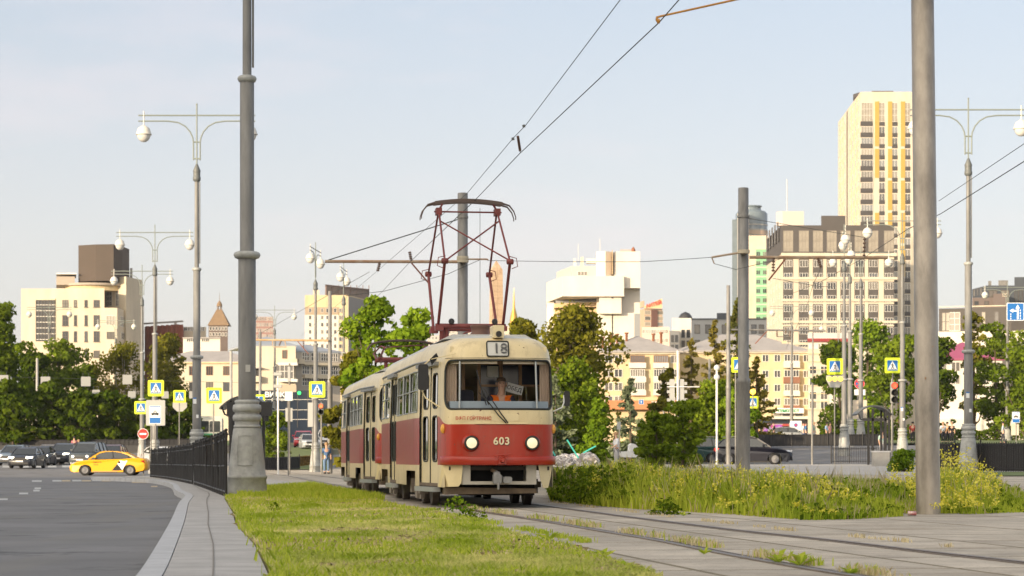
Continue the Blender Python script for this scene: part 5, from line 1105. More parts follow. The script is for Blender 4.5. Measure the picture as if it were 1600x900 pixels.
mb = MB(); Y = 127.8; mb.tube([P(1214,526,Y), P(1236,526,Y)], .025, 5); part_at(p3, mb, 'bracket_arm', M_galv)
bracket(p4, 131.8, 388, 531, 513, 532, .06, strut=(465,533,482,553), pend=((440,531,436,540),(474,531,474,543)), m=mat('orange rusty steel', (.45,.24,.08), .7, col2=(.5,.42,.3), vscale=3))
mb = MB(); Y = 131.8; mb.tube([P(426,532,Y), P(426,542,Y), P(447,542,Y), P(445,532,Y)], .035, 5); part_at(p4, mb, 'bracket_arm', MC['orange rusty steel'])
# pull-off arm at upper right, hung from the near thick pole's span
t = thing('pull_off_arm', 'orange rusty pull off rod holding the contact wire at the top of the photo', 'arm', P(1030, 30, 23.8)); mo = mat('orange rust', (.50,.24,.05), .6, .2)
mb = MB(); Y = 23.8; mb.tube([P(1027,27,Y), P(1034,25,Y), P(1156,-2,Y+.4), P(1235,-12,Y+.6)], .011, 8); part_at(t, mb, 'rod', mo)
mb = MB(); mb.tube([P(1027,26,Y), P(1026,31,Y), P(1029,36,Y)], .013, 8); mb.tube([P(1027,33,Y), P(1031,33,Y)], .025, 8); part_at(t, mb, 'clamp', mo)
mb = MB(); mb.tube([P(1218,-10,Y+.5), P(1223,0,Y+.5)], .006, 6); part_at(t, mb, 'hook', M_wire)
# wires
def wire(label, pts, r=.008, name='overhead_wire', cat='wire', sag=0., n=8, group='overhead tram wires'):
    V = [P(*p) for p in pts]; out = []
    for a, b in zip(V, V[1:]):
        for i in range(n): t_ = i/n; q = a.lerp(b, t_); q.z -= sag*4*t_*(1-t_)*(b-a).length*.01; out.append(q)
    out.append(V[-1]); o_ = out[0].copy(); mb = MB(); mb.tube([q-o_ for q in out], r*.75, 5); o = mb.obj(name, M_wire); o.location = o_; return tag(o, label, cat, group)
wire('dark contact wire running from the top edge down to the pantograph', [(1066,-6,22.5),(1030,35,23.9),(812,240,34.5),(743,312,40.4)], .0085)
wire('contact wire continuing behind the raised pantograph', [(743,312,40.4),(640,410,73.6),(596,457,95),(480,560,160)], .011)
wire('thin carrier wire from the top edge past the insulator', [(975,-8,24),(822,195,34),(801,217,35),(730,302,44),(590,423,73.6),(470,525,140)], .007)
wire('carrier wire along the right bracket toward the tall pole', [(1351,371,71.7),(1162,340,72)], .012)
wire('contact wire rising from the right bracket to the right edge', [(1225,464,100),(1283,440,80),(1351,402,71.7),(1420,357,55),(1470,334,48),(1610,246,34)], .011)
wire('thin carrier wire rising to the lamp globe at the right edge', [(1467,314,50),(1610,218,34)], .008)
wire('span wire from the pantograph pole to the stepped pole', [(762,407,73.7),(1000,409,72.5),(1112,402,71.7)], .012, sag=.3)
wire('stay wire hanging from the pantograph pole over the tram', [(540,462,73),(600,455,73),(700,428,73.5),(752,405,73.7)], .012)
wire('loop of wire below the right bracket', [(1116,412,71.7),(1150,421,71.7),(1222,404,71.7)], .012)
wire('wire from the right strut to the far house', [(1208,435,71.9),(1283,448,80),(1300,448,82)], .012)
wire('steep thin wire behind the right bracket', [(1283,418,71.7),(1270,446,80),(1262,475,100),(1228,545,160)], .012)
wire('thin wire down the middle of the pantograph', [(750,325,41),(750,506,41)], .006)
wire('long wire above the shops left of the tram', [(407,521,189),(577,425,131)], .02)
wire('span wire across the left trees', [(-20,588,214),(380,598,214)], .02)
# insulator string between the two near wires
t = thing('insulator', 'ribbed insulator string hanging between the two near overhead wires', 'insulator', P(809, 212, 34.2)); mb = MB(); A, B = P(809,212,34.3), P(813,238,34.5)
mb.tube([A, B], .006, 6)
for i in range(9): c = A.lerp(B, (i+.7)/10); d = (B-A).normalized()*.006; mb.tube([c-d, c+d], .022, 10)
part_at(t, mb, 'insulator_string', mat('brown insulator', (.10,.05,.03), .35)); mb = MB(); mb.tube([P(818,195,34.2), P(819,199,34.2)], .022, 8); mb.tube([P(801,215,34.6), P(802,219,34.6)], .022, 8); part_at(t, mb, 'clamp', M_dkcap)
# ------------------------------------------------------------------ signs
M_lime = mat('fluorescent lime sheeting', (.62,.75,.02), .5); M_sblue = mat('sign blue', (.01,.13,.42), .45); M_swhite = mat('sign white', (.75,.77,.78), .5); M_sback = mat('sign back grey', (.38,.39,.38), .5, .2); M_sred = mat('sign red', (.62,.02,.015), .45)
def pedestrian_mb(s):
    """white triangle with a walking figure, in the XZ plane, half width s"""
    a = MB(); a.add([(-s*.62,-.006,-s*.55),(s*.62,-.006,-s*.55),(0,-.006,s*.62)], [(0,1,2)], 0)
    f = MB(); q = lambda pts: f.add([(x*s, -.009, z*s) for x, z in pts], [list(range(len(pts)))], 0)
    q([(.04*math.cos(k*PI/4)+.01, .04*math.sin(k*PI/4)*1.1+.31) for k in range(8)]); q([(-.07,-.05),(.05,-.05),(.08,.2),(-.04,.24)]); q([(-.06,-.06),(.04,-.04),(.0,-.25),(-.13,-.47),(-.22,-.44),(-.09,-.22)]); q([(.0,-.05),(.07,-.06),(.12,-.24),(.24,-.44),(.15,-.47),(.03,-.26)])
    q([(-.04,.22),(-.02,.15),(-.14,.08),(-.12,-.02),(-.19,-.03),(-.2,.1)]); q([(.06,.2),(.05,.12),(.14,.06),(.2,-.03),(.14,-.05),(.08,.02)])
    z = MB(); 
    for k in range(5): z.add([(-s*.5+k*s*.22,-.008,-s*.54),(-s*.38+k*s*.22,-.008,-s*.54),(-s*.36+k*s*.2,-.008,-s*.47),(-s*.46+k*s*.2,-.008,-s*.47)], [(0,1,2,3)])
    f.join(z); return a, f
def crossing_sign(px, py, size, Y, label, pole_px=None, polebot=True, rz=0., flip=False):
    s = size/2/F*Y; p = P(px, py, Y); zb = g(p.x, p.y); t = thing('crossing_sign', label, 'road sign', (p.x, p.y, zb), rz, 'pedestrian crossing signs with lime borders'); z = p.z-zb
    mb = MB(); mb.bevbox(-s, s, 0, .02, z-s, z+s, s*.16); pl = mb.obj('border_plate', M_lime, t)
    mb = MB(); mb.bevbox(-s*.68, s*.68, -.003, 0, z-s*.68, z+s*.68, .02); mb.obj('blue_panel', M_sblue, pl); a, f = pedestrian_mb(s)
    M_ = T((0, 0, z))@(Matrix.Diagonal((-1, 1, 1, 1)) if flip else Matrix.Identity(4)); mb = MB(); mb.join(a, M_); mb.obj('white_triangle', M_swhite, pl); mb = MB(); mb.join(f, M_); mb.obj('walking_figure', M_black, pl)
    if pole_px is not None: dx = (pole_px-px)/F*Y; mb = MB(); mb.tube([(dx, .05, -.3), (dx, .05, z+s*.5)], .04, 10); mb.obj('post', M_galv, t)
    return t
crossing_sign(243.5, 606.5, 25, 146, 'lime framed crossing sign above the tram stop sign')
crossing_sign(220, 637, 20, 170, 'lime framed crossing sign half hidden behind the pale lamp post')
crossing_sign(280.5, 619.5, 19.5, 168, 'small lime framed crossing sign between stop sign and lamp post', 280)
crossing_sign(334.5, 618, 24.5, 132, 'lime framed crossing sign on a thin post left of the near lamp post', 333.5)
crossing_sign(404.5, 626, 19, 150, 'lime framed crossing sign peeping out right of the near lamp post', 404)
crossing_sign(495.5, 608.5, 25, 150, 'lime framed crossing sign left of the trailing tram')
crossing_sign(1304.5, 572.5, 25, 136, 'lime framed crossing sign above three amber lamps', 1304.3)
crossing_sign(1394.5, 571, 24, 134, 'lime framed crossing sign above the red traffic light', 1395)
crossing_sign(1155, 570, 24, 120, 'lime framed crossing sign between the slender and the stepped pole', 1149.5)
crossing_sign(1176, 628.5, 19, 150, 'lime framed crossing sign just right of the stepped pole', 1174, flip=True)
def plain_sign(name, label, px, py, w_, h, Y, m, post=None, mark=None, round_=False, rz=0., cat='road sign', group=None, extra=None, board='board', z_off=0.):
    p = P(px, py, Y); zb = g(p.x, p.y); t = thing(name, label, cat, (p.x, p.y, zb), rz, group); z = p.z-zb; sw, sh = w_/2/F*Y, h/2/F*Y
    mb = MB()
    if round_: mb.lathe([(sw, 0), (sw, .02)], 24, (0, 0, z), axis='y')
    else: mb.bevbox(-sw, sw, 0, .02, z-sh, z+sh, min(sw, sh)*.12)
    pl = mb.obj(board, m, t)
    if post is not None: dx = (post-px)/F*Y; mb = MB(); mb.tube([(dx, .045, -.3), (dx, .045, z+sh*.6)], .035, 10); mb.obj('post', M_galv, t)
    if extra: extra(pl, sw, sh, z)
    return t
def noentry(pl, sw, sh, z): 
    mb = MB(); mb.lathe([(sw*.92, -.004), (sw*.92, 0)], 24, (0, 0, z), axis='y'); mb.obj('red_disc', M_sred, pl); mb = MB(); mb.box(-sw*.62, sw*.62, -.009, -.004, z-sw*.16, z+sw*.16); mb.obj('white_bar', M_swhite, pl)
plain_sign('no_entry_sign', 'round red no entry sign with white bar above the taxi boot', 223.5, 678, 17, 17, 140, M_swhite, 224, round_=True, extra=noentry)
def stopsign(pl, sw, sh, z):
    mb = MB(); mb.bevbox(-sw*.92, sw*.92, -.004, 0, z-sh*.95, z+sh*.95, .04); mb.obj('blue_panel', M_sblue, pl); mb = MB(); mb.bevbox(-sw*.86, sw*.86, -.008, -.004, z-sh*.32, z+sh*.86, .04); mb.obj('white_panel', M_swhite, pl)
    mb = MB(); mb.bevbox(-sw*.62, sw*.62, -.013, -.008, z-.02*sh, z+sh*.2, sh*.05); mb.box(-sw*.5, -sw*.3, -.013, -.008, z-sh*.08, z); mb.box(sw*.3, sw*.5, -.013, -.008, z-sh*.08, z)
    mb.beam((-sw*.3, -.01, z+sh*.2), (0, -.01, z+sh*.5), .02); mb.beam((sw*.3, -.01, z+sh*.2), (0, -.01, z+sh*.5), .02); mb.beam((-sw*.3, -.01, z+sh*.3), (sw*.3, -.01, z+sh*.3), .015); mb.obj('tram_symbol', M_black, pl)
plain_sign('tram_stop_sign', 'white and blue tram stop sign with a black tram picture', 242.3, 648, 18.5, 28, 118, M_swhite, 243, extra=stopsign)
plain_sign('tram_stop_sign', 'far bus stop sign at the right edge behind the black fence', 1587.5, 652, 12, 17, 170, M_swhite, 1588, extra=stopsign); plain_sign('notice_board', 'cream notice board under the far right stop sign', 1586, 671, 12, 18, 170.5, mat('cream board', (.6,.52,.42), .6))
plain_sign('back_facing_sign', 'grey sign back behind the tram stop sign', 243, 645, 30, 40, 122, M_sback, 236)
for px, py, s, lab in ((6,593,14,'square sign back at the left edge'),(71,596,15,'square sign back in front of the second left pole'),(134,596,15,'square sign back between the left poles'),(199,593,15,'square sign back left of the pale lamp post'),(150,615,12,'lower square sign back, left one'),(206,617,12,'lower square sign back beside the pale lamp post'),(258,617,11,'small square sign back right of the crossing sign'),(301,617,11,'small square sign back left of the second lamp post')):
    Y = 212; t = plain_sign('hanging_sign', 'grey '+lab+', hung on a span wire', px, py, s, s, Y, mat('pale sign back', (.27,.28,.28), .5), group='square signs hung over the road', cat='hanging sign')
    p = P(px, py, Y); zb = g(p.x, p.y); z = p.z-zb; sw = s/2/F*Y; mb = MB(); mb.tube([(-sw*.6, .02, z+sw), (-sw*.6, .02, z+sw+.35)], .02, 5); mb.tube([(sw*.6, .02, z+sw), (sw*.6, .02, z+sw+.35)], .02, 5); mb.obj('hanger', M_wire, t)
def trib(pl, sw, sh, z): pass
mb = MB()
p = P(281, 636, 169); t = thing('back_facing_sign', 'grey notched octagonal sign back below the small crossing sign', 'road sign', (p.x, p.y, g(p.x, p.y))); z = p.z-t.location.z
mb = MB(); mb.prism_y([(-.52,.33),(.52,.33),(.52,-.02),(.2,-.33),(-.2,-.33),(-.52,-.02)][::-1], 0, .02); mb.obj('board', M_sback, t, M=T((0, 0, z)))
def arrows(pl, sw, sh, z):
    mb = MB(); mb.bevbox(-sw*.93, sw*.93, -.004, 0, z-sh*.93, z+sh*.93, .05); mb.obj('blue_panel', M_sblue, pl); mb = MB()
    u = lambda pts: mb.add([(x*sw, -.008, z+y*sh) for x, y in pts], [list(range(len(pts)))])
    u([(.18,-.85),(.36,-.85),(.36,.35),(.18,.35)]); u([(.02,.35),(.52,.35),(.27,.8)]); u([(-.25,.02),(.18,.02),(.18,.2),(-.25,.2)]); u([(-.25,-.12),(-.25,.34),(-.68,.11)])
    for k in range(3): u([(-.58,-.85+.25*k),(-.48,-.85+.25*k),(-.48,-.7+.25*k),(-.58,-.7+.25*k)])
    for k in range(4): u([(.52,-.85+.3*k),(.62,-.85+.3*k),(.62,-.66+.3*k),(.52,-.66+.3*k)])
    mb.obj('white_arrows', M_swhite, pl)
plain_sign('lane_sign', 'square blue lane sign with white arrows at the right edge', 1586.5, 487, 27, 28, 120, M_swhite, extra=arrows)
def nostop(pl, sw, sh, z):
    mb = MB(); mb.lathe([(sw*.97, -.004), (sw*.97, 0)], 24, (0, 0, z), axis='y'); mb.obj('red_ring', M_sred, pl); mb = MB(); mb.lathe([(sw*.72, -.008), (sw*.72, -.004)], 24, (0, 0, z), axis='y'); mb.obj('blue_disc', M_sblue, pl)
    mb = MB(); k = sw*.62; mb.beam((-k, -.01, z-k*.8), (k, -.01, z+k*.8), .012, sw*.2); mb.beam((-k, -.014, z+k*.8), (k, -.014, z-k*.8), .012, sw*.2); mb.obj('red_cross', M_sred, pl)
plain_sign('no_stopping_sign', 'round blue no stopping sign with red cross, behind the pale lamp post at right', 1343, 599.5, 16, 16, 186, M_swhite, 1340, round_=True, extra=nostop)
plain_sign('plate_sign', 'small white plate below the no stopping sign', 1343.5, 613, 17, 9, 186, M_swhite)
plain_sign('notice_board', 'cream yellow notice board beside the shelter canopy', 1343.5, 640, 22, 30, 186, mat('cream board', (.6,.52,.42), .6), 1340)
def smallblue(pl, sw, sh, z): mb = MB(); mb.lathe([(sw*.36, -.004), (sw*.36, 0)], 16, (0, 0, z+sh*.1), axis='y'); mb.obj('blue_disc', M_sblue, pl); mb = MB(); k = sw*.22; mb.beam((-k, -.008, z+sh*.1-k), (k, -.008, z+sh*.1+k), .008, sw*.1); mb.beam((-k, -.010, z+sh*.1+k), (k, -.010, z+sh*.1-k), .008, sw*.1); mb.obj('red_cross', M_sred, pl)
plain_sign('notice_board', 'white square board with a small no stopping sign before the shops', 1243.5, 665, 18, 15, 255, M_swhite, 1245, extra=smallblue)
def bluearrow(pl, sw, sh, z): mb = MB(); mb.bevbox(-sw*.9, sw*.9, -.004, 0, z-sh*.9, z+sh*.9, .03); mb.obj('blue_panel', M_sblue, pl); mb = MB(); mb.box(-sw*.12, sw*.12, -.008, -.004, z-sh*.6, z+sh*.2); mb.add([(-sw*.35,-.008,z+sh*.1),(sw*.35,-.008,z+sh*.1),(0,-.008,z+sh*.65)], [(0,1,2)]); mb.obj('white_arrow', M_swhite, pl)
plain_sign('lane_sign', 'small blue arrow sign before the orange shop wall', 1002, 628, 7.5, 7.5, 210, M_swhite, extra=bluearrow); plain_sign('lane_sign', 'small blue arrow sign right of the orange shop wall', 1032, 627, 7.5, 7.5, 210, M_swhite, extra=bluearrow)
plain_sign('notice_board', 'long white board above the bushes in front of the yellow house', 1035, 632, 35, 10, 214, mat('cream board', (.6,.52,.42), .6))
plain_sign('street_plate', 'dark grey plate on the thin post beside the woman with pram', 967, 665, 6, 12, 117, mat('dark plate', (.12,.14,.16), .5), 968)
plain_sign('control_box', 'white control box on a tall post left of the tram', 451, 619, 12, 14, 112, M_swhite, 450.5)
plain_sign('back_facing_sign', 'pair of tan sign backs on the mast above the white control box', 450, 607, 26, 11, 126, mat('tan board', (.42,.34,.26), .7), 450.5)
plain_sign('control_box', 'grey cabinet behind the post of the white control box', 451.5, 648, 11, 21, 128, M_sback)
# globe lights and masts
def mast(label, px, ytop, Y, dia=.09, name='light_mast', m=None, cat='mast'):
    p = G(px, Y); h = Z_(ytop, Y)-p.z; t = thing(name, label, cat, p); mb = MB(); mb.tube([(0, 0, -.3), (0, 0, h)], dia/2, 10); mb.obj('post', m or M_white, t); return t, h
t, h = mast('white post with two small globes in front of the bright tree', 1120, 572, 128, .12)
for dz in (-.1, -.62): mb = MB(); mb.lathe([(.05,dz-.17),(.14,dz-.1),(.17,dz),(.14,dz+.1),(.05,dz+.17)], 14, (0, 0, h)); mb.obj('globe', M_globe, t)
t, h = mast('slim white post with camera heads left of the control box post', 434.5, 585, 118, .09)
for dz in (0., -.62): mb = MB(); mb.bevbox(-.22, .2, -.12, .1, h+dz-.06, h+dz+.1, .05); mb.obj('camera_head', M_sback, t)
t, h = mast('white signal mast with grey traffic light backs before the spruces', 1059, 548, 118, .11, 'traffic_light', cat='traffic light')
mb = MB(); mb.tube([(-.55, 0, h-1.85), (1.12, 0, h-1.85)], .025, 6); mb.obj('cross_arm', M_white, t)
for sx, nm in ((-.28, 1), (.2, 1)):
    mb = MB(); mb.bevbox(sx-.13, sx+.13, .06, .26, h-2.85, h-1.45, .05)
    for k in range(3): mb.box(sx-.26 if sx < 0 else sx+.1, sx-.1 if sx < 0 else sx+.28, .08, .24, h-1.75-.42*k, h-1.6-.42*k)
    mb.obj('signal_head', M_sback, t)
mb = MB(); mb.box(-.16, .0, -.1, .1, h-3.4, h-2.9); mb.obj('control_box', mat('cream board', (.6,.52,.42), .6), t)
def traffic(label, px, ytop, ybot, Y, lit=0, col=(1,.05,.02), n=3, post=None, wpx=11, name='traffic_light', back=False):
    p = P(px, ybot, Y); zb = g(p.x, p.y); t = thing(name, label, 'traffic light', (p.x, p.y, zb)); zt = Z_(ytop, Y)-zb; z0 = Z_(ybot, Y)-zb; w2 = wpx/2/F*Y; h = (zt-z0)/n
    mb = MB(); mb.bevbox(-w2, w2, 0, .22, z0, zt, w2*.3); hd = mb.obj('signal_head', M_sback, t)
    for k in range(0 if back else n):
        zc = zt-h*(k+.5); on = (k == lit); mb = MB(); mb.lathe([(w2*.8, -.03), (w2*.8, -.005)], 16, (0, 0, zc), axis='y')
        mb.obj('lit_lens' if on else 'lens', mat('lit lens %.2f' % col[1], (.3,.05,.02), .4, emit=(col, 2.2)) if on else M_dark, hd)
        mb = MB(); mb.lathe([(w2*.95, -.2), (w2*.95, 0), (w2*.88, 0), (w2*.88, -.2)], 16, (0, 0, zc), axis='y', cap=False); mb.obj('visor', M_black, hd)
    if post is not None: dx = (post-px)/F*Y; mb = MB(); mb.tube([(dx, .3, -.3), (dx, .3, zt+.2)], .05, 10); mb.obj('post', M_galv, t)
    return t
traffic('traffic light with red lamp lit beside the thick grey lamp shaft at right', 1397.5, 597, 630, 133, post=1395)
traffic('pedestrian light showing a red figure left of the tram', 501.5, 630, 648, 128, n=2, post=501.5, wpx=8, col=(1,.12,.04))
traffic('grey traffic light half hidden behind the crossing sign post left of the tram', 485, 629, 667, 148, lit=9, post=488, wpx=8, back=True)
traffic('tall dark traffic light above the tan sign backs', 451.5, 573, 596, 126, lit=9, post=451.5, wpx=4, back=True)
# amber lamps
Y = 135.6; p = P(1304.5, 592, Y); t = thing('amber_beacon', 'bank of three lit amber lamps under the crossing sign at right', 'warning light', (p.x, p.y, g(p.x, p.y))); z = p.z-t.location.z
mb = MB(); mb.prism_y([(-.5,.2),(.5,.2),(.5,-.06),(.28,-.5),(-.28,-.5),(-.5,-.06)][::-1], 0, .1); mb.obj('housing', M_sback, t, M=T((0, 0, z)))
for dx in (-.33, 0, .33): mb = MB(); mb.lathe([(.01,-.06),(.13,-.05),(.145,0)], 16, (dx, 0, z), axis='y'); mb.obj('amber_lamp', mat('lit amber', (.6,.3,.02), .4, emit=((1,.55,.06), 2.2)), t)
Y = 149.5; p = P(1176.5, 612, Y); t = thing('amber_beacon', 'single lit amber lamp right of the stepped pole', 'warning light', (p.x, p.y, g(p.x, p.y))); mb = MB(); mb.lathe([(.01,-.06),(.15,-.05),(.18,0),(.18,.1)], 14, (0, 0, p.z-t.location.z), axis='y'); mb.obj('amber_lamp', MC['lit amber'], t)
mb = MB(); mb.tube([(0, .06, -.2), (0, .06, p.z-t.location.z)], .04, 8); mb.obj('post', M_galv, t)
# ------------------------------------------------------------------ iron fences
M_iron = mat('black painted iron', (.012,.012,.014), .38, 0, var=.3)
M_ironv = mat('black sheet', (.014,.014,.016), .5)
def railing(name, label, pts, hs, step=.14, bars_r=.011, wob=.0, finial=True, group=None, zoff=0., rails=(.12, .9), postevery=14, sheetm=None):
    """pts: world (x, y) polyline along the foot, hs: height at each"""
    d = [0]
    for a, b in zip(pts, pts[1:]): d.append(d[-1]+math.hypot(b[0]-a[0], b[1]-a[1]))
    Lt = d[-1]; o_ = Vector((pts[0][0], pts[0][1], g(*pts[0])+zoff)); t = thing(name, label, 'fence', o_, group=group)
    def at(s):
        k = 0
        while k < len(d)-2 and d[k+1] < s: k += 1
        f = (s-d[k])/max(1e-9, d[k+1]-d[k]); x = pts[k][0]+(pts[k+1][0]-pts[k][0])*f; y = pts[k][1]+(pts[k+1][1]-pts[k][1])*f
        return Vector((x, y, g(x, y)+zoff))-o_, hs[k]+(hs[k+1]-hs[k])*f
    n = int(Lt/step); rr = random.Random(n); bars = MB()
    for i in range(n+1):
        p, h = at(i*step); lx, ly = rr.gauss(0, wob), rr.gauss(0, wob); big = i % postevery == 0; r_ = bars_r*(2.4 if big else 1)
        bars.tube([p, p+Vector((lx, ly, h+(.06 if big else 0)))], r_, 6)
        if finial and not big: bars.tube([p+Vector((lx, ly, h)), p+Vector((lx, ly, h+.03)), p+Vector((lx, ly, h+.08))], [r_, r_*2.3, .002], 6)
        if big: q = p+Vector((lx, ly, h+.06)); bars.lathe([(.01, .0), (.035, .02), (.035, .05), (.01, .07)], 8, tuple(q))
    bars.obj('bars', M_iron, t)
    for rz in rails:
        mb = MB(); q = []
        for i in range(0, n+1, 2): p, h = at(i*step); q.append(p+Vector((0, 0, h*rz)))
        mb.tube(q, .02, 6); mb.obj('rail', M_iron, t)
    if sheetm:
        mb = MB(); q = [at(i*step) for i in range(0, n+1, 3)]; vs = [p+Vector((0, .03, .04)) for p, h in q]+[p+Vector((0, .03, h*.94)) for p, h in q]; k = len(q); mb.add(vs, [(i, i+1, k+i+1, k+i) for i in range(k-1)]); mb.obj('mesh_infill', sheetm, t)
    return t
fp = lambda px, Y: (X_(px, Y), Y)
railing('iron_fence', 'near black iron railing, higher section leaning beside the lamp foot', [fp(353.5,47.5),fp(340,52),fp(322,60),fp(303,70)], [1.28,1.24,1.22,1.2], .135, .0115, .022, postevery=11, rails=(.08,.5,.93))
railing('iron_fence', 'farther lower section of the black iron railing, ending by the taxi', [fp(301,70.5),fp(280,80),fp(262,88),fp(246,94),fp(234.5,98)], [1.16,1.14,1.12,1.1,1.1], .14, .0115, .016, postevery=15, rails=(.08,.5,.93))
mesh_m = mat('black mesh infill', (.02,.02,.022), .7)
railing('iron_fence', 'long black fence behind the weeds at the right edge', [fp(1440,100),fp(1500,98.5),fp(1560,96),fp(1640,93)], [1.25,1.25,1.25,1.25], .16, .016, .0, postevery=11, sheetm=mesh_m, finial=False)
railing('iron_fence', 'far black fence along the raised road behind the navy car', [fp(1185,170),fp(1250,171),fp(1320,171),fp(1400,172)], [.95]*4, .3, .02, 0, postevery=9, sheetm=mesh_m, finial=False)
railing('iron_fence', 'ornamental black railing panels beside the canopy at right', [fp(1299,135),fp(1325,136),fp(1375,137)], [.95]*3, .16, .016, 0, postevery=10, finial=False)
railing('iron_fence', 'black park wall railing behind the queue of cars', [fp(-60,206),fp(100,206.5),fp(230,207),fp(345,208)], [.95]*4, .4, .02, 0, postevery=8, sheetm=mesh_m, finial=False)
railing('iron_fence', 'black railing at the foot of the round shrub on the verge', [fp(405,163),fp(440,165),fp(470,168)], [1.0]*3, .3, .02, 0, postevery=6, sheetm=mesh_m, finial=False)
# retaining wall below the left park
mb = MB(); q = [fp(-80,205.6),fp(100,206),fp(230,206.5),fp(395,207.5)]; vs = [(x, y, g(x, y)-1.4) for x, y in q]+[(x, y, 2.0) for x, y in q]; n = len(q); mb.add(vs+[(x, y+.4, z) for x, y, z in vs], [(i, i+1, n+i+1, n+i) for i in range(n-1)]+[(n+i, n+i+1, 3*n+i+1, 3*n+i) for i in range(n-1)])
tag(mb.obj('retaining_wall', mat('dark retaining wall', (.05,.05,.052), .8, var=.2)), 'dark retaining wall under the left park behind the cars', 'wall')
# ------------------------------------------------------------------ canopies over the underpass stairs
def canopy(label, px0, px1, ytop, ybot, Y, dpost, rz=0.):
    p0 = G((px0+px1)/2, Y); W_ = (px1-px0)/F*Y; zt = Z_(ytop, Y)-p0.z; t = thing('stair_canopy', label, 'canopy', p0, rz, 'black curved canopies')
    n = 14; arc = [(-W_/2+W_*i/n, zt-.48*(abs(2*i/n-1))**2.2) for i in range(n+1)]; mb = MB(); vs = []
    for dy in (-.1, 1.9):
        for x, z in arc: vs.append((x, dy, z))
        for x, z in arc: vs.append((x, dy, z-.07))
    k = n+1; mb.add(vs, [(i, i+1, 2*k+i+1, 2*k+i) for i in range(n)]+[(k+i, 3*k+i, 3*k+i+1, k+i+1) for i in range(n)]+[(i, k+i, k+i+1, i+1) for i in range(n)]+[(2*k+i, 2*k+i+1, 3*k+i+1, 3*k+i) for i in range(n)]); mb.obj('roof', mat('dark canopy sheet', (.05,.055,.06), .35), t)
    mb = MB(); mb.box(-W_*.34, W_*.34, 0, .06, zt-.85, zt-.70); mb.obj('cross_beam', M_black, t)
    for fx in dpost:
        mb = MB(); mb.box(W_*fx-.055, W_*fx+.055, 0, .1, -.3, zt-.2); mb.obj('post', M_black, t); mb = MB(); mb.box(W_*fx-.055, W_*fx+.055, 1.5, 1.6, -.3, zt-.2); mb.obj('post', M_black, t)
    for s in (-1, 1): mb = MB(); mb.tube([(s*W_*.47, .05, zt-.4), (s*W_*.40, .05, zt-.75), (s*W_*.33, .05, zt-.8)], .04, 6); mb.obj('bracket', M_black, t)
    return t
canopy('black curved canopy of the stairs at right beside the lamp post', 1339, 1394, 633, 725, 124, (-.05,.32,.42))
canopy('black curved canopy with lamps behind the huge near lamp foot', 343, 421, 618, 730, 92, (-.28,.3))
for px, lab in ((363, 'black hooded floodlight hanging at the left end of the near canopy'), (416, 'black hooded floodlight hanging right of the near lamp foot')):
    Y = 90; t = thing('floodlight', lab, 'floodlight', P(px, 640, Y)); mb = MB(); mb.bevbox(-.2, .22, -.15, .15, -.25, .3, .05); mb.obj('housing', M_black, t); mb = MB(); mb.tube([(0, 0, -.25), (0, 0, -1.0 if px < 400 else -.45)], .16 if px < 400 else .1, 10); mb.obj('stem', M_black, t)
mb = MB(); x, Y_ = X_(1377.5, 118), 118; zb = g(x, Y_); t = thing('concrete_block', 'pale concrete block at the foot of the right canopy', 'block', (x, Y_, zb)); mb = MB(); mb.box(-.42, .42, 0, .6, -.1, .72); mb.obj('body', M_concrete, t); mb = MB(); mb.box(-.46, .46, -.04, .64, .724, .8); mb.obj('cap', M_kerb, t)

# paper stickers left on the poles
def sticker(t, dx, y, z, w_, h, m): mb = MB(); mb.box(dx-w_/2, dx+w_/2, y-.003, y, z, z+h); mb.obj('sticker', m, t)
for t in [o for o in S.objects if o.get('label', '').startswith(('lamp post hidden partly', 'right hand lamp post', 'second lamp post'))]:
    sticker(t, -.06, -.187, 3.1, .14, .24, M_swhite); sticker(t, -.06, -.189, 3.3, .14, .06, M_sblue); sticker(t, .05, -.187, 2.5, .10, .14, M_swhite)
sticker(lamp0, .04, -.187, 2.6, .10, .15, mat('torn paper', (.42,.42,.40), .9)); sticker(p2, .03, -.178, 2.7, .10, .13, mat('torn paper', (.42,.42,.40), .9))
sticker(pc, -.05, -.176, 1.9, .02, .035, M_rust); sticker(pc, .06, -.176, 2.35, .015, .02, M_rust)
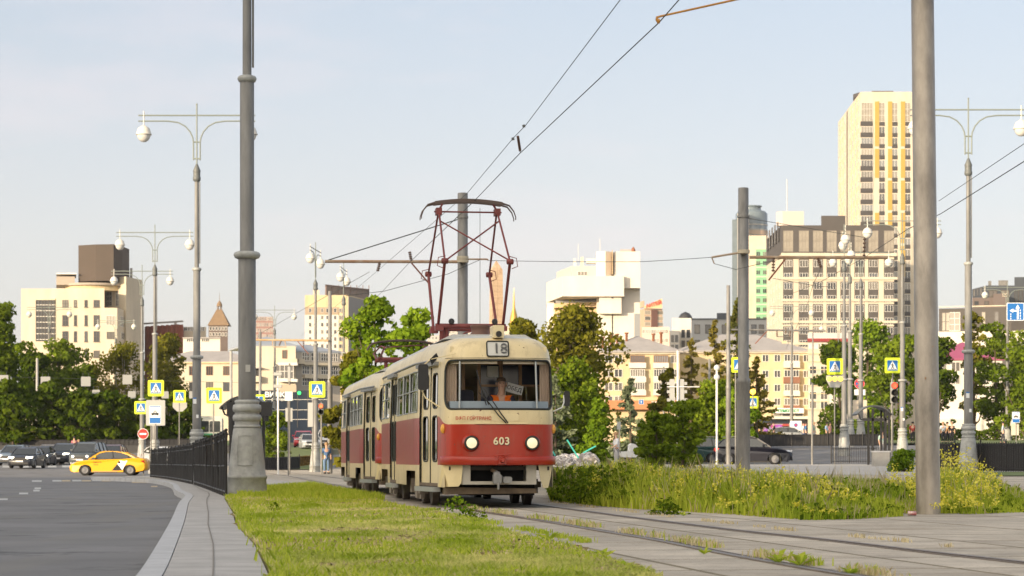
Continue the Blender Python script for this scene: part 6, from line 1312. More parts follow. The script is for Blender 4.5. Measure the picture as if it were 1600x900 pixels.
# ------------------------------------------------------------------ the tram
def smat(name):
    """cream and red tram paint: the red belt runs round the body and drops a little at the nose"""
    m = D.materials.new(name); m.use_nodes = True; t = m.node_tree; b = t.nodes['Principled BSDF']; Lk = t.links.new
    def N(ty, **k):
        n = t.nodes.new(ty)
        for a, v in k.items(): setattr(n, a, v)
        return n
    tx = N('ShaderNodeTexCoord'); sp = N('ShaderNodeSeparateXYZ'); Lk(tx.outputs['Object'], sp.inputs[0])
    mr = N('ShaderNodeMapRange', interpolation_type='SMOOTHSTEP'); mr.inputs['From Min'].default_value = .22; mr.inputs['From Max'].default_value = .75; mr.inputs['To Min'].default_value = 1.325; mr.inputs['To Max'].default_value = 1.46
    Lk(sp.outputs['Y'], mr.inputs['Value'])
    lt = N('ShaderNodeMath', operation='LESS_THAN'); Lk(sp.outputs['Z'], lt.inputs[0]); Lk(mr.outputs[0], lt.inputs[1])
    gt = N('ShaderNodeMath', operation='GREATER_THAN'); Lk(sp.outputs['Z'], gt.inputs[0]); gt.inputs[1].default_value = .68
    mu = N('ShaderNodeMath', operation='MULTIPLY'); Lk(lt.outputs[0], mu.inputs[0]); Lk(gt.outputs[0], mu.inputs[1])
    n = N('ShaderNodeTexNoise'); n.inputs['Scale'].default_value = 1.8; n.inputs['Detail'].default_value = 6; n.inputs['Roughness'].default_value = .6
    mp_ = N('ShaderNodeMapping'); mp_.inputs['Scale'].default_value = (1, 3.5, .5); Lk(tx.outputs['Object'], mp_.inputs[0]); Lk(mp_.outputs[0], n.inputs['Vector'])
    r1 = N('ShaderNodeValToRGB'); r1.color_ramp.elements[0].position = .35; r1.color_ramp.elements[1].position = .7; r1.color_ramp.elements[0].color = (.36,.022,.006,1); r1.color_ramp.elements[1].color = (.42,.035,.012,1); Lk(n.outputs['Fac'], r1.inputs['Fac'])
    # sides are more faded than the nose
    fd = N('ShaderNodeMapRange'); fd.inputs['From Min'].default_value = .9; fd.inputs['From Max'].default_value = 2.6; fd.inputs['To Max'].default_value = .62; Lk(sp.outputs['Y'], fd.inputs['Value'])
    mf = N('ShaderNodeMixRGB'); mf.inputs['Color2'].default_value = (.26,.05,.045,1); Lk(fd.outputs[0], mf.inputs['Fac']); Lk(r1.outputs[0], mf.inputs['Color1'])
    r2 = N('ShaderNodeValToRGB'); r2.color_ramp.elements[0].position = .25; r2.color_ramp.elements[1].position = .75; r2.color_ramp.elements[0].color = (.62,.50,.27,1); r2.color_ramp.elements[1].color = (.80,.68,.42,1)
    n2 = N('ShaderNodeTexNoise'); n2.inputs['Scale'].default_value = 1.2; n2.inputs['Detail'].default_value = 8; n2.inputs['Roughness'].default_value = .6; Lk(tx.outputs['Object'], n2.inputs['Vector']); Lk(n2.outputs['Fac'], r2.inputs['Fac'])
    # grime low on the skirts
    dm = N('ShaderNodeMapRange'); dm.inputs['From Min'].default_value = .62; dm.inputs['From Max'].default_value = .3; dm.inputs['To Max'].default_value = .55; Lk(sp.outputs['Z'], dm.inputs['Value'])
    dn = N('ShaderNodeMath', operation='MULTIPLY'); Lk(dm.outputs[0], dn.inputs[0]); Lk(n.outputs['Fac'], dn.inputs[1])
    dr = N('ShaderNodeMixRGB'); dr.inputs['Color2'].default_value = (.16,.12,.08,1); Lk(dn.outputs[0], dr.inputs['Fac']); Lk(r2.outputs[0], dr.inputs['Color1'])
    mx_ = N('ShaderNodeMixRGB'); Lk(mu.outputs[0], mx_.inputs['Fac']); Lk(dr.outputs[0], mx_.inputs['Color1']); Lk(mf.outputs[0], mx_.inputs['Color2'])
    ng = N('ShaderNodeTexNoise'); ng.inputs['Scale'].default_value = 5.5; ng.inputs['Detail'].default_value = 8; ng.inputs['Roughness'].default_value = .7; mg = N('ShaderNodeMapping'); mg.inputs['Scale'].default_value = (1, 1, .22); Lk(tx.outputs['Object'], mg.inputs[0]); Lk(mg.outputs[0], ng.inputs['Vector'])
    rg_ = N('ShaderNodeValToRGB'); rg_.color_ramp.elements[0].position = .50; rg_.color_ramp.elements[1].position = .78; rg_.color_ramp.elements[1].color = (.5, .5, .5, 1); Lk(ng.outputs['Fac'], rg_.inputs['Fac'])
    gx = N('ShaderNodeMixRGB'); gx.inputs['Color2'].default_value = (.17, .12, .08, 1); Lk(rg_.outputs[0], gx.inputs['Fac']); Lk(mx_.outputs[0], gx.inputs['Color1'])
    nc = N('ShaderNodeTexNoise'); nc.inputs['Scale'].default_value = 17; nc.inputs['Detail'].default_value = 3; Lk(tx.outputs['Object'], nc.inputs['Vector']); rc = N('ShaderNodeValToRGB'); rc.color_ramp.elements[0].position = .70; rc.color_ramp.elements[1].position = .72; Lk(nc.outputs['Fac'], rc.inputs['Fac'])
    cx_ = N('ShaderNodeMixRGB'); cx_.inputs['Color2'].default_value = (.14, .06, .035, 1); Lk(rc.outputs[0], cx_.inputs['Fac']); Lk(gx.outputs[0], cx_.inputs['Color1']); Lk(cx_.outputs[0], b.inputs['Base Color'])
    # the roof above the gutter is dull grey white
    b.inputs['Roughness'].default_value = .32; b.inputs['Coat Weight'].default_value = .12; b.inputs['Coat Roughness'].default_value = .15
    n3 = N('ShaderNodeTexNoise'); n3.inputs['Scale'].default_value = 2.5; n3.inputs['Detail'].default_value = 2; Lk(mp_.outputs[0], n3.inputs['Vector']); bp = N('ShaderNodeBump'); bp.inputs['Strength'].default_value = .12; bp.inputs['Distance'].default_value = .06; Lk(n3.outputs['Fac'], bp.inputs['Height']); Lk(bp.outputs['Normal'], b.inputs['Normal'])
    return m
M_tram = smat('tram paint'); M_cream = mat('tram cream', (.76,.64,.38), .35, var=.1, vscale=2, coat=.2); M_tred = mat('tram red', (.36,.024,.008), .35, var=.15, vscale=3, coat=.2)
M_roofw = mat('dull roof paint', (.42,.44,.47), .5, col2=(.58,.57,.50), vscale=.9, stretch=(1, 1, 1)); M_gask = mat('window rubber', (.02,.022,.02), .6); M_tglass = glass('tram glass', (.80,.84,.84)); M_wscreen = glass('tram windscreen', (.95,.97,.98), sheen=.11)
M_alu = mat('dull aluminium', (.36,.38,.38), .4, .5); M_under = mat('dusty underframe', (.10,.075,.055), .9, col2=(.2,.15,.1), vscale=4); M_inter = mat('interior brown panel', (.22,.12,.07), .6); M_interc = mat('interior beige', (.62,.54,.42), .7); M_grey = mat('greyish white trim', (.50,.47,.40), .6, var=.15)
TL = 12.2
HALF = [(0,0),(.3,.012),(.5,.045),(.68,.115),(.79,.20),(.86,.33),(.895,.5),(.925,.8),(.985,1.4),(1.10,2.45),(1.13,2.8),(1.13,9.6),(1.06,10.4),(.96,11.3),(.90,11.75),(.8,11.98),(.6,12.12),(.3,12.18),(0,12.2)]
def cat(pl, k=8):
    q = smooth_pl(pl, k); return q
hp = cat(HALF[:8], 8)+HALF[8:13]+HALF[13:]
# densify along the half outline: parameter = arc length
def dens(pl, marks):
    out = []
    d = [0]
    for a, b in zip(pl, pl[1:]): d.append(d[-1]+math.hypot(b[0]-a[0], b[1]-a[1]))
    return d
dd = dens(hp, None); TOT = dd[-1]
def at_s(s):
    s = max(0, min(TOT, s)); k = 0
    lo, hi = 0, len(dd)-2
    while lo < hi:
        m_ = (lo+hi+1)//2
        if dd[m_] <= s: lo = m_
        else: hi = m_-1
    f = (s-dd[lo])/max(1e-9, dd[lo+1]-dd[lo]); a, b = hp[lo], hp[lo+1]; return (a[0]+(b[0]-a[0])*f, a[1]+(b[1]-a[1])*f)
def s_of_a(a):      # arc length at which the side reaches distance a behind the nose
    lo, hi = 0., TOT
    for _ in range(40):
        m_ = (lo+hi)/2
        if at_s(m_)[1] < a: lo = m_
        else: hi = m_
    return lo
def s_of_b(b_):     # arc length on the nose at half width b
    lo, hi = 0., 1.25
    for _ in range(40):
        m_ = (lo+hi)/2
        if at_s(m_)[0] < b_: lo = m_
        else: hi = m_
    return lo
ZP = [(.33,.0,.0),(.68,0,0),(1.46,0,0),(1.57,.005,.01),(2.34,.03,.10),(2.40,.045,.125),(2.5,.065,.155),(2.58,.11,.21),(2.65,.19,.31),(2.70,.29,.44),(2.74,.43,.64),(2.765,.62,.92),(2.78,.9,1.45)]
def zpar(z):
    for a, b in zip(ZP, ZP[1:]):
        if z <= b[0]: f = (z-a[0])/(b[0]-a[0]); return (a[1]+(b[1]-a[1])*f, a[2]+(b[2]-a[2])*f)
    return ZP[-1][1:]
def S3(s, z, off=0.):
    """point on the tram skin: s signed arc length from the nose centre (negative: the door side), z height"""
    sg = -1 if s < 0 else 1; b_, a = at_s(abs(s)); wo, bo = zpar(z); e = .01; b2, a2 = at_s(abs(s)+e); b1, a1 = at_s(abs(s)-e)
    tx_, ty_ = b2-b1, a2-a1; l = math.hypot(tx_, ty_) or 1; nx_, ny_ = ty_/l, -tx_/l
    y = bo+a*(TL-2*bo)/TL; x = b_*(1-wo/1.13)
    if abs(b_) < .02 and a > 6: nx_, ny_ = 0, 1
    return Vector((sg*(x+nx_*off), y+ny_*off, z))
# windows on the skin: (s0, s1, z0, z1, radius)
sa = s_of_a
SIDE_W = [(sa(a0), sa(a1), 1.56, 2.24, .06) for a0, a1 in ((2.42,3.58),(3.68,4.84),(4.94,6.10),(7.72,8.82),(8.90,10.0))]
DOORS = [(sa(.80), sa(2.26), .36, 2.27), (sa(6.22), sa(7.58), .36, 2.27)]
ARCH = [(sa(2.62), sa(4.1), .30, .58), (sa(8.1), sa(9.55), .30, .58)]
FW = s_of_b(.865); FRONT = (-FW, FW, 1.565, 2.335, .2)
BOXR = (-.165, .165, 2.395, 2.625, .04)
def in_rr(s, z, w_):
    s0, s1, z0, z1, r = w_; 
    if not (s0 < s < s1 and z0 < z < z1): return False
    dx = max(s0+r-s, s-(s1-r), 0); dz = max(z0+r-z, z-(z1-r), 0); return dx*dx+dz*dz < r*r or (dx == 0 or dz == 0)
def body_mesh(side_holes=True):
    ss = set([0., TOT]); k = 0.
    while k < 1.3: ss.add(k); k += .035
    while k < TOT: ss.add(k); k += .22
    for w_ in SIDE_W: 
        for e in (w_[0], w_[1]):
            for q in (0, .02, .04, .06): ss.add(e+q if e == w_[0] else e-q)
    for w_ in DOORS+ARCH: ss.add(w_[0]); ss.add(w_[1])
    ss.add(FW); ss.add(.165); ss = sorted(ss); half = ss
    st = [-x for x in reversed(half[1:])]+half[:-1]   # closed loop (nose at 0, tail at +-TOT)
    zs = set([.33,.38,.45,.52,.58,.68,.9,1.15,1.325,1.46,1.5]+[1.565+.0351*i for i in range(23)]+[2.24,2.27,1.56,1.58,1.60,1.62,2.22,2.20,2.18,2.38,2.395,2.42,2.46,2.5,2.54,2.58,2.625,2.65,2.675,2.70,2.72,2.74,2.755,2.765,2.775,2.78])
    zs = sorted(zs); zz_ = [zs[0]]
    for z in zs[1:]:
        if z-zz_[-1] > .004: zz_.append(z)
    zs = zz_; n = len(st); vs = [S3(s, z) for z in zs for s in st]; fs = []; top = []
    mats_ = []
    for j in range(len(zs)-1):
        zc = (zs[j]+zs[j+1])/2
        for i in range(n):
            i2 = (i+1) % n; sc = (st[i]+st[i2])/2 if i2 else (st[i]+TOT)/2; a_ = abs(sc)
            if any(in_rr(a_, zc, w_) for w_ in SIDE_W) or any(w_[0] < a_ < w_[1] and w_[2] < zc < w_[3] for w_ in ARCH) or in_rr(sc, zc, FRONT): continue
            if sc < 0 and any(w_[0] < a_ < w_[1] and zc < w_[3] for w_ in DOORS): continue
            if zc < .68 and a_ < s_of_b(.86): continue
            fs.append((j*n+i, j*n+i2, (j+1)*n+i2, (j+1)*n+i)); bb, aa = at_s(a_)
            mats_.append(1 if zc > 2.70 or (zc > 2.56 and aa > 2.4) else 0)
    mb = MB(); mb.add(vs, fs, 0, True); mb.m = mats_
    k = (len(zs)-1)*n; mb.f.append([k+i for i in range(n)]); mb.m.append(1); mb.sm.append(True)
    return mb
def rrpath(s0, s1, z0, z1, r, n=6, off=.0, sgn=1, dense=.06):
    pts = []
    for cx, cz, a0 in ((s1-r, z1-r, 0), (s0+r, z1-r, 90), (s0+r, z0+r, 180), (s1-r, z0+r, 270)):
        for k in range(n+1): a = R(a0+90*k/n); pts.append((cx+r*math.cos(a), cz+r*math.sin(a)))
    out = []
    for i, p in enumerate(pts):
        q = pts[(i+1) % len(pts)]; m_ = max(1, int(math.hypot(q[0]-p[0], q[1]-p[1])/dense))
        for k in range(m_): out.append((p[0]+(q[0]-p[0])*k/m_, p[1]+(q[1]-p[1])*k/m_))
    return [S3(sgn*s, z, off) for s, z in out]
def patch(mb, s0, s1, z0, z1, off, ns=4, nz=3, mi=0, sgn=1, hole=None):
    if hole: ns = max(ns, int((s1-s0)/.03)); nz = int((z1-z0)/.03)
    vs = [S3(sgn*(s0+(s1-s0)*i/ns), z0+(z1-z0)*j/nz, off) for j in range(nz+1) for i in range(ns+1)]; fs = []
    for j in range(nz):
        for i in range(ns):
            if hole and any(in_rr(s0+(s1-s0)*(i+.5)/ns, z0+(z1-z0)*(j+.5)/nz, h) for h in hole): continue
            fs.append((j*(ns+1)+i, j*(ns+1)+i+1, (j+1)*(ns+1)+i+1, (j+1)*(ns+1)+i))
    return mb.add(vs, fs, mi, True)
def wheelset(t, a):
    mb = MB()
    for b_ in (-.78, .78): mb.lathe([(.1,-.05),(.27,-.05),(.29,-.055),(.335,-.05),(.335,.035),(.36,.04),(.36,.06),(.1,.06)], 28, (b_, a, .335), axis='x')
    mb.tube([(-.78, a, .335), (.78, a, .335)], .06, 8); mb.obj('wheelset', mat('wheel steel', (.12,.10,.085), .6, .5, var=.3), t)
def build_tram(label, detail=True):
    t = thing('tram_car', label, 'tram', (0, 0, 0))
    body_mesh().obj('body', [M_tram, M_roofw], t)
    # lining inside so that the cabin reads as a room
    mb = MB(); sl = [i*.5-TOT for i in range(int(2*TOT/.5)+1)]
    for sg in (1, -1):
        for z0, z1 in ((.68,1.53),(2.28,2.45)):
            patch(mb, .05, TOT-.3, z0, z1, -.05, 60, 1, 0, sg)
    mb.obj('interior_lining', M_interc, t)
    mb = MB(); mb.prism_z([(-.8,.25),(.8,.25),(1.0,2.6),(1.0,10),(.8,11.8),(-.8,11.8),(-1.0,10),(-1.0,2.6)], .60, .66); mb.obj('floor', mat('tram floor', (.06,.05,.045), .9), t)
    mb = MB(); mb.prism_z([(-.6,.7),(.6,.7),(.95,2.6),(.95,10),(.8,11.5),(-.8,11.5),(-.95,10),(-.95,2.6)], 2.44, 2.46); mb.obj('ceiling', M_interc, t)
    # windscreen
    ws = MB(); patch(ws, -FW, FW, 1.565, 2.335, -.025, 40, 6, 0, hole=[FRONT]); wo = ws.obj('windscreen', M_wscreen, t)
    mb = MB(); mb.tube(rrpath(*FRONT, n=8, off=-.005), .019, 6, closed=True); mb.obj('gasket', M_gask, wo)
    for b_ in (-.655, .585): mb = MB(); s_ = math.copysign(s_of_b(abs(b_)), b_); mb.tube([S3(s_, z, -.01) for z in (1.57, 1.9, 2.33)], .017, 6); mb.obj('mullion', M_alu, wo)
    # route box
    mb = MB(); mb.add([S3(BOXR[0], BOXR[2], .012), S3(BOXR[1], BOXR[2], .012), S3(BOXR[1], BOXR[3], .03), S3(BOXR[0], BOXR[3], .03)], [(0,1,2,3)]); dp = Vector((-.045, 0, 0))
    mb = MB(); c0 = [Vector((x, y, z)) for x, z, y in ((-.21,2.40,.12),(.13,2.40,.12),(.13,2.635,.19),(-.21,2.635,.19))]
    mb.add(c0, [(0,1,2,3)]); rb = mb.obj('route_box', mat('route board', (.62,.62,.58), .6), t)
    pth = []
    for cx, cz, a0 in ((.10,2.605,0),(-.18,2.605,90),(-.18,2.43,180),(.10,2.43,270)):
        for k in range(5): a = R(a0+22.5*k); pth.append((cx+.032*math.cos(a), .12+(cz+.032*math.sin(a)-2.40)*.298-.004, cz+.032*math.sin(a)))
    mb = MB(); mb.tube(pth, .012, 6, closed=True); mb.obj('frame', M_gask, rb)
    if detail:
        q = textmb('18', .235, .004, bold=.004); q.obj('route_number', mat('stencil grey', (.10,.10,.10), .6), rb, M=T((.0, .138, 2.515))@RX(R(-16.6)))
        mb = MB()
        for dz in (-.045, .045): mb.box(.03, .12, -.004, .0, dz-.003, dz+.003)
        mb.obj('stencil_gap', mat('route board', (.62,.62,.58), .6), rb, M=T((-.02, .132, 2.515))@RX(R(-16.6)))
    # side windows
    for sg in (-1, 1):
        for w_ in SIDE_W:
            mb = MB(); patch(mb, w_[0], w_[1], w_[2], w_[3], -.02, 3, 2, 0, sg); wi = mb.obj('window', M_tglass, t)
            mb = MB(); mb.tube(rrpath(*w_, n=3, off=-.004, sgn=sg, dense=.3), .014, 5, closed=True); zc = (w_[2]+w_[3])/2+.02; mb.tube([S3(sg*(w_[0]+(w_[1]-w_[0])*i/3), zc, -.004) for i in range(4)], .014, 5)
            mb.obj('frame', M_alu, wi)
    # gutter rail above the side windows
    for sg in (-1, 1): mb = MB(); mb.tube([S3(sg*(s_of_a(1.0)+(s_of_a(11)-s_of_a(1.0))*i/30), 2.375, .012) for i in range(31)], .018, 6); mb.obj('gutter', mat('gutter grey', (.22,.23,.24), .5), t)
    # doors
    for di, (s0, s1, z0, z1) in enumerate(DOORS):
        mid = (s0+s1)/2
        for (u0, u1) in ((s0+.01, mid-.012), (mid+.012, s1-.01)):
            u = (u0+u1)/2; hw = (u1-u0)*.27; H1 = (u-hw, u+hw, 1.60, 2.16, .09); H2 = (u-hw, u+hw, .74, 1.47, .09)
            mb = MB(); patch(mb, u0, u1, z0, z1, -.035, 6, 4, 0, -1, [H1, H2]); lf = mb.obj('door', M_cream, t)
            mb = MB()
            for h in (H1, H2): mb.tube(rrpath(*h, n=5, off=-.032, sgn=-1), .012, 5, closed=True)
            mb.obj('gasket', M_gask, lf)
            mb = MB(); 
            for h in (H1, H2): patch(mb, h[0], h[1], h[2], h[3], -.05, 2, 2, 0, -1)
            mb.obj('pane', glass('dark door glass', (.35,.37,.37)), lf)
            mb = MB(); mb.tube([S3(-u1, z, -.03) for z in (z0, 1.3, z1)], .012, 5); mb.obj('rubber_edge', M_gask, lf)
        mb = MB()
        A_, B_ = S3(-(s0-.03), 2.31, .03), S3(-(s1+.03), 2.31, .03); mb.beam(A_, B_, .1, .06); mb.obj('door_hood', mat('gutter grey', (.22,.23,.24), .5), t)
        mb = MB(); mb.beam(S3(-(s0-.02), .29, .02), S3(-(s1+.02), .29, .02), .12, .075); mb.obj('step', M_alu, t)
        mb = MB(); mb.beam(S3(-(s0), .365, -.06), S3(-(s1), .365, -.06), .1, .05); mb.obj('door_sill', M_under, t)
    # bumper, skirts, coupler recess
    for sg in (-1, 1):
        mb = MB(); s1_ = s_of_b(.86)+.14; k = 22; prof = [(.012,.683),(.062,.685),(.07,.695),(.07,.80),(.062,.818),(.01,.822)]; ss_ = [.055+(s1_-.055)*i/k for i in range(k+1)]
        vs = [S3(sg*s, z, o_*(1-.45*max(0, (s-.7)/(s1_-.7)))) for s in ss_ for o_, z in prof]; m_ = len(prof); mb.add(vs, [(i*m_+j, (i+1)*m_+j, (i+1)*m_+j+1, i*m_+j+1) for i in range(k) for j in range(m_-1)], 0, True)
        mb.add(vs[:m_], [list(range(m_))]); mb.add(vs[-m_:], [list(range(m_))]); mb.obj('bumper', M_tred, t)
    mb = MB(); mb.box(-.06, .06, -.13, .02, .70, .80); mb.lathe([(.03,-.2),(.045,-.15),(.02,-.1)], 10, (0, 0, .76), axis='y'); mb.tube([(-.12,-.1,.82),(-.03,-.14,.85),(.05,-.12,.83),(.13,-.12,.86)], .012, 6); mb.obj('tow_hook', M_tred, t)
    mb = MB()   # left skirt panel, dented; right narrow fin
    mb.add([(-.90,.36,.685),(-.60,.10,.685),(-.62,.13,.40),(-.66,.17,.345),(-.80,.27,.34),(-.93,.62,.33),(-.93,.62,.685)], [(0,1,2,3,4),(0,4,5,6)]); mb.obj('skirt', M_cream, t)
    mb = MB(); vs = [(.60,.10,.685),(.86,.34,.685),(.83,.30,.50),(.78,.25,.32),(.69,.17,.32),(.64,.13,.46)]; mb.add(vs+[(x, y+.03, z) for x, y, z in vs], [(0,1,2,3,4,5),(11,10,9,8,7,6)]+[(i, 6+i, 6+(i+1) % 6, (i+1) % 6) for i in range(6)]); mb.obj('skirt', M_cream, t)
    mb = MB(); mb.box(-.60, .58, .16, .40, .375, .425); mb.box(-.60, -.47, .17, .5, .425, .68); mb.box(.42, .58, .17, .5, .425, .68); mb.obj('coupler_frame', M_grey, t)
    mb = MB(); mb.box(-.62, .60, .52, .58, .2, .70); mb.obj('recess', M_dark, t)
    mb = MB(); mb.tube([(0, .5, .50), (0, .1, .46)], .06, 10); mb.bevbox(-.13, -.0, -.02, .14, .39, .54, .03); mb.bevbox(.03, .17, .0, .16, .40, .50, .03); mb.tube([(-.05,-.02,.42),(-.05,-.02,.30)], .018, 8); mb.lathe([(.05,-.05),(.07,0),(.05,.05)], 10, (-.07, .04, .53), axis='x'); mb.obj('coupler', mat('pale coupler paint', (.27,.27,.26), .5, .2, var=.3), t)
    mb = MB(); mb.tube([(-.02,.3,.56),(-.12,.2,.60),(-.05,.12,.56)], .03, 8); mb.obj('coupler_cap', M_rust, t)
    mb = MB(); mb.add([(-.84,.40,.33),(.60,.30,.31),(.60,.30,.235),(-.84,.40,.215),(-.84,.9,.33),(.60,.9,.31),(.60,.9,.235),(-.84,.9,.215)], [(0,3,2,1),(0,1,5,4),(3,7,6,2),(0,4,7,3),(1,2,6,5)]); mb.obj('cross_beam', M_under, t)
    mb = MB(); mb.box(-.72, .72, 1.4, 11.6, .42, .6); mb.box(-.72, .72, 4.6, 7.8, .30, .42); mb.obj('underframe', M_under, t)
    for a in (2.72, 4.22, 8.12, 9.62): wheelset(t, a)
    for a0 in (2.72, 8.12):
        for b_ in (-.93, .93):
            mb = MB(); mb.box(b_-.06, b_+.06, a0-.3, a0+1.8, .30, .40); mb.box(b_-.09, b_+.05, a0+.55, a0+.95, .12, .42); mb.box(b_-.11, b_+.03, a0-.14, a0+.14, .2, .44); mb.box(b_-.11, b_+.03, a0+1.36, a0+1.64, .2, .44); mb.box(b_-.05, b_+.01, a0+.3, a0+1.2, .1, .17); mb.obj('bogie_frame', mat('bogie grey', (.20,.17,.14), .8, var=.3), t)
    # lamps
    for b_, nm in ((-.475, 0), (.485, 1)):
        s_ = math.copysign(s_of_b(abs(b_)), b_); c = S3(s_, 1.03, .0); mb = MB(); mb.lathe([(.145,.03),(.135,-.015),(.112,-.04),(.1,-.05)], 28, tuple(c), axis='y'); hl = mb.obj('headlight', M_tred, t)
        mb = MB(); mb.lathe([(.112,-.045),(.118,-.065),(.105,-.077),(.082,-.07)], 28, tuple(c), axis='y'); mb.obj('rim', M_gask, hl)
        mb = MB(); mb.lathe([(.001,-.085),(.055,-.08),(.084,-.07)], 24, tuple(c), axis='y'); mb.obj('lens', mat('lit headlight lens', (.8,.75,.6), .2, emit=((1,.78,.42), .3)) if detail else M_globe, hl)
    for sg in (-1, 1):
        c = S3(sg*(s_of_b(.86)+.06), 1.255, .0); mb = MB(); pts = []
        mb.lathe([(.06,-.02),(.06,.015),(.052,.03),(.02,.045),(.001,.048)], 16, (0, 0, 0), axis='x'); mb.obj('turn_signal', mat('amber plastic', (.75,.38,.06), .3), t, M=T(c)@RZ(R(0 if sg > 0 else 180)-sg*R(12))@Matrix.Diagonal((1, .8, 1.25, 1)))
    if detail:
        q = textmb('603', .165, .012, bold=.004, spacing=1.1); q.obj('fleet_number', mat('cream lettering', (.78,.68,.45), .5), t, M=T((0, -.008, 1.055)))
        q = textmb('603', .165, .004, bold=.004, spacing=1.1); q.obj('fleet_number_shadow', M_black, t, M=T((.009, -.002, 1.047)))
        q = textmb('ВФП ГОРТРАНС', .072, .004, bold=.0015); q.obj('lettering', mat('red lettering', (.50,.10,.06), .5), t, M=T((-.44, .012, 1.415))@RZ(R(-5)))
    mb = MB(); mb.tube([S3(s, 1.335, .012) for s in [-.42+.84*i/12 for i in range(13)]], .012, 6); mb.obj('belt_trim', M_cream, t)
    for b_ in (-.80, .80): mb = MB(); c = S3(math.copysign(s_of_b(abs(b_)), b_), 2.53, .01); mb.box(c.x-.02, c.x+.02, c.y-.03, c.y+.02, 2.47, 2.56); mb.box(c.x-.008, c.x+.008, c.y-.04, c.y, 1.40, 1.50); mb.obj('roof_lug', M_cream, t)
    for z, s0, s1 in ((.56,-.0,0),):
        pass
    mb = MB(); mb.tube([S3(s, 2.37, .003) for s in [-FW+2*FW*i/30 for i in range(31)]], .004, 4); mb.obj('seam', M_gask, t)
    mb = MB(); mb.box(-.22, .22, -.012, -.004, 1.36, 1.47); mb.obj('front_flap', M_cream, t, M=T((.05, .012, .02)))
    # wipers
    for pts in ([(.10,-.03,1.345),(-.02,-.055,1.50),(-.17,-.03,1.73),(-.27,.0,1.88)], [(.07,-.03,1.345),(-.05,-.055,1.46),(-.2,-.03,1.66),(-.36,.02,1.83)]):
        mb = MB(); mb.tube(pts, [.011,.010,.008,.006], 6); mb.obj('wiper', M_black, t)
    mb = MB(); mb.tube([(-.20,-.02,1.63),(-.33,.01,1.92),(-.39,.04,2.18)], .011, 6); mb.tube([(-.24,-.005,1.62),(-.30,.0,1.84)], .008, 5); mb.obj('wiper', M_black, t)
    # camera box, roof gear
    mb = MB(); mb.bevbox(-.09, .085, .32, .75, 2.70, 2.90, .015); cb = mb.obj('roof_camera', M_cream, t); mb = MB(); mb.lathe([(.045,-.03),(.05,0),(.05,.02)], 16, (.0, .32, 2.76), axis='y'); mb.obj('lens', M_black, cb)
    mb = MB(); mb.prism_y([(-.75,2.74),(.75,2.74),(.6,2.82),(-.6,2.82)], 1.6, 6.8); mb.obj('roof_walkway', M_roofw, t)
    for bx, a in ((-.02, 2.6),): mb = MB(); mb.lathe([(.17,2.8),(.17,2.88),(.15,2.9),(.15,2.98),(.17,3.0),(.16,3.03)], 18, (bx, a, 0)); mb.obj('roof_vent', mat('brown cover', (.14,.07,.05), .6), t)
    return t
tramA = build_tram('cream and red tram car 603 with lit headlights and raised pantograph')
TH = math.atan2(490, 3600)
TX, TY = X_(783.5, 36.2), 36.2
tramA.location = (TX, TY, 0); tramA.rotation_euler = (0, 0, TH)
PT = mat('dark red pantograph paint', (.20,.045,.04), .55, .1, var=.3, vscale=6); PTb = mat('dark pantograph strip', (.10,.07,.06), .5, .3)
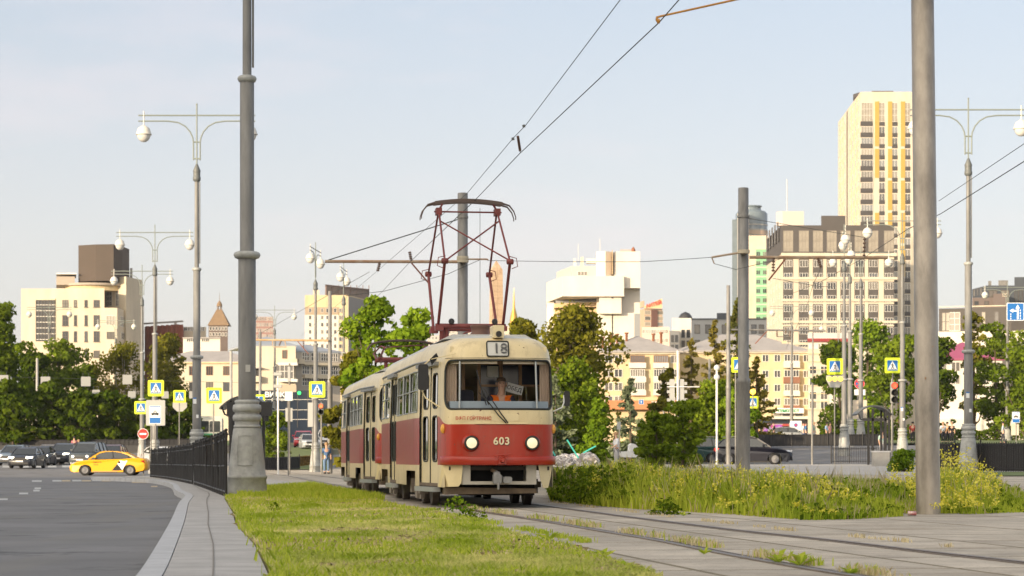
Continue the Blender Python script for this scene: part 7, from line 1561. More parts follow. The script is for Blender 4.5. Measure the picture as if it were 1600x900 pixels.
# raised pantograph
def up_pan(t, a0=4.55):
    root = MB(); yb = a0; r = .022
    for y in (yb-.42, yb+.42): root.tube([(-.62, y, 3.10), (.62, y, 3.10)], .045, 8)
    for x in (-.5, .5): root.tube([(x, yb-.5, 3.08), (x, yb+.5, 3.08)], .03, 6)
    for x in (-.56, .56): root.box(x-.07, x+.07, yb-.55, yb-.35, 3.02, 3.10); root.box(x-.07, x+.07, yb+.35, yb+.55, 3.02, 3.10)
    for x in (-.42, .42):
        for y in (yb-.36, yb+.36): root.tube([(x, y, 2.78), (x, y, 3.08)], .045, 8)
    root.tube([(-.3,yb-.5,2.85),(-.1,yb-.55,2.98),(.2,yb-.5,3.05)], .014, 6)
    base = root.obj('pantograph_base', PT, t)
    mb = MB()
    for x in (-.34, .42): mb.lathe([(.045,-.04),(.055,0),(.045,.04)], 12, (x, yb-.45, 3.18), axis='y')
    mb.obj('insulator', M_black, base)
    kn = [(-1, 4.15, 1.42), (1, 4.15, 1.42)]
    zt = 5.10; w0, w1, w2 = .57, .56, .52
    for sy in (-1, 1):
        for x in (-1, 1):
            mb = MB(); mb.tube([(x*w0, yb+sy*.42, 3.12), (x*w1, yb+sy*1.42, 4.15)], .026, 8); mb.obj('lower_arm', PT, t)
            mb = MB(); mb.tube([(x*w1, yb+sy*1.42, 4.15), (x*w2, yb+sy*.10, zt)], .018, 8); mb.obj('upper_arm', PT, t)
            mb = MB(); mb.lathe([(.03,-.06),(.05,-.05),(.05,.05),(.03,.06)], 10, (x*w1, yb+sy*1.42, 4.15), axis='x'); c = Vector((x*w1, yb+sy*1.42, 4.15)); mb.tube([c+Vector((x*-.01,0,.09)), c+Vector((x*.11,0,.06)), c+Vector((x*.13,0,-.08)), c+Vector((x*.03,0,-.12))], .008, 5); mb.obj('knee_joint', PT, t)
    mb = MB(); mb.tube([(-w1, yb-1.42, 4.15), (w2, yb-.2, 4.96)], .014, 6); mb.obj('brace', PT, t)
    mb = MB(); mb.tube([(w1, yb-1.40, 4.17), (-w2, yb-.2, 4.96)], .014, 6); mb.obj('brace', PT, t)
    mb = MB(); mb.tube([(-.60, yb, zt+.04), (.60, yb, zt+.04)], .016, 6); 
    for x in (-1, 1): mb.box(x*w2-.05, x*w2+.05, yb-.12, yb+.12, zt-.02, zt+.10); mb.tube([(x*w2, yb, zt+.06), (x*.45, yb, zt+.18)], .02, 6)
    mb.obj('pan_head', PT, t)
    def strip(y):
        m_ = MB(); n = 12; q = [(-.60+1.2*i/n, y, zt+.235-.05*(2*i/n-1)**2) for i in range(n+1)]
        m_.tube(q, .022, 6); k = Matrix.Identity(4); vs = []
        for x, yy, z in q: vs += [(x, yy-.03, z-.03), (x, yy+.03, z-.03), (x, yy+.03, z+.025), (x, yy-.03, z+.025)]
        m_.add(vs, [(i*4+j, i*4+(j+1) % 4, (i+1)*4+(j+1) % 4, (i+1)*4+j) for i in range(n) for j in range(4)])
        for x in (-1, 1): m_.tube([(x*.60, y, zt+.185), (x*.72, y, zt+.15), (x*.80, y, zt+.05), (x*.835, y, zt-.05), (x*.835, y, zt-.10)], [.02,.016,.012,.010,.010], 6)
        m_.obj('contact_strip', PTb, t)
    strip(yb-.13); strip(yb+.13)
up_pan(tramA)
tramB = dup(tramA, (0, 0, 0), TH, 'trailing cream and red tram car behind, its pantograph folded flat')
for c in list(tramB.children):
    if c.name.split('.')[0] in ('pantograph_base', 'lower_arm', 'upper_arm', 'knee_joint', 'brace', 'pan_head', 'contact_strip', 'fleet_number', 'fleet_number_shadow', 'lettering'):
        for d_ in list(c.children): D.objects.remove(d_)
        D.objects.remove(c)
yb2 = Y2 = 49.75; tramB.location = (X_(310, Y2)+4.80+.0*Y2, Y2, 0)
def flat_pan(t, yb=4.4):
    mb = MB()
    for y in (yb-.42, yb+.42): mb.tube([(-.62, y, 3.10), (.62, y, 3.10)], .045, 8)
    for x in (-.5, .5): mb.tube([(x, yb-.5, 3.08), (x, yb+.5, 3.08)], .03, 6); mb.tube([(x*.84, yb-.3, 2.78), (x*.84, yb-.3, 3.08)], .045, 8)
    mb.obj('pantograph_base', PT, t)
    for sy in (-1, 1):
        for x in (-1, 1):
            mb = MB(); mb.tube([(x*.57, yb+sy*.42, 3.12), (x*.56, yb+sy*1.62, 3.32)], .026, 8); mb.obj('lower_arm', PT, t)
            mb = MB(); mb.tube([(x*.56, yb+sy*1.62, 3.32), (x*.52, yb+sy*.1, 3.42)], .018, 8); mb.obj('upper_arm', PT, t)
    mb = MB(); mb.tube([(-.56, yb-1.6, 3.32), (.52, yb, 3.46)], .014, 6); mb.obj('brace', PT, t)
    for y in (yb-.13, yb+.13):
        m_ = MB(); q = [(-.60+1.2*i/12, y, 3.56-.05*(i/6-1)**2) for i in range(13)]; m_.tube([(-.83,y,3.33),(-.80,y,3.40),(-.72,y,3.48)]+q+[(.72,y,3.48),(.80,y,3.40),(.83,y,3.33)], .024, 6); m_.obj('contact_strip', PTb, t)
flat_pan(tramB)
mb = MB(); mb.beam((-.55, 13.0, .47), (0, 13.0, .47), .01)
# mirrors on the leading car
t = tramA
mb = MB(); mb.bevbox(-1.27, -1.11, .42, .50, 1.87, 2.28, .04); m1 = mb.obj('mirror', M_black, t); mb = MB(); mb.tube([(-.95,.5,2.40),(-1.05,.5,2.38),(-1.19,.58,2.25),(-1.19,.58,1.85),(-1.15,.5,1.75),(-.93,.45,1.60)], .013, 6); mb.tube([(-1.06,.5,2.36),(-.70,.2,2.44)], .008, 5); mb.obj('mirror_arm', M_cream, m1)
mb = MB(); mb.add([(-1.08,.5,2.36),(-.98,.45,2.46),(-.95,.45,2.40),(-1.05,.5,2.26)], [(0,1,2,3)]); mb.obj('flap', M_black, m1)
mb = MB(); mb.bevbox(1.08, 1.18, .55, .60, 1.62, 1.87, .04); m2 = mb.obj('mirror', M_black, t); mb = MB(); mb.tube([(.90,.5,1.54),(1.04,.5,1.60),(1.08,.55,1.68),(1.08,.56,1.80)], .012, 6); mb.obj('mirror_arm', M_white, m2)
# cabin of the leading car
mb = MB(); mb.prism_z([(-.78,.24),(-.5,.12),(0,.08),(.5,.12),(.78,.24),(.80,.55),(-.80,.55)], 1.50, 1.69); mb.obj('dashboard', mat('blue grey dashboard', (.26,.32,.38), .5), t)
mb = MB(); mb.box(-.84, -.10, 1.62, 1.66, .66, 1.5); mb.box(-.1, .86, 1.62, 1.66, .66, 1.66); mb.obj('partition', M_inter, t)
mb = MB()
for x in (-.42, -.16, .20, .52): mb.box(x-.025, x+.025, 1.58, 1.66, .66, 2.44)
for z in (1.70, 1.98, 2.34): mb.box(-.16, .86, 1.585, 1.655, z-.018, z+.018)
mb.obj('partition_frame', mat('tan wood trim', (.42,.26,.15), .5), t)
mb = MB(); mb.box(.23, .50, 1.60, 1.64, 2.0, 2.32); mb.box(.55, .84, 1.60, 1.64, 2.0, 2.32); mb.box(-.13, .17, 1.60, 1.64, 1.72, 2.32); mb.obj('partition_glass', mat('dim blue pane', (.04,.05,.09), .15), t)
mb = MB(); mb.box(-.03, .15, 1.57, 1.575, 2.12, 2.30); mb.obj('paper', M_swhite, t)
cur = mat('beige curtain', (.50,.40,.32), .8)
for x0, x1, y0, y1 in ((-.83,-.66,.42,.30),(.66,.84,.30,.42)):
    mb = MB(); n = 26; vs = [(x0+(x1-x0)*i/n, y0+(y1-y0)*i/n+.03*math.sin(i*1.55)+.08, z) for z in (1.62, 2.32) for i in range(n+1)]; mb.add(vs, [(i, i+1, n+1+i+1, n+1+i) for i in range(n)], 0, True); mb.obj('curtain', cur, t)
mb = MB(); mb.bevbox(-.52, -.28, 1.3, 1.5, .66, 1.9, .06); mb.obj('seat', mat('dark seat', (.03,.03,.05), .7), t)
mb = MB(); mb.bevbox(-.16, .36, 1.22, 1.36, .9, 1.62, .06); mb.obj('driver_seat', mat('dark seat', (.03,.03,.05), .7), t)
for a in range(5):
    for b_ in (-.62, .5): mb = MB(); mb.bevbox(b_-.2, b_+.22, 3.3+a*1.5, 3.38+a*1.5, .66, 1.62, .05); mb.obj('seat', mat('red brown seat', (.16,.04,.03), .5), t)
# OBED card
c = thing('card', 'white tilted card with Cyrillic letters leaning behind the tram driver', 'card', (0, 0, 0)); Mt = T((TX, TY, 0))@RZ(TH)
loc = Mt@Vector((.37, 1.2, 1.92)); c.location = loc; c.rotation_euler = (0, R(15), TH); mb = MB(); mb.box(-.13, .14, 0, .004, -.075, .075); mb.obj('board', M_swhite, c); q = textmb('ОБЕД', .088, .002, bold=.001); q.obj('lettering', M_black, c, M=T((0, -.002, -.005)))
# ------------------------------------------------------------------ cars
M_carglass = mat('car glass', (.03,.035,.04), .06, spec=.9); M_tyre = mat('tyre', (.016,.016,.017), .85); M_rim = mat('alloy rim', (.22,.22,.23), .4, .3); M_plast = mat('black car plastic', (.015,.015,.016), .55)
M_hl = mat('headlamp glass', (.55,.57,.6), .1, spec=.8); M_hlon = mat('lit car headlamp', (.8,.8,.7), .2, emit=((1,.9,.7), 3.0)); M_tail = mat('tail lamp', (.45,.02,.015), .2); M_tailon = mat('lit tail lamp', (.7,.03,.02), .3, emit=((1,.08,.03), 1.2)); M_plate = mat('number plate', (.7,.7,.7), .5)
def paint(name, c, metal=.0): return mat(name, c, .35, metal, coat=.35)
SPEC = {
 'sedan': dict(L=4.68, W=1.82, top=[(.10,.30),(.0,.48),(.02,.78),(.08,.98),(.25,1.04),(.75,1.07),(1.5,1.0),(2.6,.97),(3.42,.96),(3.9,.90),(4.35,.80),(4.60,.66),(4.68,.50),(4.64,.28),(4.5,.20)], gh=[(.70,1.05),(1.10,1.26),(1.50,1.40),(2.0,1.465),(2.5,1.46),(2.85,1.38),(3.50,.97)], wr=.33, xr=.98, xf=3.72, pil=(1.05,1.95,2.0)),
 'suv': dict(L=4.75, W=1.88, top=[(.12,.36),(.0,.55),(.02,.86),(.10,1.08),(.4,1.16),(1.3,1.12),(2.6,1.09),(3.35,1.08),(3.9,1.02),(4.4,.92),(4.66,.76),(4.75,.55),(4.70,.32),(4.5,.27)], gh=[(.18,1.14),(.45,1.42),(.62,1.58),(1.2,1.68),(2.1,1.685),(2.65,1.60),(3.45,1.09)], wr=.375, xr=.92, xf=3.72, pil=(.9,1.95,2.0)),
 'wagon': dict(L=4.6, W=1.78, top=[(.08,.34),(.0,.52),(.02,.86),(.06,1.02),(.3,1.06),(1.3,1.04),(2.6,1.02),(3.4,1.0),(3.95,.95),(4.35,.86),(4.52,.70),(4.6,.5),(4.55,.30),(4.4,.24)], gh=[(.10,1.04),(.28,1.36),(.42,1.50),(1.2,1.58),(2.1,1.57),(2.6,1.49),(3.38,1.01)], wr=.34, xr=.86, xf=3.66, pil=(.95,1.85,1.9)),
 'van': dict(L=4.5, W=1.82, top=[(.06,.32),(.0,.5),(.0,1.0),(.06,1.14),(1.3,1.14),(2.9,1.12),(3.5,1.08),(4.0,.98),(4.35,.84),(4.48,.6),(4.48,.36),(4.35,.25)], gh=[(.06,1.13),(.14,1.60),(.3,1.78),(1.2,1.83),(2.4,1.80),(2.85,1.68),(3.65,1.08)], wr=.34, xr=.80, xf=3.62, pil=(.95,1.9,1.95)),
}
def build_car(kind, pm, label, lights=False, tails=False, group=None, rails=False):
    sp = SPEC[kind]; L_, W_ = sp['L'], sp['W']; t = thing('car', label, 'car', (0, 0, 0), group=group); wr = sp['wr']
    def arch(x): return [(x+ (wr+.07)*math.cos(R(a)), wr-.02+(wr+.07)*math.sin(R(a))) for a in range(-14, 195, 16)]
    bot = [(L_-.25,.20)]+arch(sp['xf'])+arch(sp['xr'])
    prof = sp['top']+bot
    layers = []
    for y, kx, dz in ((-W_/2,.022,.05),(-W_/2+.035,.006,.015),(-W_/2+.12,.0,.0),(W_/2-.12,.0,.0),(W_/2-.035,.006,.015),(W_/2,.022,.05)):
        layers.append([(L_/2+(x-L_/2)*(1-kx)-L_/2, y, z-(dz if z > .62 else (dz*.5*(z-.3)/.32 if z > .3 else 0))) for x, z in prof])
    # rounded corners in plan: pull the ends in near the sides
    mb = MB(); n = len(prof); vs = []
    for li, l in enumerate(layers):
        for x, y, z in l:
            e = abs(abs(y)-W_/2) < .04; f = (abs(x)/(L_/2)); x2 = x*(1-(.035 if e else 0)*max(0, f-.75)*4); y2 = y*(1-(.10 if f > .93 else .03 if f > .8 else 0)); vs.append((x2, y2, z))
    fs = [list(range(n)), list(range(6*n-1, 5*n-1, -1))]; mb.add(vs, fs, 0, False)
    mb.add(vs, [(k*n+i, (k+1)*n+i, (k+1)*n+(i+1) % n, k*n+(i+1) % n) for k in range(5) for i in range(n)], 0, True); body = mb.obj('body', pm, t)
    # glasshouse
    gh = sp['gh']; zb = gh[0][1]; zt = max(z for x, z in gh); hw = lambda z: (W_/2-.06)-(.20)*max(0, (z-zb)/(zt-zb))**1.1
    mb = MB(); vs = [(x-L_/2, s*hw(z), z) for s in (-1, 1) for x, z in gh]; m_ = len(gh); mb.add(vs, [list(range(m_))[::-1], list(range(m_, 2*m_))]+[(i, i+1, m_+i+1, m_+i) for i in range(m_-1)], 0); mb.obj('windows', M_carglass, t)
    mb = MB(); top = [p for p in gh if p[1] > zb+(zt-zb)*.72]; q = [(x-L_/2, s*(hw(z)+.012), z+.014) for s in (-1, 1) for x, z in top]; m_ = len(top); q2 = [(x, y, z-.05) for x, y, z in q]
    mb.add(q+q2, [(i, i+1, m_+i+1, m_+i) for i in range(m_-1)]+[(i, 2*m_+i, 2*m_+i+1, i+1) for i in range(m_-1)]+[(m_+i, m_+i+1, 3*m_+i+1, 3*m_+i) for i in range(m_-1)]+[(0, m_, 3*m_, 2*m_),(m_-1, 3*m_-1, 4*m_-1, 2*m_-1)], 0, False)
    for s in (-1, 1):
        for a, b in ((0, 1), (1, 2), (len(gh)-2, len(gh)-1), (len(gh)-3, len(gh)-2)):
            (xa, za), (xb, zb_) = gh[a], gh[b]; mb.beam((xa-L_/2, s*(hw(za)+.004), za), (xb-L_/2, s*(hw(zb_)+.004), zb_), .05, .07)
    mb.obj('roof', pm, t)
    for s in (-1, 1):
        for xp in sp['pil'][:1]+sp['pil'][2:]:
            mb = MB(); zq = np.interp(xp, [p[0] for p in gh], [p[1] for p in gh]); mb.beam((xp-L_/2, s*(hw(zb)+.004), zb-.02), (xp+.08-L_/2, s*(hw(zq)+.004), zq-.02), .03, .08); mb.obj('door_pillar', M_plast, t)
    if rails:
        for s in (-1, 1): mb = MB(); mb.tube([(.5-L_/2, s*.62, zt+.0), (.7-L_/2, s*.62, zt+.06), (2.3-L_/2, s*.62, zt+.05), (2.5-L_/2, s*.62, zt-.01)], .016, 6); mb.obj('roof_rail', M_rim, t)
    # wheels
    for x in (sp['xr'], sp['xf']):
        for s in (-1, 1):
            y = s*(W_/2-.115); wc = (x-L_/2, y, wr); w_ = MB(); w_.lathe([(wr*.62,-.11),(wr*.9,-.11),(wr,-.08),(wr,.08),(wr*.9,.11),(wr*.62,.11)], 28, wc, axis='y', cap=False); wo = w_.obj('wheel', M_tyre, t)
            r_ = MB(); r_.lathe([(wr*.66, s*.085),(wr*.66, s*.108),(wr*.58, s*.108),(wr*.56, s*.07)], 24, wc, axis='y'); 
            for k in range(10): a = 2*PI*k/10; r_.beam((wc[0], y+s*.095, wr), (wc[0]+math.cos(a)*wr*.62, y+s*.09, wr+math.sin(a)*wr*.62), .02, wr*.09)
            r_.lathe([(.001, s*.105),(wr*.16, s*.105),(wr*.16, s*.06)], 12, wc, axis='y'); r_.obj('rim', M_rim, wo)
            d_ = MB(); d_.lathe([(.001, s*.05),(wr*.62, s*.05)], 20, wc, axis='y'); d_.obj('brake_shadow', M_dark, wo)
    # front: grille, bumper intake, lamps, plate, mirrors
    xF = L_/2; mb = MB(); mb.bevbox(-.46, .46, -.03, .03, .56, .74, .05); mb.xf(T((xF-.045, 0, 0))@RZ(R(90))); mb.obj('grille', M_plast, t)
    mb = MB(); mb.bevbox(-.62, .62, -.03, .03, .27, .42, .04); mb.xf(T((xF-.04, 0, 0))@RZ(R(90))); mb.obj('air_intake', M_plast, t)
    mb = MB(); mb.box(xF-.005, xF+.012, -.26, .26, .44, .55); mb.obj('number_plate', M_plate, t)
    for s in (-1, 1):
        mb = MB(); y0, y1 = W_/2-.50, W_/2-.06; zz_ = (.68,.80) if kind != 'suv' else (.78,.90)
        mb.add([(xF-.06, s*y0, zz_[0]),(xF-.24, s*(y1+.005), zz_[0]+.03),(xF-.42, s*(y1+.015), zz_[1]+.02),(xF-.20, s*y0, zz_[1]+.01),(xF-.035, s*(y0+.06), zz_[0]+.05)], [(0,1,4),(4,1,2,3),(0,4,3)]); 
        mb.lathe([(.001,.05),(.07,.045),(.085,.0)], 14, (xF-.085, s*(y0+.13), (zz_[0]+zz_[1])/2), axis='x'); mb.obj('headlight', M_hlon if lights else M_hl, t)
        mb = MB(); mb.bevbox(-.10,.10,-.06,.06,0,.13,.04); mb.xf(T((gh[-1][0]-L_/2-.42, s*(W_/2+.06), zb+.02))@RZ(R(90))); mb.obj('mirror', pm, t)
        mb = MB(); zq = (.74,.92) if kind == 'sedan' else (.84,1.04); mb.add([(-xF+.0, s*(W_/2-.48), zq[0]+.02),(-xF+.10, s*(W_/2-.10), zq[0]),(-xF+.36, s*(W_/2+.004), zq[1]-.03),(-xF+.16, s*(W_/2-.08), zq[1]),(-xF+.045, s*(W_/2-.48), zq[1])], [(0,1,3,4),(1,2,3)]); mb.obj('tail_light', M_tailon if tails else M_tail, t)
    mb = MB(); mb.box(-L_/2+wr*2+.66, L_/2-wr*2-.62, -W_/2+.02, W_/2-.02, .17, .26); mb.obj('sill', M_plast, t)
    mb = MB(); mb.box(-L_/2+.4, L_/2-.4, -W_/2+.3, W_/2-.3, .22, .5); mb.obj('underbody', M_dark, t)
    for s in (-1, 1):
        for xp in (1.35, 2.45): mb = MB(); mb.bevbox(xp-L_/2-.1, xp-L_/2+.1, s*(W_/2-.012)-.018, s*(W_/2-.012)+.018, zb-.17, zb-.135, .012); mb.obj('door_handle', pm, t)
    return t
def put(t, px, Y, rz, z=None): 
    p = G(px, Y, ROAD+.012); 
    if z is not None: p.z = z
    t.location = p; t.rotation_euler = (0, 0, rz); return t
# taxi
Y_yel = paint('taxi yellow', (.80,.40,.01), 0)
taxi = build_car('sedan', Y_yel, 'yellow taxi sedan with black and white door panels crossing the junction'); put(taxi, 172, 140.5, R(180)); 
W_ = 1.82; s = 1
def side_poly(pts, m, name, e=.003):
    mb = MB(); ys = W_/2+e; mb.add([(x-4.68/2, ys, z) for x, z in pts], [list(range(len(pts)))[::-1]]); return mb.obj(name, m, taxi)
side_poly([(1.42,.30),(2.08,.30),(1.75,.70)], M_black, 'black_panel'); side_poly([(1.76,.70),(1.44,.32),(1.12,.91),(1.6,.91)], M_swhite, 'white_panel')
q = textmb('Яндекс Go', .10, .002, bold=.002); q.obj('lettering', M_plast, taxi, M=T((4.68/2-1.72, W_/2+.004, .80))@RZ(PI)); q = textmb('Такси', .10, .002, bold=.002); q.obj('lettering', M_plast, taxi, M=T((4.68/2-1.62, W_/2+.004, .66))@RZ(PI))
mb = MB(); mb.lathe([(.001, .004),(.07,.004)], 14, (4.68/2-3.05, W_/2, .80), axis='y'); mb.obj('red_badge', M_tail, taxi); mb = MB(); mb.box(-.6,.9,W_/2-.01,W_/2+.006,.235,.262); mb.obj('sill_strip', M_rim, taxi)
# right hand cars
navy = build_car('suv', paint('dark navy paint', (.004,.004,.012)), 'glossy dark navy crossover waiting beyond the weeds', lights=False, tails=True, rails=True); put(navy, 1177, 140, R(-8), .40)
green = build_car('suv', paint('dark teal paint', (.010,.045,.045)), 'dark green estate car with driver at the wheel, behind the bushes', rails=True); put(green, 1074, 146, R(186), .44)
# queue on the left, all facing the viewer
QG = 'cars queueing at the left junction'
kinds = [('sedan','black paint',(.02,.022,.03),43,163,-92,'dark sedan with lit headlamps at the front of the left queue'),('wagon','silver blue paint',(.12,.16,.22),24,178,-95,'blue grey car half hidden behind the dark sedan in front'),
 ('sedan','black paint',(.02,.022,.03),64,178,-88,'second dark sedan right behind the dark front sedan'),('wagon','brown grey paint',(.16,.14,.12),78,188,-90,'brownish car third in the nearest lane'),('suv','blue black paint',(.02,.025,.04),102,184,-95,'dark blue car in the middle lane of the queue'),
 ('van','grey green paint',(.06,.07,.075),138,172,-96,'dark grey van with amber lamp above the taxi bonnet'),('suv','blue black paint',(.02,.025,.04),146,190,-92,'dark roof showing behind the grey van'),('wagon','wine paint',(.08,.03,.035),176,186,-90,'dark wine estate above the taxi roof'),
 ('sedan','white car paint',(.62,.63,.64),248,172,-70,'white car with lit lamps behind the stop sign pole'),('sedan','silver blue paint',(.12,.16,.22),289,178,-75,'blue grey car behind the black railing'),('suv','red car paint',(.45,.02,.03),474,228,-85,'red car beyond the verge left of the tram'),('sedan','silver car paint',(.30,.32,.34),484,214,-80,'silver car below the red car, left of the tram'),
 ('van','white car paint',(.62,.63,.64),511,232,-90,'white van showing between the poles left of the tram'),('wagon','silver car paint',(.30,.32,.34),1236,250,0,'pale grey car on the far raised road behind the black fence')]
protos = {}
for kd, pn, pc, px, Y, rz, lab in kinds:
    k = (kd, pn)
    lit = px < 300
    if k not in protos: protos[k] = build_car(kd, paint(pn, pc), lab, lights=lit, group=QG); put(protos[k], px, Y, R(rz))
    else: 
        c = dup(protos[k], (0, 0, 0), 0, lab); put(c, px, Y, R(rz))
    
# far tram / trolleybus, billboards
Y = 232; p = G(327, Y); t = thing('trolleybus', 'white and green trolleybus seen far off behind the left railing', 'bus', p, R(6)); z0 = 0
mb = MB(); mb.bevbox(-1.25, 1.25, 0, 9, .35, 2.9, .25); mb.obj('body', mat('white bus paint', (.6,.6,.55), .4), t); mb = MB(); mb.box(-1.28, 1.28, -.012, 8.5, .45, 1.15); mb.obj('green_band', mat('bus green', (.05,.25,.12), .4), t)
mb = MB(); mb.bevbox(-1.08, -.05, -.03, 0, 1.3, 2.4, .1); mb.obj('window', M_carglass, t); mb = MB(); mb.bevbox(.05, 1.08, -.03, 0, 1.3, 2.4, .1); mb.obj('window', M_carglass, t)
for x in (-1.05, .95): mb = MB(); mb.lathe([(.1,-.12),(.45,-.12),(.48,0),(.45,.12),(.1,.12)], 16, (x, 1.6, .45), axis='x'); mb.obj('wheel', M_tyre, t)
Y = 300; p = G(1208, Y); t = thing('billboard', 'pink and violet advertising board before the shop canopy', 'billboard', p)
bm_ = D.materials.new('billboard print'); bm_.use_nodes = True; tt = bm_.node_tree; n_ = tt.nodes.new('ShaderNodeTexNoise'); n_.inputs['Scale'].default_value = .8; n_.inputs['Detail'].default_value = 2; tx = tt.nodes.new('ShaderNodeTexCoord'); r_ = tt.nodes.new('ShaderNodeValToRGB'); e = r_.color_ramp.elements; e[0].position = .3; e[0].color = (.35,.03,.12,1); e[1].position = .7; e[1].color = (.7,.55,.6,1); k = e.new(.5); k.color = (.25,.08,.45,1)
tt.links.new(tx.outputs['Object'], n_.inputs['Vector']); tt.links.new(n_.outputs['Fac'], r_.inputs['Fac']); tt.links.new(r_.outputs['Color'], tt.nodes['Principled BSDF'].inputs['Base Color'])
mb = MB(); mb.box(-1.25, 1.2, 0, .15, .95, 1.95+.1); mb.obj('panel', bm_, t); mb = MB(); mb.box(-.1, .1, .02, .12, -.3, .95); mb.obj('post', M_galv, t); mb = MB(); mb.box(-1.3, 1.25, .01, .16, 2.055, 2.12); mb.obj('frame', M_sback, t)
Y = 310; p = G(1190, Y); t = thing('kiosk', 'dark red market kiosk left of the pink billboard', 'kiosk', p); mb = MB(); mb.box(-1.6, 5.6, 0, 2.5, 0, 1.9); mb.obj('wall', mat('dark kiosk', (.06,.04,.035), .7), t); mb = MB(); mb.box(-1.8, 5.8, -.4, 2.6, 1.905, 2.2); mb.obj('roof', mat('kiosk red roof', (.35,.05,.04), .6), t); mb = MB(); mb.box(-1.4, 5.4, -.02, 0, .8, 1.7); mb.obj('window', mat('warm shop window', (.35,.2,.08), .4), t)
# wrapped bundles with turquoise struts
def bundle(px, Y, r, lab, seed):
    p = G(px, Y); t = thing('wrapped_bundle', lab, 'bundle', p, group='pale wrapped bundles right of the tram'); rg = random.Random(seed)
    mb = MB(); mb.lathe([(r,0),(r*1.02,.2*r),(r*.95,.5*r),(r*.75,.8*r),(r*.42,1.0*r),(.01,1.08*r)], 20); mb.obj('core', mat('crumpled grey foil', (.40,.36,.34), .5, col2=(.16,.14,.14), vscale=5, bump=.8, bscale=9), t)
    mb = MB()
    for i in range(70):
        a = rg.random()*2*PI; e = rg.random()*1.4; q = []
        for k in range(5): aa = a+(k-2)*.16*rg.choice((-1, 1)); ee = min(1.5, max(.03, e+(k-2)*rg.uniform(-.14, .14))); q.append((1.05*r*math.cos(ee)*math.cos(aa), 1.05*r*math.cos(ee)*math.sin(aa), 1.1*r*math.sin(ee)))
        mb.tube(q, .030, 4)
    s_ = mb.obj('strips', mat('pale strips', (.78,.74,.72), .5), t); s_['kind'] = 'stuff'; return t
bundle(881, 128, .66, 'left pale wrapped bundle just beside the tram', 1); bundle(918, 130, .70, 'right pale wrapped bundle with turquoise rod on top', 2); bundle(899, 133, .66, 'rear wrapped bundle between the other two', 3)
tq = mat('turquoise paint', (.05,.45,.40), .5)
for a, b, lab in (((886,687),(896,703),'turquoise rod sticking up left above the bundles'),((931,697),(920,703),'short turquoise rod above the right bundle'),((862,703),(865,708),'turquoise rod end beside the tram side')):
    Y = 127; A, B = P(*a, Y), P(*b, Y); o = MB().tube([(0, 0, 0), B-A+(B-A)*.8], .04, 8).obj('turquoise_rod', tq); o.location = A; tag(o, lab, 'rod')
# crumpled can by the thick pole
x, Y_ = GY(1425, 806); o = MB().lathe([(.02,-.06),(.032,-.055),(.030,0),(.033,.055),(.02,.06)], 12, (0, 0, .03), axis='x').obj('drink_can', mat('red and white can', (.5,.03,.03), .35, .3, col2=(.65,.63,.6), vscale=14)); o.location = (x, Y_, g(x, Y_)+.005); tag(o, 'crushed red and white drink can at the foot of the thick pole', 'can')
# ------------------------------------------------------------------ people
M_skin = mat('skin', (.62,.38,.27), .55, var=.08); M_hair = mat('dark hair', (.03,.02,.015), .7); M_hairl = mat('light brown hair', (.30,.19,.10), .7)
def skin(chain, name, m, parent, sub=1):
    """chain: dict of joints {name:(x,y,z,r)}, edges: list -> smooth continuous mesh from a skin modifier"""
    J, E = chain; names = list(J); me = D.meshes.new(name); me.from_pydata([J[n_][:3] for n_ in names], [(names.index(a), names.index(b)) for a, b in E], [])
    o = D.objects.new(name, me); S.collection.objects.link(o); md = o.modifiers.new('s', 'SKIN'); 
    for i, n_ in enumerate(names): sv = me.skin_vertices[0].data[i]; r = J[n_][3]; sv.radius = (r, r) if not isinstance(r, tuple) else r; sv.use_root = (i == 0)
    md.use_smooth_shade = True; s2 = o.modifiers.new('u', 'SUBSURF'); s2.levels = sub; s2.render_levels = sub
    dg = bpy.context.evaluated_depsgraph_get(); nm = D.meshes.new_from_object(o.evaluated_get(dg)); o.modifiers.clear(); o.data = nm; nm.materials.clear(); nm.materials.append(m)
    for p in nm.polygons: p.use_smooth = True
    o.parent = parent; return o
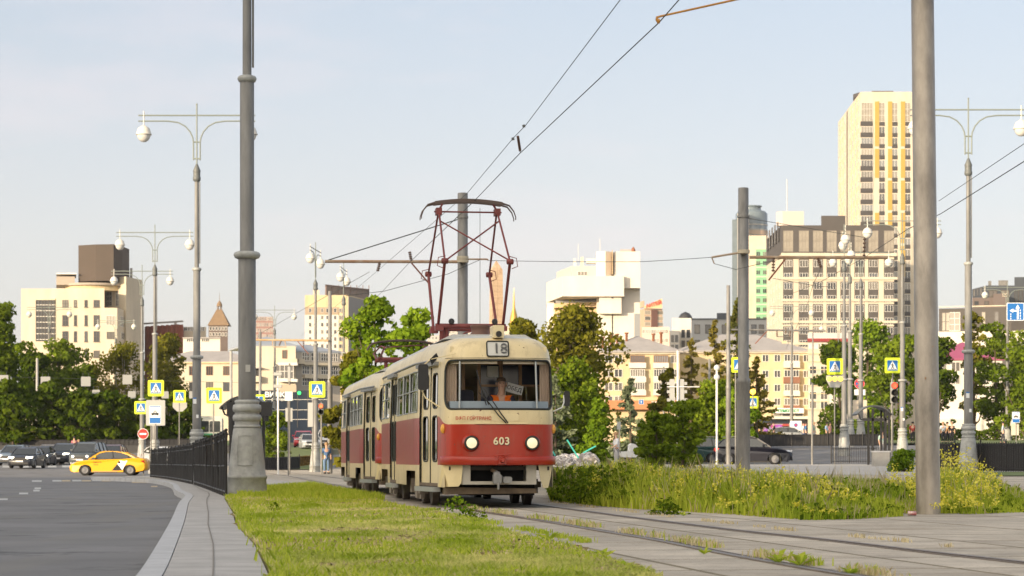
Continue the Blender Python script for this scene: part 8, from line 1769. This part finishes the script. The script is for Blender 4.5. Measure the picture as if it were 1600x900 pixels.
def person(label, loc, rz, shirt, trousers, hair=None, pose='stand', skirt=False, fwd=0.):
    """stands facing -Y; walking leg spread fwd"""
    t = thing('person', label, 'person', loc, rz); f = fwd
    J = {'pel':(0,0,.94,.125),'waist':(0,0,1.08,.115),'chest':(0,0,1.30,.14),'neck0':(0,0,1.44,.075),'neck':(0,-.01,1.51,.055),'head0':(0,-.02,1.57,.075),'head1':(0,-.025,1.66,.095),'head2':(0,-.01,1.73,.07),
     'hl':(-.10,0,.90,.095),'kl':(-.11,-f*.5,.50,.06),'al':(-.11,-f*.4,.10,.042),'tl':(-.11,-f*.4-.14,.04,.038),'hr':(.10,0,.90,.095),'kr':(.11,f*.2,.50,.06),'ar':(.11,f*.9,.10,.042),'tr':(.11,f*.9-.14,.04,.038),
     'sl':(-.19,0,1.40,.06),'sr':(.19,0,1.40,.06)}
    if pose == 'stand': J.update({'el':(-.25,.02,1.13,.042),'wl':(-.25,-.06,.88,.030),'fl':(-.25,-.08,.80,.026),'er':(.25,.02,1.13,.042),'wr':(.25,-.06,.88,.030),'fr':(.25,-.08,.80,.026)})
    elif pose == 'phone': J.update({'el':(-.23,-.06,1.14,.042),'wl':(-.14,-.27,1.22,.030),'fl':(-.11,-.34,1.27,.026),'er':(.24,-.05,1.13,.042),'wr':(.20,-.28,1.02,.030),'fr':(.18,-.36,1.02,.026)})
    E = [('pel','waist'),('waist','chest'),('chest','neck0'),('neck0','neck'),('neck','head0'),('head0','head1'),('head1','head2'),('pel','hl'),('hl','kl'),('kl','al'),('al','tl'),('pel','hr'),('hr','kr'),('kr','ar'),('ar','tr'),('chest','sl'),('sl','el'),('el','wl'),('wl','fl'),('chest','sr'),('sr','er'),('er','wr'),('wr','fr')]
    skin((J, E), 'body', M_skin, t)
    up = lambda k, d: J[k][:3]+(J[k][3]+d,)
    T1 = {k: up(k, .018) for k in ('waist','chest','sl','sr','el','er')}; T1['pel'] = up('pel', .012); T1['neck0'] = J['neck0'][:3]+(.07,)
    skin((T1, [('pel','waist'),('waist','chest'),('chest','neck0'),('chest','sl'),('sl','el'),('chest','sr'),('sr','er')]), 'shirt', shirt, t)
    T2 = {k: up(k, .022) for k in ('hl','kl','al','hr','kr','ar')}; T2['pel'] = up('pel', .02)
    T2['al'] = J['al'][:2]+(J['al'][2]+.03, .062); T2['ar'] = J['ar'][:2]+(J['ar'][2]+.03, .062)
    skin((T2, [('pel','hl'),('hl','kl'),('kl','al'),('pel','hr'),('hr','kr'),('kr','ar')]), 'trousers', trousers, t)
    hx, hy, hz = J['head1'][:3]; mb = MB(); mb.lathe([(.118,-.03),(.122,.03),(.105,.09),(.06,.125),(.001,.135)], 16, (hx, hy+.022, hz)); mb.obj('hair', hair or M_hair, t)
    for s_ in (-1, 1): mb = MB(); mb.box(J['al' if s_ < 0 else 'ar'][0]-.05, J['al' if s_ < 0 else 'ar'][0]+.05, J['al' if s_ < 0 else 'ar'][1]-.22, J['al' if s_ < 0 else 'ar'][1]+.07, 0, .09); mb.obj('shoe', M_swhite if pose == 'phone' else M_black, t)
    return t
cl = lambda n_, c: mat('cloth '+n_, c, .85)
PPL = [(963,113,R(-75),'white',(.7,.72,.75),'grey',(.4,.4,.42),'phone','woman in a white top looking at her phone beside the pram',M_hairl,.0),
 (510,130,R(20),'denim blue',(.08,.16,.32),'jeans',(.12,.2,.34),'stand','person in blue denim standing left of the tram pole',M_hairl,.0),
 (123,196,R(0),'green',(.02,.35,.10),'dark',(.03,.03,.04),'stand','person in a bright green shirt among the queueing cars',M_hairl,.1),
 (116,199,R(20),'dusty pink',(.35,.12,.16),'dark',(.03,.03,.04),'stand','person in dusty pink left of the one in green',M_hair,.1),
 (261,224,R(-60),'white',(.7,.72,.75),'dark',(.03,.03,.04),'stand','pedestrian in white beyond the cars, right of the stop sign',M_hair,.25),
 (1182,196,R(60),'white',(.7,.72,.75),'dark',(.03,.03,.04),'stand','person in white above the navy car roof',M_hair,.2),(1189,198,R(60),'olive',(.10,.13,.07),'dark',(.03,.03,.04),'stand','person in olive beside the one above the navy car',M_hair,.2),
 (1202,194,R(-80),'pale blue',(.5,.55,.62),'dark',(.03,.03,.04),'stand','walker in pale blue by the far black fence',M_hair,.25),(1209,195,R(-80),'black',(.015,.015,.02),'dark',(.03,.03,.04),'stand','walker in black just right of the pale blue one',M_hair,.25),
 (1255,196,R(80),'white',(.7,.72,.75),'jeans',(.12,.2,.34),'stand','person in white before the small no stopping board',M_hair,.2),(1259,202,R(80),'blue',(.06,.2,.45),'dark',(.03,.03,.04),'stand','person in blue behind the thin steel pole',M_hair,.2),
 (1272,203,R(60),'mint',(.35,.5,.45),'grey',(.4,.4,.42),'stand','person in mint green right of the thin steel pole',M_hairl,.2),(1292,198,R(60),'light denim',(.25,.38,.6),'dark',(.03,.03,.04),'stand','person in light denim left of the ringed lamp foot',M_hair,.2),(1297,199,R(60),'rose',(.45,.2,.2),'dark',(.03,.03,.04),'stand','person in rose close to the ringed lamp foot',M_hair,.2),
 (1378,152,R(30),'mint',(.35,.5,.45),'grey',(.4,.4,.42),'stand','person in mint green inside the right canopy',M_hair,.1),(1426,190,R(0),'red',(.4,.05,.04),'dark',(.03,.03,.04),'stand','person in red left of the thick pole',M_hair,.1),
 (1473.5,192,R(0),'white',(.7,.72,.75),'dark',(.03,.03,.04),'stand','person in white just right of the thick pole',M_hairl,.2),(1480,193,R(0),'orange',(.5,.25,.06),'dark',(.03,.03,.04),'stand','person in orange between white and black clad walkers',M_hair,.2),(1487,192,R(0),'black',(.015,.015,.02),'dark',(.03,.03,.04),'stand','person in black right of the orange clad walker',M_hairl,.2),
 (1567,186,R(80),'grey blue',(.35,.42,.5),'dark',(.03,.03,.04),'stand','person in grey blue behind the black fence by the stop sign',M_hair,.2)]
for px, Y, rz, sn, sc_, tn_, tc_, pose, lab, hr, fw in PPL:
    person(lab, G(px, Y), rz, cl(sn, sc_), cl(tn_, tc_), hr, pose, fwd=fw)
# pram
p = G(982, 112); t = thing('pram', 'white pram with folded hood in front of the woman', 'pram', p, R(10)); wc = cl('pram white', (.66,.67,.68))
mb = MB(); mb.prism_y([(-.42,.62),(-.34,.52),(.34,.52),(.44,.66),(.44,.84),(-.42,.80)], -.2, .2); mb.obj('carrycot', wc, t); mb = MB()
q = [(.44,.80),(.42,1.02),(.30,1.16),(.12,1.20),(.02,1.12),(.0,.82)]; mb.prism_y(q, -.21, .21); mb.obj('hood', wc, t)
mb = MB(); mb.tube([(-.3,0,.55),(.25,0,.2)], .018, 6); mb.tube([(.3,0,.55),(-.3,0,.2)], .018, 6); mb.tube([(-.3,-.18,.6),(-.62,-.18,.98),(-.62,.18,.98),(-.3,.18,.6)], .016, 6); mb.obj('frame', M_black, t)
for x in (-.32, .3):
    for y in (-.22, .22): mb = MB(); mb.lathe([(.10,-.02),(.14,-.02),(.15,0),(.14,.02),(.10,.02)], 16, (x, y, .15), axis='y'); mb.obj('wheel', M_tyre, t)
# the tram driver, seated
Mt = T((TX, TY, 0))@RZ(TH); dl = Mt@Vector((.13, 1.0, 1.15)); t = thing('person', 'tram driver in dark polo and orange vest seated behind the windscreen', 'person', dl, TH); navyc = cl('navy polo', (.025,.025,.045))
k = .86
def kk(d): return {a: (v[0]*k, v[1]*k, v[2]*k, v[3]*k) for a, v in d.items()}
J = {'pel':(0,.05,.10,.13),'waist':(0,.05,.32,.13),'chest':(0,.03,.60,.155),'neck0':(0,.02,.76,.08),'neck':(0,.0,.84,.062),'jaw':(0,-.02,.90,.064),'head':(0,-.01,.98,.088),'crown':(0,.0,1.03,.078),
 'sl':(-.20,.03,.70,.07),'el':(-.27,-.05,.42,.048),'wl':(-.20,-.30,.40,.034),'sr':(.20,.03,.70,.07),'er':(.27,-.05,.42,.048),'wr':(.16,-.30,.40,.034),'hl':(-.11,-.02,.08,.1),'kl':(-.13,-.42,.08,.07),'fl':(-.13,-.45,-.34,.05),'hr':(.11,-.02,.08,.1),'kr':(.13,-.42,.08,.07),'fr':(.13,-.45,-.34,.05)}
E = [('pel','waist'),('waist','chest'),('chest','neck0'),('neck0','neck'),('neck','jaw'),('jaw','head'),('head','crown'),('chest','sl'),('sl','el'),('el','wl'),('chest','sr'),('sr','er'),('er','wr'),('pel','hl'),('hl','kl'),('kl','fl'),('pel','hr'),('hr','kr'),('kr','fr')]
J = kk(J)
for sd, s_ in (('l', -1), ('r', 1)):   # hands on the controls: palm and five fingers
    w_ = Vector(J['w'+sd][:3]); pm_ = w_+Vector((0, -.07, .0)); J['p'+sd] = tuple(pm_)+(.026,); E.append(('w'+sd, 'p'+sd))
    for i in range(4): b0 = pm_+Vector((-.024+.016*i, -.03, .002)); J['f%s%da' % (sd, i)] = tuple(b0)+(.0085,); J['f%s%db' % (sd, i)] = tuple(b0+Vector((0, -.035-.006*(i in (1, 2)), -.012)))+(.0075,); E += [('p'+sd, 'f%s%da' % (sd, i)), ('f%s%da' % (sd, i), 'f%s%db' % (sd, i))]
    J['t'+sd] = tuple(pm_+Vector((-s_*.035, -.02, -.006)))+(.0095,); E.append(('p'+sd, 't'+sd))
skin((J, E), 'body', M_skin, t, 2)
up = lambda n_, d: J[n_][:3]+(J[n_][3]+d,)
T1 = {n_: up(n_, .014) for n_ in ('pel','waist','chest','sl','sr')}; T1['el'] = tuple(Vector(J['sl'][:3]).lerp(Vector(J['el'][:3]), .75))+(.062,); T1['er'] = tuple(Vector(J['sr'][:3]).lerp(Vector(J['er'][:3]), .75))+(.062,)
skin((T1, [('pel','waist'),('waist','chest'),('chest','sl'),('sl','el'),('chest','sr'),('sr','er')]), 'shirt', navyc, t, 2)
T2 = {n_: up(n_, .016) for n_ in ('pel','hl','kl','fl','hr','kr','fr')}; skin((T2, [('pel','hl'),('hl','kl'),('kl','fl'),('pel','hr'),('hr','kr'),('kr','fr')]), 'trousers', navyc, t, 1)
ov = mat('orange vest', (.85,.17,.01), .6)
for s_ in (-1, 1):
    mb = MB(); P_ = [(.055,.655,-.03),(.17,.66,.0),(.20,.55,-.05),(.15,.40,-.125),(.14,.15,-.13),(.03,.15,-.15),(.045,.40,-.15),(.04,.50,-.14)]
    f_ = [(s_*x, y, z) for x, z, y in P_]; b_ = [(s_*x, .17, z) for x, z, y in P_]; n_ = len(P_); mb.add(f_+b_, [list(range(n_))]+[(i, n_+i, n_+(i+1) % n_, (i+1) % n_) for i in range(n_)]); mb.obj('vest', ov, t)
mb = MB(); hx, hy, hz = J['head'][:3]; mb.lathe([(.079,.018),(.080,.040),(.070,.066),(.042,.084),(.001,.090)], 20, (hx, hy+.020, hz+.022)); mb.obj('hair', mat('cropped brown hair', (.09,.06,.04), .8), t)
mb = MB(); 
for s_ in (-1, 1): mb.box(s_*.03-.013, s_*.03+.013, hy-.088, hy-.07, hz+.0, hz+.006)
mb.obj('eyes', M_black, t); mb = MB()
for s_ in (-1, 1): mb.box(s_*.03-.018, s_*.03+.018, hy-.088, hy-.07, hz+.019, hz+.022)
mb.obj('eyebrows', M_hair, t); mb = MB(); mb.add([(-.012,hy-.07,hz-.03),(.012,hy-.07,hz-.03),(0,hy-.108,hz-.028),(0,hy-.078,hz+.012)], [(0,2,3),(2,1,3),(0,1,2)]); mb.obj('nose', M_skin, t); mb = MB(); mb.box(-.02,.02,hy-.084,hy-.06,hz-.055,hz-.049); mb.obj('mouth', mat('lips', (.35,.13,.10), .6), t)
for s_ in (-1, 1): mb = MB(); mb.lathe([(.02,-.006),(.024,0),(.018,.006)], 10, (s_*.084, hy+.01, hz), axis='x'); mb.obj('ear', M_skin, t)
# ------------------------------------------------------------------ the place just beyond the frame
def wire3(label, pts, r=.0065):
    o_ = Vector(pts[0]); mb = MB(); mb.tube([Vector(p)-o_ for p in pts], r, 5); o = mb.obj('overhead_wire', M_wire); o.location = o_; tag(o, label, 'wire', 'overhead tram wires')
wire3('contact wire carried on over the viewer, above the top edge', [P(1066,-6,22.5), Vector((3.4,9,5.6)), Vector((6.5,-14,5.7))])
wire3('carrier wire carried on over the viewer, above the top edge', [P(975,-8,24), Vector((3.2,9,6.6)), Vector((6.4,-14,7.0))])
e = P(1235,-12,24.4); t = thing('tram_pole', 'grey tram pole outside the right edge holding the orange pull off rod', 'pole', (7.2, 25, 0), group='poles of the tram overhead line')
mb = MB(); mb.lathe([(.16,-.5),(.15,8.2)], 20); mb.obj('shaft', M_galv, t); mb = MB(); mb.tube([e-Vector((7.2,25,0)), Vector((0,0,6.9))], .03, 8); mb.obj('bracket_arm', mo, t)
src = {o['label']: o for o in S.objects if o.parent is None and o.get('category') == 'tree'}
for key, px, Y, sc_, lab in (('tall dark tree cut', -130, 222, .95, 'tall dark tree outside the frame, first beyond the left edge'),('dark bushy tree right', -230, 218, 1.1, 'dark bushy tree outside the frame, second beyond the left edge'),('light green tree below', -340, 226, 1.0, 'light green tree outside the frame, third beyond the left edge'),
    ('dark low tree at the left', -190, 208, 1.0, 'low dark tree outside the left edge, before the taller ones'),('tall dark tree cut', -480, 230, 1.1, 'tall dark tree far outside the left edge'),
    ('broad green tree at the right', 1720, 232, 1.0, 'broad green tree outside the frame, first beyond the right edge'),('dark tree behind the right', 1830, 240, 1.1, 'dark tree outside the frame, second beyond the right edge'),('mid green tree left', 1960, 236, 1.0, 'mid green tree far outside the right edge')):
    s_ = next(o for l, o in src.items() if l.startswith(key)); dup(s_, G(px, Y), rnd.random()*6, lab, sc_)

# ------------------------------------------------------------------ evening haze: thin even air inside one closed box
HZD = .00008
hb = MB(); hb.box(-1700, 1700, -400, 3300, -3.5, 320); hz = hb.obj('haze', None); tag(hz, 'thin pale evening haze over the whole place', 'haze', kind='stuff')
hm_ = D.materials.new('haze air'); hm_.use_nodes = True; t = hm_.node_tree; t.nodes.clear(); o_ = t.nodes.new('ShaderNodeOutputMaterial'); pv_ = t.nodes.new('ShaderNodeVolumePrincipled')
pv_.inputs['Density'].default_value = HZD; pv_.inputs['Color'].default_value = (.86, .90, .97, 1); pv_.inputs['Anisotropy'].default_value = .0; t.links.new(pv_.outputs[0], o_.inputs['Volume']); hz.data.materials.clear(); hz.data.materials.append(hm_)
